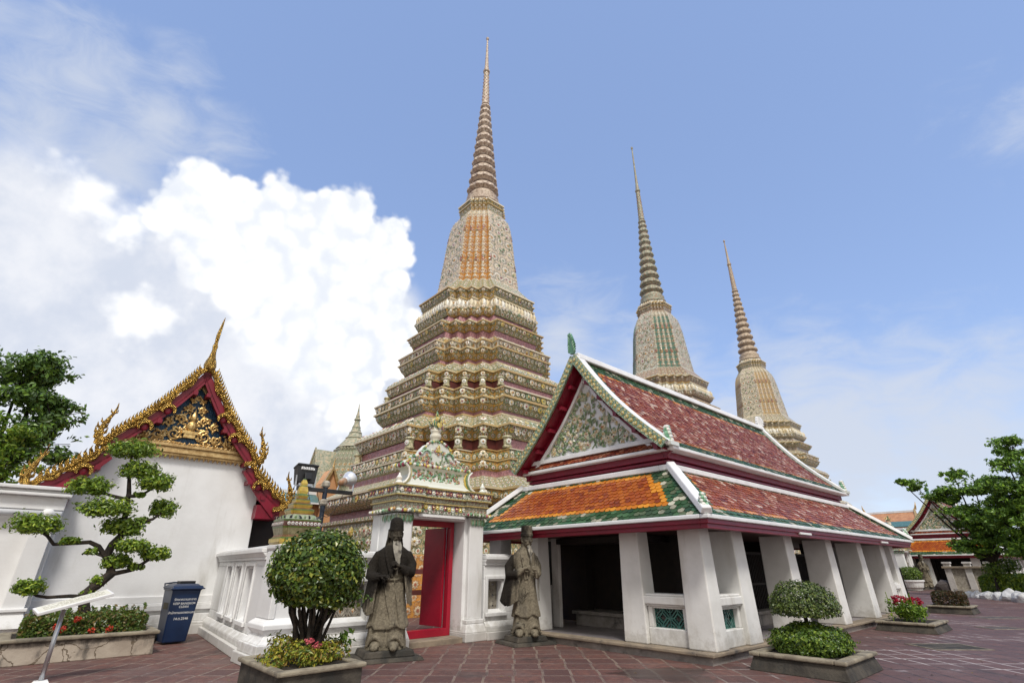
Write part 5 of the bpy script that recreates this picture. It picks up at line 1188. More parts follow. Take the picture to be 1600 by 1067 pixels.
    for i in range(30):
        x = -1.55 + 3.08 * i / 29; b.add([(x - .05, -.085, 3.93), (x + .05, -.085, 3.93), (x, -.075, 3.83), (x, -.125, 3.92)], [(0, 1, 3), (1, 2, 3), (2, 0, 3), (0, 2, 1)])
        b.add([(x - .055, -.17, 4.20), (x + .055, -.17, 4.20), (x, -.16, 4.28), (x, -.21, 4.21)], [(0, 1, 3), (1, 2, 3), (2, 0, 3), (0, 2, 1)])
    b.build('cornice', M['gold_flat'], T, bevel=0.006)
    # gable field: blue glass and gilded scrolls
    b = MB(); b.add([(-1.42, -.03, 4.20), (1.40, -.03, 4.20), (0, -.03, 5.72)], [(0, 1, 2)]); gf = b.build('gable_field', M['blue_glass'], T)
    b = MB()
    for s in (-1, 1):
        A_ = Vector((s * 1.40, -.10, 4.20)); B_ = Vector((0, -.10, 5.72)); d = (B_ - A_).normalized(); n = Vector((s * d.z if d.z > 0 else 0, 0, abs(d.x))).normalized() * .14
        b.strip([A_, B_], [A_ + Vector((s * .24, 0, 0)), B_ + Vector((0, 0, .25))], .10, (0, 1, 0))
    b.build('gable_frame', M['gold_flat'], gf, bevel=0.01)
    b = MB()
    def spiral(cx, cz, r, turns, a0, s, th=.036):
        n = int(14 * turns); pts = []
        for i in range(n + 1):
            t = i / n; a = a0 + s * t * turns * 2 * math.pi; q = r * (1 - t * .88); pts.append((cx + q * math.cos(a), -.06 - .03 * t, cz + q * math.sin(a)))
        b.tube(pts, [th * (1 - .5 * i / n) for i in range(n + 1)], 6, 0)
        for i in range(2, n - 3, 3):
            p_ = Vector(pts[i]); o = (p_ - Vector((cx, -.06, cz))).normalized(); cleaf(b, p_ + o * .03, (0, -1, 0), o + Vector((o.z * s, 0, -o.x * s)) * .8, .11, .05, 0)
    for s in (-1, 1):
        for (x, z, r, tu, a0) in ((.34, 4.46, .17, 1.9, 1.2), (.66, 4.42, .13, 1.6, 2.4), (.26, 4.86, .12, 1.7, -.4), (.52, 4.74, .10, 1.5, 1.0), (.14, 5.15, .09, 1.5, -.8), (.92, 4.36, .09, 1.4, 2.2), (.12, 5.36, .05, 1.3, 0), (1.10, 4.30, .05, 1.2, 2.)):
            spiral(s * x, z, r, tu, a0 if s > 0 else math.pi - a0, s)
        b.tube([(s * .05, -.05, 4.24), (s * .3, -.05, 4.27), (s * .6, -.05, 4.24), (s * .9, -.05, 4.27), (s * 1.2, -.05, 4.25)], .022, 6, 0)
        for q in range(44):
            x = rng.uniform(.08, 1.2); z = 4.26 + rng.random() * max(.02, (1.3 - x) * .95 - .12); an = rng.uniform(.2, 2.6); cleaf(b, (s * x, -.05, z), (0, -1, 0), (s * math.cos(an), 0, math.sin(an)), rng.uniform(.08, .13), .045, 0)
    # small seated figure on a crowned roundel
    b.ball((0, -.09, 4.70), (.12, .09, .14), 12, 8); b.ball((0, -.10, 4.90), (.07, .07, .085), 10, 7); b.lathe([(.075, 4.95), (.06, 5.0), (.03, 5.06), (.005, 5.16)], 8, (0, -.09, 0)); b.box(-.18, .18, -.14, -.03, 4.50, 4.57); b.box(-.13, .13, -.12, -.03, 4.40, 4.50)
    for i in range(12): cleaf(b, (.17 * math.cos(i * .524), -.05, 4.74 + .19 * math.sin(i * .524)), (0, -1, 0), (math.cos(i * .524), 0, math.sin(i * .524)), .12, .05, 0)
    rosette(b, (0, -.05, 5.46), (0, -1, 0), .07, 0, 0, rng)
    b.build('gilded_scrolls', mk('gilt_carving', (0.80, 0.58, 0.25), (0.50, 0.30, 0.10), 12, .34, .7, bmp=.5, bscale=30), gf)
make_hall()
# precinct wall at far left: pilasters, rail with bead caps, heavy coping
def left_wall():
    T = thing('precinct_wall', 'tall white pilastered wall at the left edge, abutting the gilded hall', 'wall', W(-8.06, BW - .35, 0), YAW)
    b = MB(); X = -9.0
    b.box(X, 0, .0, .35, 0, 2.78); b.box(X, .02, -.26, 0, 0, .22); b.box(X, .02, -.20, 0, .22, .34)
    b.box(X, 0.0, -.10, 0, 2.48, 2.74); b.box(X, .05, -.22, .4, 2.74, 2.80); b.box(X, .03, -.17, .38, 2.80, 2.86); b.box(X, .06, -.25, .43, 2.86, 2.93)
    b.build('wall_body', M['plaster'], T, bevel=0.015)
    b = MB(); b.tube([(X, -.13, 2.40), (-.02, -.13, 2.40)], .065, 10); b.build('rail', M['plaster'], T, smooth=True)
    for x in (-.24, -1.42, -2.6, -3.8, -5.0):
        b = MB(); b.box(x - .17, x + .17, -.16, 0, .50, 2.20); b.box(x - .23, x + .23, -.22, 0, 2.20, 2.27); b.box(x - .20, x + .20, -.19, 0, 2.07, 2.11)
        b.frus(x - .26, x + .26, -.28, 0, .34, x - .18, x + .18, -.17, 0, .62); b.box(x - .22, x + .22, -.22, 0, .62, .68)
        b.frus(x - .20, x + .20, -.20, 0, 2.27, x - .08, x + .08, -.2, 0, 2.33)
        b.build('pilaster', M['plaster'], T, bevel=0.012)
        b = MB(); b.ball((x, -.12, 2.41), (.11, .09, .095), 14, 9); b.build('bead_cap', M['plaster'], T, smooth=True)
left_wall()
# ---------------------------------------------------------------- things behind: lamp post, shrine spire, cloister
def lamp_post():
    T = thing('lamp_post', 'dark lamp post with two floodlights on a crossbar behind the pier', 'lamp post', W(-3.90, 6.5, 0), YAW)
    b = MB(); b.tube([(0, 0, 0), (0, 0, 3.0)], .05, 12); b.box(-.09, .09, -.09, .09, 0, .4); b.build('post', M['navy'], T, smooth=False)
    b = MB(); b.lathe([(.05, 2.62), (.085, 2.65), (.085, 2.72), (.05, 2.75)], 14); b.lathe([(.06, 3.0), (.085, 3.03), (.085, 3.1), (.05, 3.14), (.01, 3.15)], 14); b.build('collar', M['lattice_cream'], T)
    b = MB(); b.box(-.62, .62, -.045, .045, 2.89, 2.97); b.build('crossbar', M['black'], T, bevel=.006)
    b = MB(); L = [[(-.17, -.02, 0), (.17, -.02, 0), (.17, .30, 0), (-.17, .30, 0)]]
    b.T = Matrix.Translation((-.46, 0, 3.03)) @ Matrix.Rotation(R(-14), 4, 'X')
    b.frus(-.19, .19, -.04, .16, .02, -.22, .22, -.12, .12, .36); b.box(-.23, .23, -.14, .14, .36, .40); b.box(-.07, .07, -.16, -.04, .05, .19)
    hd = b.build('floodlight', M['black'], T, bevel=.01)
    b = MB(); b.T = Matrix.Translation((-.46, 0, 3.03)) @ Matrix.Rotation(R(-14), 4, 'X')
    rr = random.Random(1); x = -.15                      # worn painted lettering on the housing
    for k in range(6):
        for (dx, z0, z1) in ((0, .27, .325), (.02, .27, .30 if k % 2 else .325)): b.box(x + dx, x + dx + .012, -.1395, -.10, z0, z1)
        b.box(x, x + .034, -.1395, -.10, .295 if k % 3 else .315, .307 if k % 3 else .325); x += .05
    b.build('lettering', M['white_paint'], hd)
    b = MB(); b.box(-.64, -.28, -.02, .02, 2.97, 3.0); b.box(-.27, -.245, -.02, .02, 2.97, 3.2); b.box(-.675, -.65, -.02, .02, 2.97, 3.2); b.box(-.62, -.33, -.08, -.05, 2.98, 3.03); b.build('bracket', M['steel'], T)
    b = MB(); b.T = Matrix.Translation((.46, 0, 3.20)) @ Matrix.Rotation(R(-55), 4, 'Z') @ Matrix.Rotation(R(-70), 4, 'X'); b.lathe([(.05, -.14), (.09, -.10), (.10, -.02), (.13, .03), (.155, .07), (.175, .12), (.18, .135), (.16, .135)], 20); b.build('round_floodlight', M['alu'], T, smooth=True)
    b = MB(); b.T = Matrix.Translation((.46, 0, 3.20)) @ Matrix.Rotation(R(-55), 4, 'Z') @ Matrix.Rotation(R(-70), 4, 'X'); b.lathe([(.02, -.30), (.055, -.29), (.06, -.22), (.085, -.2), (.085, -.1), (.05, -.08)], 14); b.build('lamp_housing', mk('rusty_housing', (0.30, 0.15, 0.07), (0.42, 0.36, 0.30), 9, .6), T, smooth=True)
    b = MB(); b.tube([(.25, -.02, 2.95), (.30, -.02, 3.1), (.38, -.02, 3.22)], .018, 6); b.tube([(.62, -.02, 2.95), (.62, -.02, 3.1), (.58, -.02, 3.22)], .018, 6); b.build('bracket', M['steel'], T)
    b = MB()
    for (x0, x1, dz) in ((-.4, 0, .45), (.4, .0, .40), (-.2, .05, .28)): b.tube([(x0 + (x1 - x0) * t, -.06, 2.9 - dz * math.sin(t * math.pi * .7) - .15 * t) for t in np.linspace(0, 1, 9)], .007, 5)
    b.tube([(-.42, -.05, 2.9), (-.43, -.05, 2.4)], .006, 5)
    b.build('cable', M['black'], T)
lamp_post()
M['shrine_mosaic'] = mosaic('shrine_mosaic', (0.38, 0.36, 0.25), (0.30, 0.34, 0.22), (0.52, 0.48, 0.34), CEN, (0.22, 0.24, 0.14), .45, 18)
M['shrine_relief'] = mk('pale_shrine_relief', (0.44, 0.41, 0.30), (0.20, 0.23, 0.15), 7, .5, bmp=.6, bscale=9, bdist=.1, stain=(0.50, 0.40, 0.26), sscale=5, slo=.5, shi=.6)
M['shrine_face'] = mosaic('shrine_gable_relief', (0.46, 0.42, 0.27), (0.30, 0.33, 0.20), (0.60, 0.56, 0.42), CEN, (0.20, 0.24, 0.14), .24, 22)
def shrine():
    T = thing('spired_shrine', 'distant green-grey shrine with a thin pointed spire and steep gables', 'shrine', W(6.5, 28.5, 0), YAW)
    b = MB(); pr = [(2.2, 0), (2.2, 6.2), (2.4, 6.3), (2.4, 6.6), (1.8, 7.6), (1.7, 8.0), (1.25, 8.6), (1.3, 8.75), (1.05, 9.0)]
    L = [[(x * 1.0, y, z) for x, y in redent(r / 1.066)] for r, z in pr]
    redent_uv(b, [(z0, r0, z1, r1, 0, 0) for (r0, z0), (r1, z1) in zip(pr[:-1], pr[1:])])
    b.build('body', M['shrine_mosaic'], T, fixn=False)
    b = MB(); b.lathe([(1.2, 8.9), (1.1, 9.0), (1.05, 9.05), (.62, 9.6), (.66, 9.65), (.55, 9.75), (.42, 10.0), (.45, 10.05), (.36, 10.15), (.28, 10.4), (.3, 10.44), (.2, 10.7), (.17, 10.95), (.24, 11.0), (.13, 11.2), (.15, 11.24), (.08, 11.5), (.05, 11.75), (.015, 12.2)], 16); b.build('spire', M['shrine_relief'], T)
    for k in range(4):
        b = MB(); b.T = Matrix.Rotation(k * math.pi / 2, 4, 'Z')
        b.ext([(-1.2, 5.4), (1.2, 5.4), (.62, 7.2), (.25, 8.0), (0, 8.55), (-.25, 8.0), (-.62, 7.2)], (0, -2.6, 0), (1, 0, 0), (0, 0, 1), (0, 1, 0), 1.9, 0, 1); b.build('gable', [M['shrine_face'], M['shrine_relief']], T, boxuv=True)
        b = MB(); b.T = Matrix.Rotation(k * math.pi / 2, 4, 'Z')
        for s in (-1, 1): b.tube([(s * 1.28, -2.62, 5.3), (s * .68, -2.62, 7.2), (s * .3, -2.62, 8.0), (0, -2.62, 8.65)], [.11, .09, .08, .05], 6)
        b.build('gable_edge', M['shrine_relief'], T)
shrine()
def cloister():
    T = thing('cloister', 'peach-walled cloister with a teal tiled roof, behind the lamp post', 'building', W(-1.5, 22.5, 0), YAW)
    b = MB(); b.box(0, 7.2, 0, 1.6, 0, 4.45); b.build('wall', M['peach'], T)
    b = MB(); b.frus(-.4, 7.4, -.45, 2.0, 4.42, -.2, 7.3, .5, 1.1, 4.95); b.build('roof', M['teal_roof'], T)
    b = MB(); b.box(-.3, 7.35, .42, 1.18, 4.93, 5.08); b.box(-.42, 7.42, -.5, -.38, 4.36, 4.44); b.build('ridge_cap', M['ridge'], T)
    t2 = thing('small_gilded_gable', 'small gilded porch gable poking up behind the lamp post', 'gable', W(2.65, 22.2, 0), YAW)
    b = MB(); b.ext([(-.40, 0), (.40, 0), (.40, 5.5), (.15, 6.0), (0, 6.25), (-.15, 6.0), (-.40, 5.5)], (0, 0, 0), (1, 0, 0), (0, 0, 1), (0, 1, 0), 1.0); b.build('porch', M['peach'], t2)
    b = MB()
    for s in (-1, 1): b.strip([(s * .52, -.15, 5.3), (s * .2, -.15, 6.0), (0, -.15, 6.4)], [(s * .36, -.15, 5.3), (s * .08, -.15, 5.95), (0, -.15, 6.2)], .25, (0, 1, 0))
    b.tube([(0, -.05, 6.35), (0, -.05, 6.55), (.03, -.1, 6.85)], [.07, .05, .01], 6); b.build('gable_edge', M['gold_flat'], t2)
cloister()
# ---------------------------------------------------------------- planters and clipped plants
def planter(name, label, a0, a1, b0, b1, h, batter=.05, lip=.05, group='concrete planters', light=False):
    cx, cy = (a0 + a1) / 2, (b0 + b1) / 2; T = thing(name, label, 'planter', W(cx, cy, 0), YAW, group)
    w, d = (a1 - a0) / 2, (b1 - b0) / 2; b = MB()
    b.frus(-w + lip - batter * .0, w - lip, -d + lip, d - lip, 0, -w + lip, w - lip, -d + lip, d - lip, h - .05)
    if batter: b = MB(); b.frus(-w + lip + (-batter if batter > 0 else 0), w - lip + batter, -d + lip - batter, d - lip + batter, 0, -w + lip, w - lip, -d + lip, d - lip, h - .05)
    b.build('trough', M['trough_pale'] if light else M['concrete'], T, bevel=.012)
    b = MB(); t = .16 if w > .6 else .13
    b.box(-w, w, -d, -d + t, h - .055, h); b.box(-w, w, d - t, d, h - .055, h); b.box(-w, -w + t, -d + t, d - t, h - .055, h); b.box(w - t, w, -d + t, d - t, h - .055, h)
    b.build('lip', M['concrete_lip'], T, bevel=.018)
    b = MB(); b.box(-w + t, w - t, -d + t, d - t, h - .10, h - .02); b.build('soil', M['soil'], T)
    return T
M['trough_pale'] = mk('cracked_pale_render', (0.42, 0.36, 0.29), (0.29, 0.24, 0.19), 2.2, 0.85, bmp=.3, stain=(0.05, 0.045, 0.04), sscale=2.6, slo=.50, shi=.68, drip=2.0)
def cracks(m):
    nt = m.node_tree; N = nodes(nt); p = [n for n in nt.nodes if n.type == 'BSDF_PRINCIPLED'][0]; col = p.inputs['Base Color'].links[0].from_socket
    tc = N('ShaderNodeTexCoord').outputs['Object']; nz = N('ShaderNodeTexNoise', i_Vector=tc, i_Scale=4.0, i_Detail=5).outputs[1]
    v = N('ShaderNodeVectorMath', operation='ADD', i_0=tc, i_1=N('ShaderNodeVectorMath', operation='MULTIPLY', i_0=nz, i_1=(.35, .35, .35)).outputs[0]).outputs[0]
    d = N('ShaderNodeTexVoronoi', feature='DISTANCE_TO_EDGE', i_Vector=v, i_Scale=2.6).outputs['Distance']
    c = mixc(N, smooth(N, d, .028, .008), col, (0.12, 0.09, 0.06))
    sz = N('ShaderNodeSeparateXYZ', i_0=tc).outputs[2]; n2 = N('ShaderNodeTexNoise', i_Vector=tc, i_Scale=7.0, i_Detail=8, i_Roughness=.7).outputs[0]
    c = mixc(N, mathn(N, 'MULTIPLY', smooth(N, mathn(N, 'ADD', sz, mathn(N, 'MULTIPLY', n2, .28)), .36, .46), .85), c, (0.035, 0.03, 0.025))
    nt.links.new(c, p.inputs['Base Color'])
cracks(M['trough_pale'])
def plant(name, label, cat, a, b, z=0.0, rz=YAW, group=None): return thing(name, label, cat, W(a, b, z), rz, group)
G = lambda s: np.random.default_rng(s)

planter('planter', 'long pale cracked planter holding the cloud-pruned tree', -8.35, -6.2, 7.3, 8.75, .37, .03, .06, light=True)
planter('planter', 'square planter under the round ball tree, at front centre', -5.86, -4.74, 2.2, 3.75, .30, .0, .04)
planter('planter', 'large dark planter of the mushroom-shaped topiary, nearest at right', .22, 1.66, -1.78, -.45, .24, .07, .05)
planter('planter', 'low planter of crimson flowers, second along the pavilion side', 7.6, 9.15, -1.42, -.22, .21, .08, .05)
planter('planter', 'low planter of the bronze-leaved bush, farthest along the pavilion side', 14.8, 16.1, -1.1, .1, .24, .06, .05)

# ixora hedge round the bonsai
p = plant('ixora_hedge', 'low green hedge with a few orange-red flower heads under the cloud-pruned tree', 'hedge', -7.25, 8.0)
b = MB(); boxclump(b, -.88, .88, -.48, .48, .34, .66, 5200, .062, G(1), 0, .16, .02); boxclump(b, -.80, .80, -.42, .42, .34, .56, 1800, .06, G(2), 0, .2, .02)
rg = random.Random(3)
for k in range(60):
    x = rg.uniform(-.85, .85); y = rg.uniform(-.45, .4); z = rg.uniform(.62, .72); b.tube([(x, y, z - .12), (x + rg.uniform(-.03, .03), y, z + .05)], .004, 4, 0); leafset(b, np.array([[x + rg.uniform(-.02, .02), y, z + .02 * i] for i in range(4)]), np.array([[rg.uniform(-1, 1), -1, .5]] * 4), .06, G(k), 0)
b.build('foliage', M['leaf_ixora'], p)
for (x, z) in ((-.18, .60), (-.42, .50), (-.34, .46), (.06, .42), (.30, .43)):
    b = MB(); gq = G(int(abs(x) * 100)); clump(b, (x, -.50, z), (.055, .045, .045), 46, .035, gq, 0, .6, .8, .7); b.build('flower_head', M['petal_red'], p)
# cloud-pruned tree
p = plant('cloud_pruned_tree', 'cloud-pruned tree with leafy pads on a crooked trunk before the white hall', 'tree', -7.3, 8.1)
o = np.array([-7.3, 0]); J = lambda a, z, y=0.0: (a + 7.3, y, z)
b = MB()
b.tube([J(-7.30, .34, .05), J(-7.33, .71, .02), J(-7.41, .94), J(-7.27, 1.10, -.02), J(-7.11, 1.28), J(-7.13, 1.45, .03), J(-7.26, 1.60), J(-7.22, 1.8, -.03), J(-7.12, 1.98), J(-7.14, 2.2, .02), J(-7.17, 2.39), J(-7.21, 2.75, .03), J(-7.30, 3.1), J(-7.36, 3.5)], [.105, .09, .085, .09, .085, .07, .075, .07, .062, .05, .05, .042, .03, .018], 9, 0)
for pts, r in (([(-7.2, 1.50), (-7.42, 1.76), (-7.57, 1.83), (-7.86, 1.80), (-8.07, 1.78), (-8.2, 1.92), (-8.36, 2.02)], .045), ([(-7.25, 1.58), (-7.55, 1.68), (-7.62, 1.62)], .03), ([(-7.11, 2.02), (-6.92, 2.19), (-6.7, 2.28), (-6.57, 2.42)], .04), ([(-7.12, 1.28), (-6.9, 1.33), (-6.78, 1.36), (-6.6, 1.52), (-6.5, 1.6)], .045), ([(-7.38, .92), (-7.6, .93), (-7.9, .92), (-8.05, .95), (-8.17, 1.02)], .035), ([(-7.17, 2.4), (-7.35, 2.38), (-7.5, 2.38)], .035), ([(-7.21, 2.68), (-7.0, 2.72), (-6.82, 2.9)], .035), ([(-7.22, 2.62), (-7.5, 2.68), (-7.82, 2.78)], .035), ([(-7.2, 1.75), (-7.0, 1.72), (-6.9, 1.74)], .03)):
    n = len(pts); b.tube([J(x, z, .04 * math.sin(i * 1.7) + (.06 if x < -7.5 else -.04)) for i, (x, z) in enumerate(pts)], [r * (1 - .6 * i / n) for i in range(n)], 7, 0)
b.build('trunk', M['bark'], p)
pads = [(-7.38, 3.58, .50, .24), (-6.84, 2.95, .36, .24), (-7.84, 2.80, .43, .22), (-7.16, 3.17, .40, .24), (-7.50, 2.42, .48, .25), (-6.57, 2.46, .30, .25), (-7.15, 2.10, .42, .23), (-8.40, 2.08, .43, .24), (-6.92, 1.76, .33, .17), (-7.06, 1.50, .30, .20), (-6.49, 1.62, .29, .17), (-8.20, 1.06, .25, .16), (-7.86, 1.83, .17, .08), (-7.25, 1.15, .16, .12), (-7.50, 1.66, .12, .07), (-6.86, 2.24, .14, .07), (-7.02, 2.72, .13, .06), (-6.76, 1.40, .15, .08), (-7.36, .98, .14, .07)]
for i, (a, z, rx, rz_) in enumerate(pads):
    rx *= .9; rz_ *= .9
    b = MB(); gq = G(40 + i); y = (.10, -.12, .05, -.02, -.14, .08, .1)[i % 7] if rx > .2 else 0
    n = int(1750 * rx); subs = 6 if rx > .2 else 3
    for q in range(subs):
        an = q * 2 * math.pi / subs + i; k_ = gq.uniform(.40, .62); cx = a + 7.3 + rx * k_ * math.cos(an); cy = y + rx * k_ * .85 * math.sin(an); zz = z + rz_ * gq.uniform(-.10, .28)
        s_ = gq.uniform(.40, .58); clump(b, (cx, cy, zz), (rx * s_, rx * s_, rz_ * gq.uniform(.6, .95)), int(n * .30), .078, gq, 0, .5, .85, .46, .3, zmin=z - rz_ * .62)
    clump(b, (a + 7.3, y, z + rz_ * .15), (rx * .72, rx * .62, rz_ * .75), int(n * .35), .075, gq, 0, .3, .9, .46)
    for q in range(int(26 * rx)):                       # stray shoots
        d = gq.normal(size=3); d /= np.linalg.norm(d); d[2] = abs(d[2]); c_ = np.array([a + 7.3, y, z]) + d * np.array([rx, rx * .85, rz_]) * gq.uniform(.95, 1.15)
        leafset(b, c_ + gq.normal(size=(5, 3)) * .025, d + gq.normal(size=(5, 3)) * .5, .07, gq, 0, .42)
    b.build('leaf_pad', M['leaf_bonsai'], p)
# ball tree
p = plant('ball_tree', 'round clipped ball tree on many dark stems at front centre', 'tree', -5.27, 2.9)
b = MB(); gq = G(7)
for i in range(26):
    t = i * 2.4; r0 = .05 + .05 * (i % 3) ; r1 = .22 + .16 * gq.random(); b.tube([(r0 * math.cos(t), r0 * math.sin(t), .26), (r0 * 1.25 * math.cos(t + .3), r0 * 1.25 * math.sin(t + .3), .55), (r1 * .8 * math.cos(t + .2), r1 * .8 * math.sin(t + .2), .85), (r1 * math.cos(t), r1 * math.sin(t), 1.1)], [.030, .024, .018, .01], 6)
b.build('trunk', M['bark'], p)
b = MB(); clump(b, (0, 0, 1.36), (.63, .63, .52), 11500, .062, gq, 0, .72, .75, .62, .05, zmin=.93); clump(b, (0, 0, 1.38), (.48, .48, .42), 3500, .06, gq, 0, .5, .9, .6, zmin=1.0)
clump(b, (.2, -.1, 1.02), (.45, .45, .16), 900, .055, gq, 0, .6, .8, .6)
for i in range(70):
    d = gq.normal(size=3); d /= np.linalg.norm(d); d[2] = abs(d[2]); q = np.array([0, 0, 1.36]) + d * np.array([.65, .65, .54]) * gq.uniform(.98, 1.07); leafset(b, q + gq.normal(size=(4, 3)) * .022, d + gq.normal(size=(4, 3)) * .5, .06, gq)
b.build('foliage', M['leaf_ball'], p)
p = plant('yellow_bush', 'low yellow-green bush with two pink flower heads under the ball tree', 'bush', -5.3, 2.9)
b = MB()
for i in range(16):
    t = i * 2.39; r = .14 + .30 * math.sqrt((i + .5) / 16); clump(b, (r * math.cos(t) * 1.05, r * math.sin(t), .40 + .07 * math.sin(i * 1.9)), (.17, .17, .13), 190, .055, G(60 + i), 0, .5, .9, .42)
gq = G(91)
for i in range(9): leafset(b, np.array([.50, -.12, .52]) + gq.normal(size=(5, 3)) * .05, gq.normal(size=(5, 3)) + np.array([0, -1, 1]), .10, gq, 1, .4)
b.build('foliage', [M['leaf_yellow'], M['leaf_lime']], p)
for (x, y, z) in ((-.10, -.36, .55), (-.02, -.42, .50)):
    b = MB(); clump(b, (x, y, z), (.055, .05, .035), 60, .03, gq, 0, .6, .8, .7); b.build('flower_head', M['petal_pink'], p)
# mushroom topiary
p = plant('mushroom_topiary', 'dome-topped topiary above a clipped ring hedge at right front', 'topiary', .93, -1.13)
b = MB(); b.tube([(0, 0, .2), (.01, 0, .5), (-.01, .01, .75), (0, 0, .9)], [.04, .034, .03, .028], 9)
for i in range(8): b.tube([(0, 0, .72), (.18 * math.cos(i), .18 * math.sin(i), .84), (.34 * math.cos(i), .34 * math.sin(i), .9)], [.018, .012, .006], 6)
b.build('trunk', M['bark'], p)
b = MB(); gq = G(17); clump(b, (0, 0, .84), (.50, .50, .37), 7600, .042, gq, 0, .78, .75, .55, .05, zmin=.72); clump(b, (0, 0, .82), (.42, .42, .14), 2500, .042, gq, 0, .3, .9, .55, zmin=.68); b.build('dome', M['leaf_dome'], p)
b = MB(); clump(b, (0, 0, .37), (.58, .56, .25), 8200, .048, gq, 0, .75, .75, .55, .07, zmin=.2); clump(b, (0, 0, .40), (.44, .44, .2), 1800, .048, gq, 0, .4, .9, .55, zmin=.2); b.build('ring_hedge', M['leaf_box'], p)
# crimson flowers
p = plant('flower_bed', 'crimson flower heads over yellow-green leaves in the second planter', 'flowers', 8.35, -.82)
b = MB(); gq = G(23)
for i in range(18):
    x = gq.uniform(-.5, .5); y = gq.uniform(-.34, .34); h = .38 + .22 * gq.random() - .10 * x; b.tube([(x, y, .18), (x + .02, y, .2 + h * .5), (x + gq.uniform(-.04, .04), y, .2 + h)], .008, 5, 0)
    clump(b, (x, y, .24 + h * .38), (.12, .12, h * .42), 75, .085, gq, 0, .3, 1., .4)
b.build('foliage', M['leaf_lime'], p)
for i in range(17):
    x = gq.uniform(-.5, .5); y = gq.uniform(-.34, .34); z = .76 - .20 * (x + .5) + gq.uniform(-.05, .06); b = MB(); clump(b, (x, y, z), (.065, .06, .04), 46, .045, gq, 0, .5, .8, .7); b.build('flower_head', M['petal_magenta'], p)
p = plant('bronze_bush', 'dark bronze-green clipped bush in the farthest planter', 'bush', 15.45, -.5)
b = MB(); boxclump(b, -.54, .54, -.44, .44, .2, .66, 4200, .06, G(29), 0, .2, .03); b.build('foliage', M['leaf_bronze'], p)

# ---------------------------------------------------------------- litter bin, information board
FONT = None
def text_mesh(s, size, name, mat_, parent, M4, ext=.0015):
    c = bpy.data.curves.new(name, 'FONT'); c.body = s; c.size = size; c.align_x = 'CENTER'; c.align_y = 'CENTER'; c.extrude = ext
    to = bpy.data.objects.new(name, c); sc.collection.objects.link(to)
    bpy.context.view_layer.update(); dg = bpy.context.evaluated_depsgraph_get(); me = bpy.data.meshes.new_from_object(to.evaluated_get(dg)); bpy.data.objects.remove(to)
    me.transform(M4); me.materials.clear(); me.materials.append(mat_); ob = bpy.data.objects.new(name, me); sc.collection.objects.link(ob); ob.parent = parent; return ob
def litter_bin():
    T = thing('litter_bin', 'blue wheeled litter bin with white lettering beside the pale planter', 'bin', W(-5.72, 8.78, 0), YAW + R(4))
    b = MB(); b.frus(-.21, .21, -.27, .22, .03, -.265, .265, -.33, .31, .98); b.frus(-.275, .275, -.335, .32, .96, -.29, .29, -.35, .34, 1.0)
    body = b.build('body', M['bin'], T, bevel=.025)
    b = MB(); b.frus(-.295, .295, -.37, .36, 1.0, -.28, .28, -.34, .33, 1.05); b.frus(-.26, .26, -.28, .30, 1.05, -.20, .22, -.18, .28, 1.085); b.box(-.32, .32, -.385, -.32, .985, 1.01); lid = b.build('lid', M['bin'], T, bevel=.014)
    b = MB(); b.box(-.08, .21, -.02, .24, 1.08, 1.135); b.build('flap', M['black'], lid, bevel=.006)
    b = MB(); b.tube([(-.25, .36, 1.0), (-.25, .44, 1.08), (-.1, .44, 1.10), (.2, .44, 1.10), (.25, .44, 1.08), (.25, .36, 1.0)], .016, 8); b.build('handle', M['bin'], T, smooth=True)
    for s in (-1, 1):
        b = MB(); b.T = Matrix.Translation((s * .235, .24, .10)) @ Matrix.Rotation(R(90), 4, 'Y'); b.lathe([(.03, -.025), (.095, -.025), (.10, -.015), (.10, .015), (.095, .025), (.03, .025)], 18); b.build('wheel', M['black'], T)
    b = MB(); b.add([(-.2475, .12, .62), (-.2475, -.20, .62), (-.2535, -.21, .74), (-.2535, .13, .74)], [(0, 1, 2, 3)]); b.build('side_sticker', M['yellow_paint'], T, loc=(-.0015, 0, 0))
    al = math.atan2(.06, .95)
    def place(x, z): return Matrix.Translation((x, -.27 - (z - .03) / .95 * .06 - .0015, z)) @ Matrix.Rotation(R(90) + al, 4, 'X')
    text_mesh('KEEP BANGKOK', .056, 'lettering', M['white_paint'], body, place(.01, .725)); text_mesh('CLEAN', .056, 'lettering', M['white_paint'], body, place(.01, .665))
    text_mesh('รักษาความสะอาด', .06, 'lettering', M['white_paint'], body, place(.01, .80)); text_mesh('สำนักงานเขตพระนคร', .058, 'lettering', M['white_paint'], body, place(.0, .56))
    text_mesh('14.ต.2546', .066, 'lettering', M['white_paint'], body, place(.01, .45)); 
litter_bin()
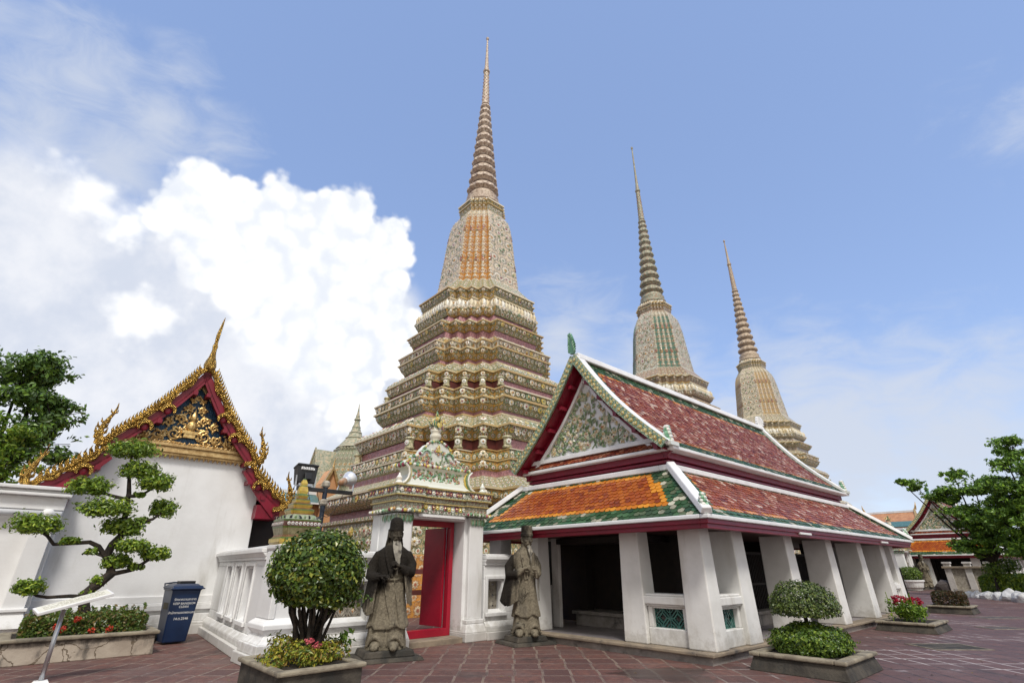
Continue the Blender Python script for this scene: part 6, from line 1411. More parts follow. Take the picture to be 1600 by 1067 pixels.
def info_board():
    T = thing('information_board', 'slanted white information board on a thin steel post at left front', 'sign', W(-7.77, 5.45, 0), YAW)
    b = MB(); b.tube([(0, 0, 0), (-.005, 0, .86)], .028, 10); b.build('post', M['steel'], T, smooth=True)
    b = MB(); b.frus(-.09, .09, -.07, .07, 0, -.07, .07, -.05, .05, .03); b.build('foot', M['white_paint'], T)
    Mt = Matrix.Translation((.085, -.02, .955)) @ Matrix.Rotation(R(-14), 4, 'Y') @ Matrix.Rotation(R(10), 4, 'X') @ Matrix.Rotation(R(8), 4, 'Z')
    b = MB(); b.T = Mt; b.box(-.41, .41, -.17, .17, -.02, .02); pn = b.build('panel', M['white_paint'], T, bevel=.006)
    b = MB(); b.T = Mt; r = random.Random(2)
    b2 = MB(); b2.T = Mt; b2.box(-.385, .385, -.15, .15, .02, .0225); b2.build('panel_face', mk('ivory_print', (0.74, 0.72, 0.62), (0.70, 0.67, 0.56), 3, .45), pn)
    for k in range(9):
        y = .11 - k * .026; x = -.33
        while x < .33: w = r.uniform(.02, .06); (b.box(x, min(x + w, .34), y - .006, y + .006, .0225, .0235) if r.random() < .8 else None); x += w + .012
    b.build('printed_text', mk('pale_print', (0.45, 0.42, 0.32), (0.4, 0.38, 0.3), 3, .5), pn)
info_board()
# ---------------------------------------------------------------- stone guardian figures
def stone_mat(name, seed, zlo, zhi, side, wz=1.0, wx=1.15):
    m, nt, N, p = base_mat(name)
    tc = N('ShaderNodeTexCoord').outputs['Object']; sx = N('ShaderNodeSeparateXYZ', i_0=tc)
    mp = N('ShaderNodeMapping', i_Vector=tc, i_Location=(seed, seed * 2, 0), i_Scale=(1, 1, .45)).outputs[0]
    n1 = N('ShaderNodeTexNoise', i_Vector=mp, i_Scale=3.0, i_Detail=9, i_Roughness=.65).outputs[0]
    n2 = N('ShaderNodeTexNoise', i_Vector=tc, i_Scale=26, i_Detail=6, i_Roughness=.7).outputs[0]
    n3 = N('ShaderNodeTexNoise', i_Vector=mp, i_Scale=7.5, i_Detail=8, i_Roughness=.6, i_Distortion=1.2).outputs[0]
    col = mixc(N, smooth(N, n2, .3, .7), (0.25, 0.215, 0.155), (0.14, 0.12, 0.088))
    col = mixc(N, smooth(N, n1, .5, .7), col, (0.13, 0.115, 0.09))
    # lichen-black weathering over head, shoulders and sleeves
    t = mathn(N, 'ADD', mathn(N, 'MULTIPLY', sx.outputs[2], wz), mathn(N, 'MULTIPLY', mathn(N, 'SUBTRACT', n1, .5), 1.5))
    t = mathn(N, 'ADD', t, mathn(N, 'MULTIPLY', mathn(N, 'ABSOLUTE', mathn(N, 'SUBTRACT', sx.outputs[0], side)), wx))
    blk = smooth(N, t, zlo, zhi)
    face = mathn(N, 'MULTIPLY', smooth(N, sx.outputs[2], 1.74, 1.80), smooth(N, sx.outputs[2], 2.03, 1.99))     # black thinned out at face height
    blk = mathn(N, 'MULTIPLY', blk, mathn(N, 'SUBTRACT', 1.0, mathn(N, 'MULTIPLY', face, .24)))
    col = mixc(N, mathn(N, 'MULTIPLY', blk, .94), col, (0.011, 0.009, 0.008))
    col = mixc(N, mathn(N, 'MULTIPLY', smooth(N, n3, .60, .66), .8), col, (0.022, 0.019, 0.017))
    low = mathn(N, 'MULTIPLY', smooth(N, mathn(N, 'ADD', sx.outputs[2], mathn(N, 'MULTIPLY', n1, .4)), .38, .18), smooth(N, n2, .45, .6))
    col = mixc(N, mathn(N, 'MULTIPLY', low, .6), col, (0.30, 0.33, 0.26))
    setin(nt, p, Base_Color=col, Roughness=.85); p.inputs['Specular IOR Level'].default_value = .15
    bump(nt, N, p, mathn(N, 'ADD', n2, mathn(N, 'MULTIPLY', n3, .8)), .8, .03)
    return m
M['beard'] = mk('pale_carved_stone', (0.30, 0.275, 0.225), (0.15, 0.135, 0.11), 9, .85, bmp=.5, stain=(0.04, 0.035, 0.03), sscale=7, slo=.52, shi=.66)
def robe_loop(z, rx, ry, cx=0.0, cy=0.0, folds=0.0, nf=11, ph=0.0, n=72, hemlift=0.0):
    L = []
    for i in range(n):
        t = 2 * math.pi * i / n; f = 1 + folds * (math.sin(nf * t + ph) + .5 * math.sin((nf + 6) * t + 1.7 * ph + 1))
        c, s = math.cos(t), math.sin(t)
        zz = z + hemlift * max(0, math.sin(5 * t + 1.0)) 
        L.append((cx + rx * f * (abs(c) ** .9) * math.copysign(1, c), cy + ry * f * (abs(s) ** .9) * math.copysign(1, s), zz))
    return L
def carve(b, name, mat_, parent, voxel=.011, smooth_it=4):
    """fuse the carved masses into one continuous stone surface"""
    o = b.build(name, mat_, None)
    r = o.modifiers.new('r', 'REMESH'); r.mode = 'VOXEL'; r.voxel_size = voxel
    s = o.modifiers.new('s', 'SMOOTH'); s.iterations = smooth_it; s.factor = .5
    bpy.context.view_layer.update(); dg = bpy.context.evaluated_depsgraph_get()
    me = bpy.data.meshes.new_from_object(o.evaluated_get(dg)); old = o.data; o.modifiers.clear(); o.data = me; bpy.data.meshes.remove(old)
    me.polygons.foreach_set('use_smooth', [True] * len(me.polygons)); o.parent = parent; return o
def sleeve(b, top, bot, w0, w1, thick, pleats, sgn, face=-1.0):
    """hanging pleated sleeve from the forearm line (top: list of points) to a lower hem"""
    n = 26; rows = 9; L = []
    for r in range(rows):
        v = r / (rows - 1); lp = []
        for i in range(n):
            t = 2 * math.pi * i / n; u = .5 + .5 * math.cos(t); side = math.sin(t)
            k = u * (len(top) - 1); a = int(min(k, len(top) - 2)); f = k - a
            T_ = Vector(top[a]).lerp(Vector(top[a + 1]), f); k2 = u * (len(bot) - 1); a2 = int(min(k2, len(bot) - 2)); B_ = Vector(bot[a2]).lerp(Vector(bot[a2 + 1]), k2 - a2)
            q = T_.lerp(B_, v); th = (w0 + (w1 - w0) * v) * (1 + .55 * v * math.sin(u * pleats * 2 * math.pi)); q.y += side * th; q.x += side * th * .35 * sgn
            q.z += .012 * math.sin(u * pleats * 2 * math.pi) * v
            lp.append(tuple(q))
        L.append(lp)
    b.rings(L, 0)
def hand(b, wrist, d, palm_n, s=1.0, curl=.9, side=1):
    """palm, four bent fingers and a thumb"""
    wrist = Vector(wrist); d = Vector(d).normalized(); pn = Vector(palm_n); pn = (pn - d * pn.dot(d)).normalized(); sd = d.cross(pn) * side
    b.tube([wrist - d * .03, wrist + d * .03 * s, wrist + d * .085 * s], [.034 * s, .042 * s, .040 * s], 10, 0, .65)
    for i, (off, ln) in enumerate(((-.030, .070), (-.010, .080), (.011, .076), (.031, .060))):
        p0 = wrist + d * .078 * s + sd * off * s; dirn = d; pts = [p0]
        for k in range(3):
            ang = curl * (k + 1) * .42; dd = (d * math.cos(ang) + pn * math.sin(ang)).normalized(); pts.append(pts[-1] + dd * ln * s * (.42, .33, .25)[k])
        b.tube(pts, [.0125 * s, .0115 * s, .0105 * s, .008 * s], 7)
    p0 = wrist + d * .02 * s - sd * .035 * s; b.tube([p0, p0 + (d * .6 - sd * .7).normalized() * .035 * s, p0 + (d * .9 - sd * .45 + pn * .4).normalized() * .072 * s], [.015 * s, .013 * s, .009 * s], 7)
def head_parts(b, c, yaw, mood=0):
    Mx = Matrix.Translation(c) @ Matrix.Rotation(yaw, 4, 'Z'); b.T = Mx
    b.rings([[(rx * math.cos(t), cy + ry * math.sin(t), z) for t in np.linspace(0, 2 * math.pi, 24, endpoint=False)] for (z, rx, ry, cy) in ((-.145, .045, .05, -.045), (-.12, .072, .078, -.035), (-.07, .098, .105, -.015), (0, .112, .125, 0), (.06, .112, .13, .005), (.12, .095, .11, .01), (.16, .06, .07, .01))], 0)
    b.tube([(0, -.118, .045), (0, -.142, .0), (0, -.158, -.035), (0, -.12, -.048)], [.014, .018, .024, .016], 8)               # nose
    for s in (-1, 1):
        b.ball((s * .022, -.128, -.036), (.014, .014, .011), 8, 5)
        b.ball((s * .045, -.108, .022), (.023, .014, .011), 10, 6); b.tube([(s * .018, -.122, .05), (s * .048, -.118, .062), (s * .085, -.09, .045)], [.010, .012, .006], 6)  # eyes, brows
        b.ball((s * .062, -.088, -.03), (.032, .028, .026), 10, 6)                                                          # cheeks
        b.tube([(s * .112, .0, .045), (s * .128, .015, .03), (s * .126, .012, -.01), (s * .116, .0, -.06)], [.016, .022, .019, .012], 8)  # long ears
        b.tube([(s * .004, -.132, -.062), (s * .035, -.124, -.072), (s * .062, -.104, -.105)], [.010, .010, .005], 6)           # moustache
    b.tube([(-.03, -.115, -.085), (0, -.124, -.082), (.03, -.115, -.085)], [.007, .011, .007], 6); b.tube([(-.024, -.112, -.10), (0, -.12, -.102), (.024, -.112, -.10)], [.007, .010, .007], 6)
    b.T = None
def beard_mesh(c, yaw, length, drop, strands, parent, waist=.075):
    b = MB(); b.T = Matrix.Translation(c) @ Matrix.Rotation(yaw, 4, 'Z'); r = random.Random(5)
    for i in range(strands):
        u = (i + .5) / strands * 2 - 1; x0 = u * waist; tip = length * (1 - .30 * abs(u)) * r.uniform(.9, 1.05)
        pts = [(x0 * .85, -.105 + .05 * abs(u), -.10), (x0, -.150 + .04 * abs(u), -.10 - tip * .25), (x0 * .9 + .010 * math.sin(i * 2), -.150 - drop * .3, -.10 - tip * .55), (x0 * .55 + .012 * math.sin(i * 3), -.150 - drop * .6, -.10 - tip * .8), (x0 * .25, -.150 - drop * .7, -.10 - tip)]
        b.tube(pts, [.016, .021, .020, .014, .005], 7)
    return carve(b, 'beard', M['beard'], parent, .007, 1)
def robe_hem(b, z0, seed):
    """lifted wave of cloth over the shoes"""
    for s in (-1, 1):
        pts = [(s * (.04 + .27 * t), -.235 - .03 * math.sin(t * 3.1) + .12 * t * t, z0 + .06 + .13 * math.sin(math.pi * min(1, t * 1.15)) ** .7) for t in np.linspace(0, 1, 9)]
        b.tube(pts, [.020, .030, .034, .036, .036, .034, .03, .025, .018], 8)
        b.tube([(p[0], p[1] + .03, p[2] + .045) for p in pts], [.014, .02, .022, .024, .024, .022, .02, .018, .012], 8)
        b.ball((s * .155, -.235, z0 + .065), (.085, .115, .072), 14, 8); b.ball((s * .155, -.32, z0 + .04), (.06, .06, .045), 12, 7)
def plinth(T, w, d, w2, d2, rz=0.0):
    b = MB(); b.T = Matrix.Rotation(rz, 4, 'Z'); b.frus(-w2, w2, -d2, d2, 0, -w2 + .03, w2 - .03, -d2 + .03, d2 - .03, .055); b.build('base_slab', M['concrete'], T, bevel=.012)
    b = MB(); b.T = Matrix.Rotation(rz, 4, 'Z'); b.frus(-w, w, -d, d, .055, -w + .03, w - .03, -d + .02, d - .02, .15); b.build('plinth', M['concrete'], T, bevel=.015)
def guardian_hood(label, loc, rz):
    T = thing('stone_statue', label, 'statue', loc, rz, 'stone guardian statues'); plinth(T, .43, .34, .56, .46, R(20)); z0 = .145; b = MB()
    prof = [(0.0, .335, .25, 0, 0, .035), (.10, .325, .25, 0, 0, .05), (.24, .305, .24, 0, 0, .05), (.40, .30, .225, 0, 0, .045), (.60, .27, .205, 0, 0, .04), (.82, .25, .195, 0, 0, .025), (1.02, .24, .185, 0, .0, .01), (1.14, .24, .185, 0, 0, .006), (1.3, .265, .19, 0, .01, 0), (1.44, .285, .185, 0, .02, 0), (1.53, .265, .17, 0, .025, 0), (1.60, .17, .135, 0, .02, 0), (1.66, .09, .09, 0, .0, 0), (1.74, .075, .08, 0, -.01, 0)]
    b.rings([robe_loop(z0 + z, rx, ry, cx, cy, f, 9, z * 1.5) for (z, rx, ry, cx, cy, f) in prof], 0)
    # overlapping coat skirts with a scalloped edge
    b.rings([robe_loop(z0 + z, rx, ry, 0, 0, .045, 9, .9, hemlift=h) for (z, rx, ry, h) in ((.30, .345, .265, .05), (.33, .35, .27, .05), (.5, .31, .235, .0), (.8, .262, .205, 0), (1.0, .25, .195, 0))], 0)
    b.tube([(-.12, -.20, z0 + 1.1), (-.02, -.225, z0 + .7), (.10, -.25, z0 + .34)], [.010, .014, .014], 6); b.tube([(.06, -.20, z0 + 1.1), (.15, -.21, z0 + .7), (.22, -.21, z0 + .36)], [.010, .012, .012], 6)
    b.tube([(-.22, -.12, z0 + 1.09), (-.1, -.195, z0 + 1.06), (.1, -.195, z0 + 1.06), (.22, -.12, z0 + 1.09)], .020, 8)
    robe_hem(b, z0, 1)
    # lapels
    for s in (-1, 1): b.tube([(s * .14, -.10, z0 + 1.57), (s * .10, -.175, z0 + 1.42), (s * .02, -.21, z0 + 1.2), (-s * .03, -.21, z0 + 1.1)], [.022, .03, .03, .022], 8)
    # arms: his right (viewer left) hangs forward gripping the belt, his left raised to the beard
    b.tube([(-.10, .03, z0 + 1.50), (-.25, .03, z0 + 1.44), (-.335, .02, z0 + 1.28), (-.345, -.06, z0 + 1.12), (-.26, -.20, z0 + 1.09), (-.17, -.27, z0 + 1.11)], [.085, .105, .105, .10, .085, .06], 12)
    b.tube([(.10, .03, z0 + 1.50), (.25, .03, z0 + 1.44), (.335, .02, z0 + 1.29), (.33, -.07, z0 + 1.17), (.25, -.19, z0 + 1.20), (.17, -.25, z0 + 1.26)], [.085, .105, .10, .095, .08, .055], 12)
    sleeve(b, [(-.40, .04, z0 + 1.12), (-.33, -.10, z0 + 1.08), (-.20, -.25, z0 + 1.06)], [(-.47, .06, z0 + .64), (-.36, -.12, z0 + .50), (-.24, -.24, z0 + .56)], .06, .085, 0, 4, -1)
    sleeve(b, [(.38, .02, z0 + 1.16), (.33, -.10, z0 + 1.15), (.22, -.22, z0 + 1.20)], [(.40, .03, z0 + .60), (.345, -.1, z0 + .66), (.30, -.18, z0 + .78)], .055, .075, 0, 3, 1)
    hand(b, (-.155, -.285, z0 + 1.11), (1, -.25, .05), (0, .6, -1), 1.15, 1.0, 1); hand(b, (.155, -.262, z0 + 1.27), (-1, -.15, .45), (0, 1, -.2), 1.15, .8, -1)
    b.tube([(-.09, -.30, z0 + 1.08), (-.105, -.31, z0 + 1.02)], [.03, .03], 10)
    hc = Vector((.02, -.035, z0 + 1.80)); yaw = R(24)
    head_parts(b, hc, yaw)
    # hood: tall rounded cap with a flap down the nape
    b.T = Matrix.Translation(hc) @ Matrix.Rotation(yaw, 4, 'Z')
    b.rings([[(rx * math.cos(t), cy + ry * math.sin(t), z - (.0 if math.sin(t) < .2 else dz * math.sin(t))) for t in np.linspace(0, 2 * math.pi, 28, endpoint=False)] for (z, rx, ry, cy, dz) in ((.065, .125, .142, .005, .20), (.075, .134, .150, .008, .20), (.12, .126, .142, .008, .1), (.2, .122, .135, .010, 0), (.25, .110, .122, .014, 0), (.285, .086, .094, .018, 0), (.305, .045, .05, .02, 0))], 0)
    b.rings([[(x, y, z) for (x, y) in ((-w, .02), (-w * .9, .12), (0, .17), (w * .9, .12), (w, .02), (w * .75, .06), (0, .11), (-w * .75, .06))] for (z, w) in ((.10, .13), (-.05, .14), (-.17, .165), (-.2, .165))], 0)
    b.T = None
    carve(b, 'figure', stone_mat('weathered_stone_dark', 3.0, 1.18, 1.46, .10), T, .0075, 2)
    beard_mesh(hc, yaw, .55, .10, 7, T)
    return T
def guardian_cap(label, loc, rz):
    T = thing('stone_statue', label, 'statue', loc, rz, 'stone guardian statues'); plinth(T, .36, .29, .50, .42, R(24)); z0 = .145; b = MB()
    prof = [(0, .29, .225, .02, 0, .03), (.10, .28, .22, .02, 0, .035), (.25, .262, .205, .02, 0, .03), (.45, .235, .19, .02, 0, .022), (.7, .205, .17, .015, 0, .016), (.95, .19, .16, .01, 0, .01), (1.12, .195, .16, 0, 0, .004), (1.3, .225, .17, 0, .01, 0), (1.44, .245, .165, 0, .02, 0), (1.53, .225, .15, 0, .02, 0), (1.60, .15, .12, 0, .015, 0), (1.66, .08, .085, 0, 0, 0), (1.74, .07, .075, 0, -.01, 0)]
    b.rings([robe_loop(z0 + z, rx, ry, cx, cy, f, 10, 2 + z) for (z, rx, ry, cx, cy, f) in prof], 0)
    b.rings([robe_loop(z0 + z, rx, ry, .015, 0, .05, 8, 2.2, hemlift=h) for (z, rx, ry, h) in ((.33, .285, .225, .05), (.355, .29, .23, .05), (.6, .24, .195, 0), (.9, .20, .172, 0), (1.05, .195, .168, 0))], 0)
    for (x0, x1, zz) in ((-.14, .02, .72), (-.16, .0, .66), (-.12, .06, .78)): b.tube([(x0, -.19, z0 + zz + .06), ((x0 + x1) / 2, -.215, z0 + zz - .04), (x1, -.20, z0 + zz + .03)], [.008, .012, .008], 6)
    b.tube([(.03, -.165, z0 + 1.2), (.05, -.185, z0 + .9), (.07, -.21, z0 + .40)], [.010, .012, .012], 6)
    robe_hem(b, z0, 2)
    for s in (-1, 1): b.tube([(s * .11, -.09, z0 + 1.57), (s * .075, -.155, z0 + 1.42), (s * .03, -.185, z0 + 1.2), (s * .02, -.185, z0 + 1.02)], [.018, .024, .022, .016], 8)
    # viewer-left arm bent across with a wide hanging sleeve; other hand holds a rolled scroll
    b.tube([(-.08, .03, z0 + 1.50), (-.22, .03, z0 + 1.42), (-.335, .03, z0 + 1.26), (-.34, -.07, z0 + 1.10), (-.20, -.21, z0 + 1.12), (-.07, -.235, z0 + 1.22)], [.08, .10, .105, .10, .085, .055], 12)
    b.tube([(.08, .03, z0 + 1.50), (.21, .03, z0 + 1.42), (.275, .02, z0 + 1.28), (.27, -.06, z0 + 1.13), (.235, -.15, z0 + 1.10), (.20, -.215, z0 + 1.14)], [.075, .09, .085, .078, .066, .045], 12)
    sleeve(b, [(-.40, .05, z0 + 1.12), (-.33, -.10, z0 + 1.06), (-.12, -.23, z0 + 1.12)], [(-.52, .06, z0 + .62), (-.40, -.12, z0 + .52), (-.17, -.24, z0 + .66)], .06, .085, 0, 6, -1)
    sleeve(b, [(.31, .03, z0 + 1.12), (.29, -.06, z0 + 1.08), (.24, -.16, z0 + 1.06)], [(.30, .03, z0 + .62), (.28, -.06, z0 + .62), (.25, -.13, z0 + .72)], .04, .05, 0, 3, 1)
    hand(b, (-.055, -.24, z0 + 1.225), (1, -.1, .3), (0, 1, -.1), 1.1, .8, 1); hand(b, (.20, -.225, z0 + 1.15), (-.3, -.5, .8), (-.3, .8, .3), 1.1, 1.0, -1)
    b.tube([(.215, -.26, z0 + 1.05), (.19, -.27, z0 + 1.32)], [.020, .022], 10)
    hc = Vector((.045, -.04, z0 + 1.80)); yaw = R(20); head_parts(b, hc, yaw)
    b.T = Matrix.Translation(hc) @ Matrix.Rotation(yaw, 4, 'Z')
    b.rings([[(rx * math.cos(t), ry * math.sin(t), z) for t in np.linspace(0, 2 * math.pi, 28, endpoint=False)] for (z, rx, ry) in ((.06, .122, .136), (.07, .130, .145), (.125, .130, .145), (.135, .118, .132), (.22, .120, .132), (.275, .114, .126), (.285, .09, .1))], 0)
    b.T = None
    carve(b, 'figure', stone_mat('weathered_stone_grey', 9.0, .98, 1.36, .10, .48, 2.0), T, .0075, 2)
    beard_mesh(hc, yaw, .36, .05, 5, T, .04)
    return T
st1 = guardian_hood('larger stone statue of a hooded bearded man, black-stained, standing left of the gate door', W(-3.42, 4.12, 0), R(8))
st2 = guardian_cap('stone statue of a thin man in a square cap, between the gate and near pavilion', W(-.40, 3.84, 0), R(6))
s3 = copy_tree(st1); s3.location = W(38.1, 5.2, 0); s3.rotation_euler.z = R(-40); s3['label'] = 'distant stone statue before the far pavilion, left one of the pair'
s4 = copy_tree(st2); s4.location = W(38.6, 4.4, 0); s4.rotation_euler.z = R(-40); s4['label'] = 'distant stone statue before the far pavilion, right one of the pair'
# ---------------------------------------------------------------- right side: hedge bed, rocks, trees
def rock(mb, c, r, rng, m=0):
    bm = bmesh.new(); bmesh.ops.create_icosphere(bm, subdivisions=3, radius=1)
    ds = [Vector((rng.uniform(-1, 1), rng.uniform(-1, 1), rng.uniform(-.4, 1))).normalized() for _ in range(11)]
    for v in bm.verts:
        n = v.co.normalized(); k = 1.0
        for i, d in enumerate(ds):
            c_ = n.dot(d)
            if c_ > .55: k = min(k, (.70 + .025 * (i % 5)) / c_)
        v.co = Vector((n.x * k * r[0], n.y * k * r[1], max(-.25, n.z * k) * r[2]))
    mb.add([tuple(v.co + Vector(c)) for v in bm.verts], [tuple(x.index for x in f.verts) for f in bm.faces], m); bm.free()
def hedge(label, a0, a1, b0, b1, h, n, mat_, size, seed, rz=YAW):
    p = plant('clipped_hedge', label, 'hedge', (a0 + a1) / 2, (b0 + b1) / 2); w, d = (a1 - a0) / 2, (b1 - b0) / 2
    b = MB(); boxclump(b, -w, w, -d, d, 0, h, n, size, G(seed), 0, .3, .05); b.build('foliage', mat_, p); return p
HD = Vector((-.253, -.967, 0)); HN = Vector((.967, -.253, 0)); HZ = math.atan2(HD.y, HD.x)
hp = thing('clipped_hedge', 'long green clipped hedge behind the row of white rocks', 'hedge', Vector((23.8, 29.0, 0)) + HN * 1.45, HZ)
b = MB(); boxclump(b, -1.9, 8.5, -.2, 2.6, 0, 1.08, 22000, .17, G(70), 0, .25, .05, .6); b.build('foliage', M['leaf_bonsai'], hp)
SZ = ['smallest', 'low flat', 'squat', 'tall narrow', 'broad', 'leaning', 'blunt', 'large wedge-shaped', 'pointed', 'bulky']
for i in range(10):
    s = (.24, .32, .34, .28, .42, .38, .40, .55, .52, .5)[i]; q = Vector((23.8, 29.0, 0)) + HD * (-.25 + i * .56 + .1 * (i % 2)) + HN * (.1 * ((i * 7) % 3) - .1)
    b = MB(); rock(b, (0, 0, s * .15), (s * .95, s * .8, s * .85), random.Random(30 + i)); tag(b.build('rock', M['rock'], loc=q), '%s white rock edging the hedge, %s' % (SZ[i], ('farthest of the row', 'second farthest', 'third farthest', 'fourth farthest', 'fifth farthest', 'fifth nearest', 'fourth nearest', 'third nearest', 'second nearest', 'nearest of the row')[i]), 'rock', 'white edging rocks')
b = MB(); rock(b, (0, 0, .2), (.75, .55, .62), random.Random(77)); rock(b, (.5, .15, .15), (.4, .4, .55), random.Random(78)); tag(b.build('dark_rock', M['rock_dark'], loc=W(33.5, 2.6, 0)), 'dark jagged rock on the paving before the hedge', 'rock')
def tree(name, label, loc, h, trunk, crowns, n, size, mat_, seed, group=None, lean=(0, 0)):
    T = thing(name, label, 'tree', loc, 0, group); gq = G(seed); rg = random.Random(seed); b = MB()
    b.tube([(0, 0, 0), (lean[0] * .3, lean[1] * .3, h * .3), (lean[0], lean[1], h)], [trunk, trunk * .8, trunk * .55], 10)
    for (x, y, z, rx, ry, rz_) in crowns:
        m = Vector((lean[0] + (x - lean[0]) * .5, lean[1] + (y - lean[1]) * .5, h + (z - h) * .4 + .2)); b.tube([(lean[0], lean[1], h * .9), m, (x, y, z)], [trunk * .5, trunk * .32, trunk * .1], 7)
        for k in range(5):
            d = Vector((rg.uniform(-1, 1), rg.uniform(-1, 1), rg.uniform(-.2, 1))).normalized(); b.tube([(x, y, z), (x + d.x * rx * .6, y + d.y * ry * .6, z + d.z * rz_ * .6), (x + d.x * rx, y + d.y * ry, z + d.z * rz_)], [trunk * .12, trunk * .07, .01], 5)
    b.build('trunk', M['bark'], T); b = MB(); tot = sum(c[3] * c[4] for c in crowns)
    for (x, y, z, rx, ry, rz_) in crowns:
        k = int(n * rx * ry / tot)
        for q in range(9):                              # uneven clumps with gaps between
            d = gq.normal(size=3); d /= np.linalg.norm(d); r_ = gq.uniform(.35, .85); s = gq.uniform(.28, .48)
            clump(b, (x + d[0] * rx * r_, y + d[1] * ry * r_, z + d[2] * rz_ * r_), (rx * s, ry * s, rz_ * s * .75), k // 9, size, gq, 0, .35, .9, .5, .3)
        for q in range(16):                             # stray twigs
            d = gq.normal(size=3); d /= np.linalg.norm(d); d[2] = abs(d[2]) * .8; c = np.array([x, y, z]) + d * np.array([rx, ry, rz_]) * gq.uniform(.9, 1.18)
            leafset(b, c + gq.normal(size=(12, 3)) * np.array([.12, .12, .09]) * rx * .7, gq.normal(size=(12, 3)) + np.array([0, 0, .8]), size, gq)
    b.build('crown', mat_, T); return T
tree('broad_tree', 'dark leafy tree rising behind the precinct wall at the left edge', (-16.6, 16.0, 0), 3.0, .22,
     [(0, -.3, 7.0, 1.5, 1.4, 1.2), (.95, .3, 6.0, .85, .9, .8), (.5, 0, 5.0, 1.4, 1.3, 1.1), (-.8, -.9, 5.9, 1.5, 1.4, 1.3), (.4, .1, 7.5, .7, .7, .6)], 13000, .17, M['leaf_dark'], 81)
tree('lime_tree', 'paler lime-green tree in front of the dark tree at the left edge', (-15.6, 14.6, 0), 2.2, .12,
     [(-.2, .1, 4.9, .95, .9, .8), (.45, .3, 4.1, .8, .8, .65), (-.6, 0, 3.7, 1.1, 1.0, .8)], 4200, .15, M['leaf_lime'], 82)
tree('spreading_tree', 'spreading green tree with layered branches in the hedge before the far pavilion', (24.9, 28.2, 0), 1.75, .15,
     [(-1.35, 1.45, 5.7, .5, .5, .4), (-.55, .6, 5.05, 1.05, 1.0, .6), (.4, -.4, 5.45, 1.2, 1.2, .75), (-.35, .35, 3.85, 1.1, 1.1, .65), (.3, -.3, 3.95, 1.2, 1.2, .7), (.5, -.6, 2.85, 1.0, 1.0, .5), (-.5, .5, 2.5, .75, .75, .35), (1.0, -1.1, 5.1, .9, .9, .6), (-.1, .1, 6.1, .5, .5, .4), (.2, -.1, 3.1, 1.0, 1.0, .5), (1.0, -1.0, 3.7, 1.1, 1.1, .7), (-.2, .3, 2.2, .9, .9, .4), (.9, -.9, 2.5, .9, .9, .5), (-1.75, 1.9, 5.95, .28, .28, .25)], 34000, .165, M['leaf_tree'], 83, lean=(.1, -.1))
tree('broad_tree', 'dense dark tree filling the right edge of the picture', (25.2, 25.0, 0), 2.0, .2,
     [(.2, -.2, 5.4, 1.55, 1.5, 1.2), (.1, -.1, 6.9, .85, .85, .75), (-.35, .35, 3.3, 1.35, 1.3, 1.0), (.8, -.8, 4.3, 1.8, 1.7, 1.3), (-.55, .5, 4.25, .95, .95, .7), (-.6, .9, 2.1, .8, .8, .5), (.1, .0, 2.3, 1.2, 1.2, .7), (-.5, .6, 5.0, .9, .9, .7), (-.9, 1.1, 3.6, .8, .8, .6), (-.2, .2, 6.2, .7, .7, .6)], 24000, .17, M['leaf_tree'], 84)
p = plant('round_shrub', 'round-pruned shrub poking above the long hedge', 'shrub', 29.5, -.9); b = MB(); clump(b, (0, 0, 1.5), (.55, .55, .4), 900, .11, G(88), 0, .5, .9, .5); clump(b, (-.7, .5, 1.3), (.5, .5, .35), 800, .11, G(89), 0, .5, .9, .5); b.build('foliage', M['leaf_box'], p); b = MB(); b.tube([(0, 0, 0), (0, 0, 1.4)], .05, 6); b.build('trunk', M['bark'], p)
p = plant('potted_topiary', 'round clipped bush in a white pot before the far gate', 'potted plant', 36, 4.72)
b = MB(); b.lathe([(.42, 0), (.46, .04), (.44, .10), (.55, .2), (.62, .52), (.68, .56), (.68, .64), (.58, .64), (.55, .58)], 24); b.build('pot', M['plaster'], p, smooth=False)
b = MB(); clump(b, (0, 0, 1.0), (.66, .66, .46), 2600, .09, G(90), 0, .7, .7, .5, .05); clump(b, (0, 0, 1.0), (.5, .5, .36), 900, .09, G(91), 0, .5, .7, .5); b.build('foliage', M['leaf_box'], p)
p = plant('low_bush', 'small round bush between the distant statues', 'bush', 39.0, 4.75); b = MB(); clump(b, (0, 0, .75), (.45, .45, .45), 1100, .09, G(92), 0, .6, .8, .5); b.build('foliage', M['leaf_box'], p)
def stone_screen():
    T = thing('stone_screen', 'pale stone screen wall with square posts behind the dark rock', 'wall', W(33.2, 1.2, 0), YAW)
    b = MB(); b.box(-.12, .12, -.95, .95, 0, 1.35); b.box(-.2, .2, -1.0, 1.0, 0, .25); b.build('panel', M['lattice_cream'], T, bevel=.01)
    for y in (-.95, 0, .95): b = MB(); b.box(-.2, .2, y - .16, y + .16, 0, 1.6); b.box(-.25, .25, y - .2, y + .2, 1.6, 1.7); b.build('post', M['wall_stained'], T, bevel=.01)
    b = MB(); b.box(-.3, .3, -1.2, 1.2, 1.35, 1.46); b.build('coping', M['kerb'], T, bevel=.01)
stone_screen()
def easel():
    T = thing('notice_easel', 'thin dark notice board leaning beside the far end of the near pavilion', 'notice board', W(19.2, 1.75, 0), YAW + R(90))
    b = MB(); b.T = Matrix.Rotation(R(-8), 4, 'X'); b.box(-.32, .32, 0, .04, .45, 1.35); b.build('board', M['black'], T, bevel=.006)
    for x in (-.3, .3): b = MB(); b.T = Matrix.Rotation(R(-8), 4, 'X'); b.box(x - .025, x + .025, .04, .08, 0, 1.4); b.build('leg', M['dark_wood'], T)
easel()
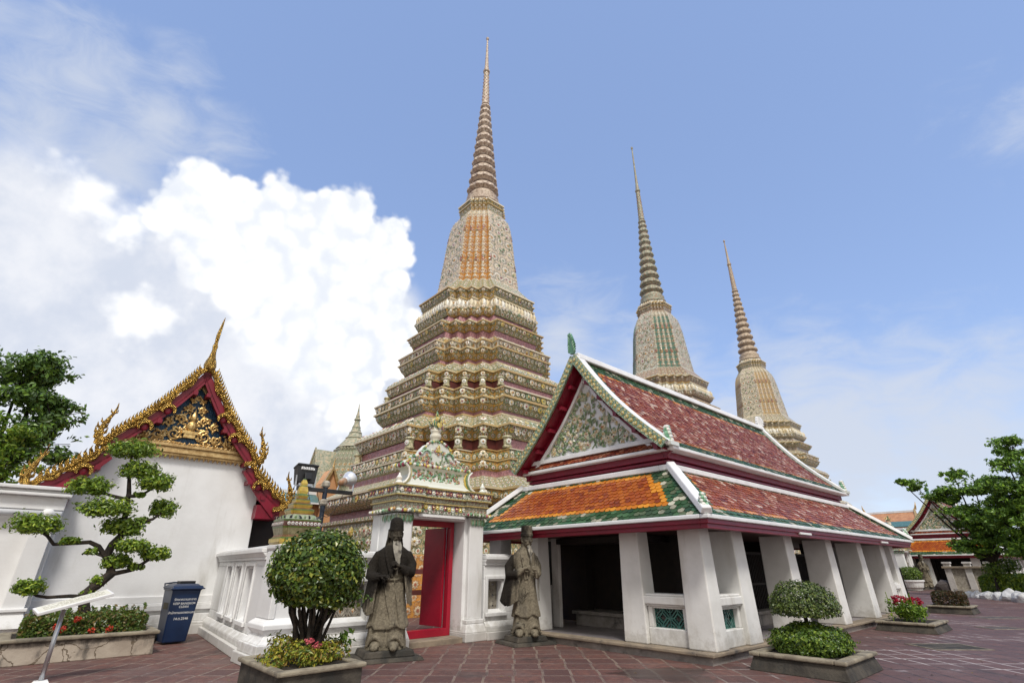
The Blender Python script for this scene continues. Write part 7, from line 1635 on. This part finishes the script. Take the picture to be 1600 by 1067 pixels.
def far_hall():
    T = thing('far_gilded_hall', 'distant hall with gold gable edges and an orange roof beyond the far gate', 'temple hall', W(61, 10.2, 0), YAW)
    b = MB(); b.box(-1.5, 2.5, -2.6, 2.6, 0, 5.3); b.build('wall', M['plaster'], T)
    b = MB()
    for (x, z) in ((-2.1, 5.1), (3.0, 5.1)): b.strip([(x, -2.9, z), (.45, -2.3, 6.8)], [(x, 2.9, z), (.45, 2.3, 6.8)], .12, (0, 0, 1))
    b.build('roof', mk('far_orange_roof', (0.50, 0.25, 0.12), (0.38, 0.17, 0.08), 3, .5, bmp=.3), T)
    b = MB(); b.box(-2.3, -2.0, -3.0, 3.0, 4.95, 5.15); b.box(.3, .6, -2.4, 2.4, 6.85, 7.05); b.build('ridge_cap', M['ridge'], T)
    b = MB(); b.strip([(-2.15, -2.92, 5.25), (-1.35, -2.72, 5.80)], [(-2.15, 2.92, 5.25), (-1.35, 2.72, 5.80)], .05, (-.5, 0, 1)); b.build('roof_border', M['teal_roof'], T)
    b = MB()
    for y in (-2.75, 2.75): b.strip([(-2.4, y, 5.2), (-.9, y * .93, 6.1), (.45, y * .86, 7.2)], [(-2.2, y, 4.85), (-.8, y * .93, 5.7), (.45, y * .86, 6.75)], .18, (0, 1, 0)); b.tube([(.45, y * .86, 7.1), (.4, y * .9, 7.5), (.55, y * .92, 7.9)], [.12, .07, .01], 6); b.tube([(-2.3, y, 5.1), (-2.6, y, 5.4), (-2.5, y, 5.9)], [.12, .08, .01], 6)
    b.build('gable_edge', M['gold_flat'], T)
far_hall()
b = MB(); gq = G(99)
for i in range(150):
    az = R(-64 + 134 * i / 149 + gq.uniform(-.5, .5)); r = 100 + gq.uniform(-5, 12); h = gq.uniform(2.6, 4.2); clump(b, (r * math.sin(az), r * math.cos(az), h * .5), (2.6, 2.6, h * .55), 130, .7, gq, 0, .5, .9, .6, .25, zmin=.05)
tag(b.build('distant_trees', M['leaf_dark']), None, None, kind='stuff')

b = MB(); gq = G(123); n = 150
pos = np.c_[gq.uniform(-8, 9, n), gq.uniform(6.5, 13, n), np.full(n, .006)]
loc_ = [(Vector((x, y, 0)) - PC) for x, y, z in pos]; ok = np.array([not (q.dot(AX) > -.1 and q.dot(BX) > -.1) and q.dot(BX) < 4.2 for q in loc_]); pos = pos[ok]
leafset(b, pos, np.tile(np.array([0, 0, 1.0]), (len(pos), 1)) + gq.normal(size=(len(pos), 3)) * .12, .05, gq, 0, .5, .12)
tag(b.build('fallen_leaves', island('dry_leaves', [(0.16, 0.10, 0.03), (0.10, 0.06, 0.02), (0.20, 0.17, 0.05), (0.06, 0.08, 0.02)], .7)), None, None, kind='stuff')
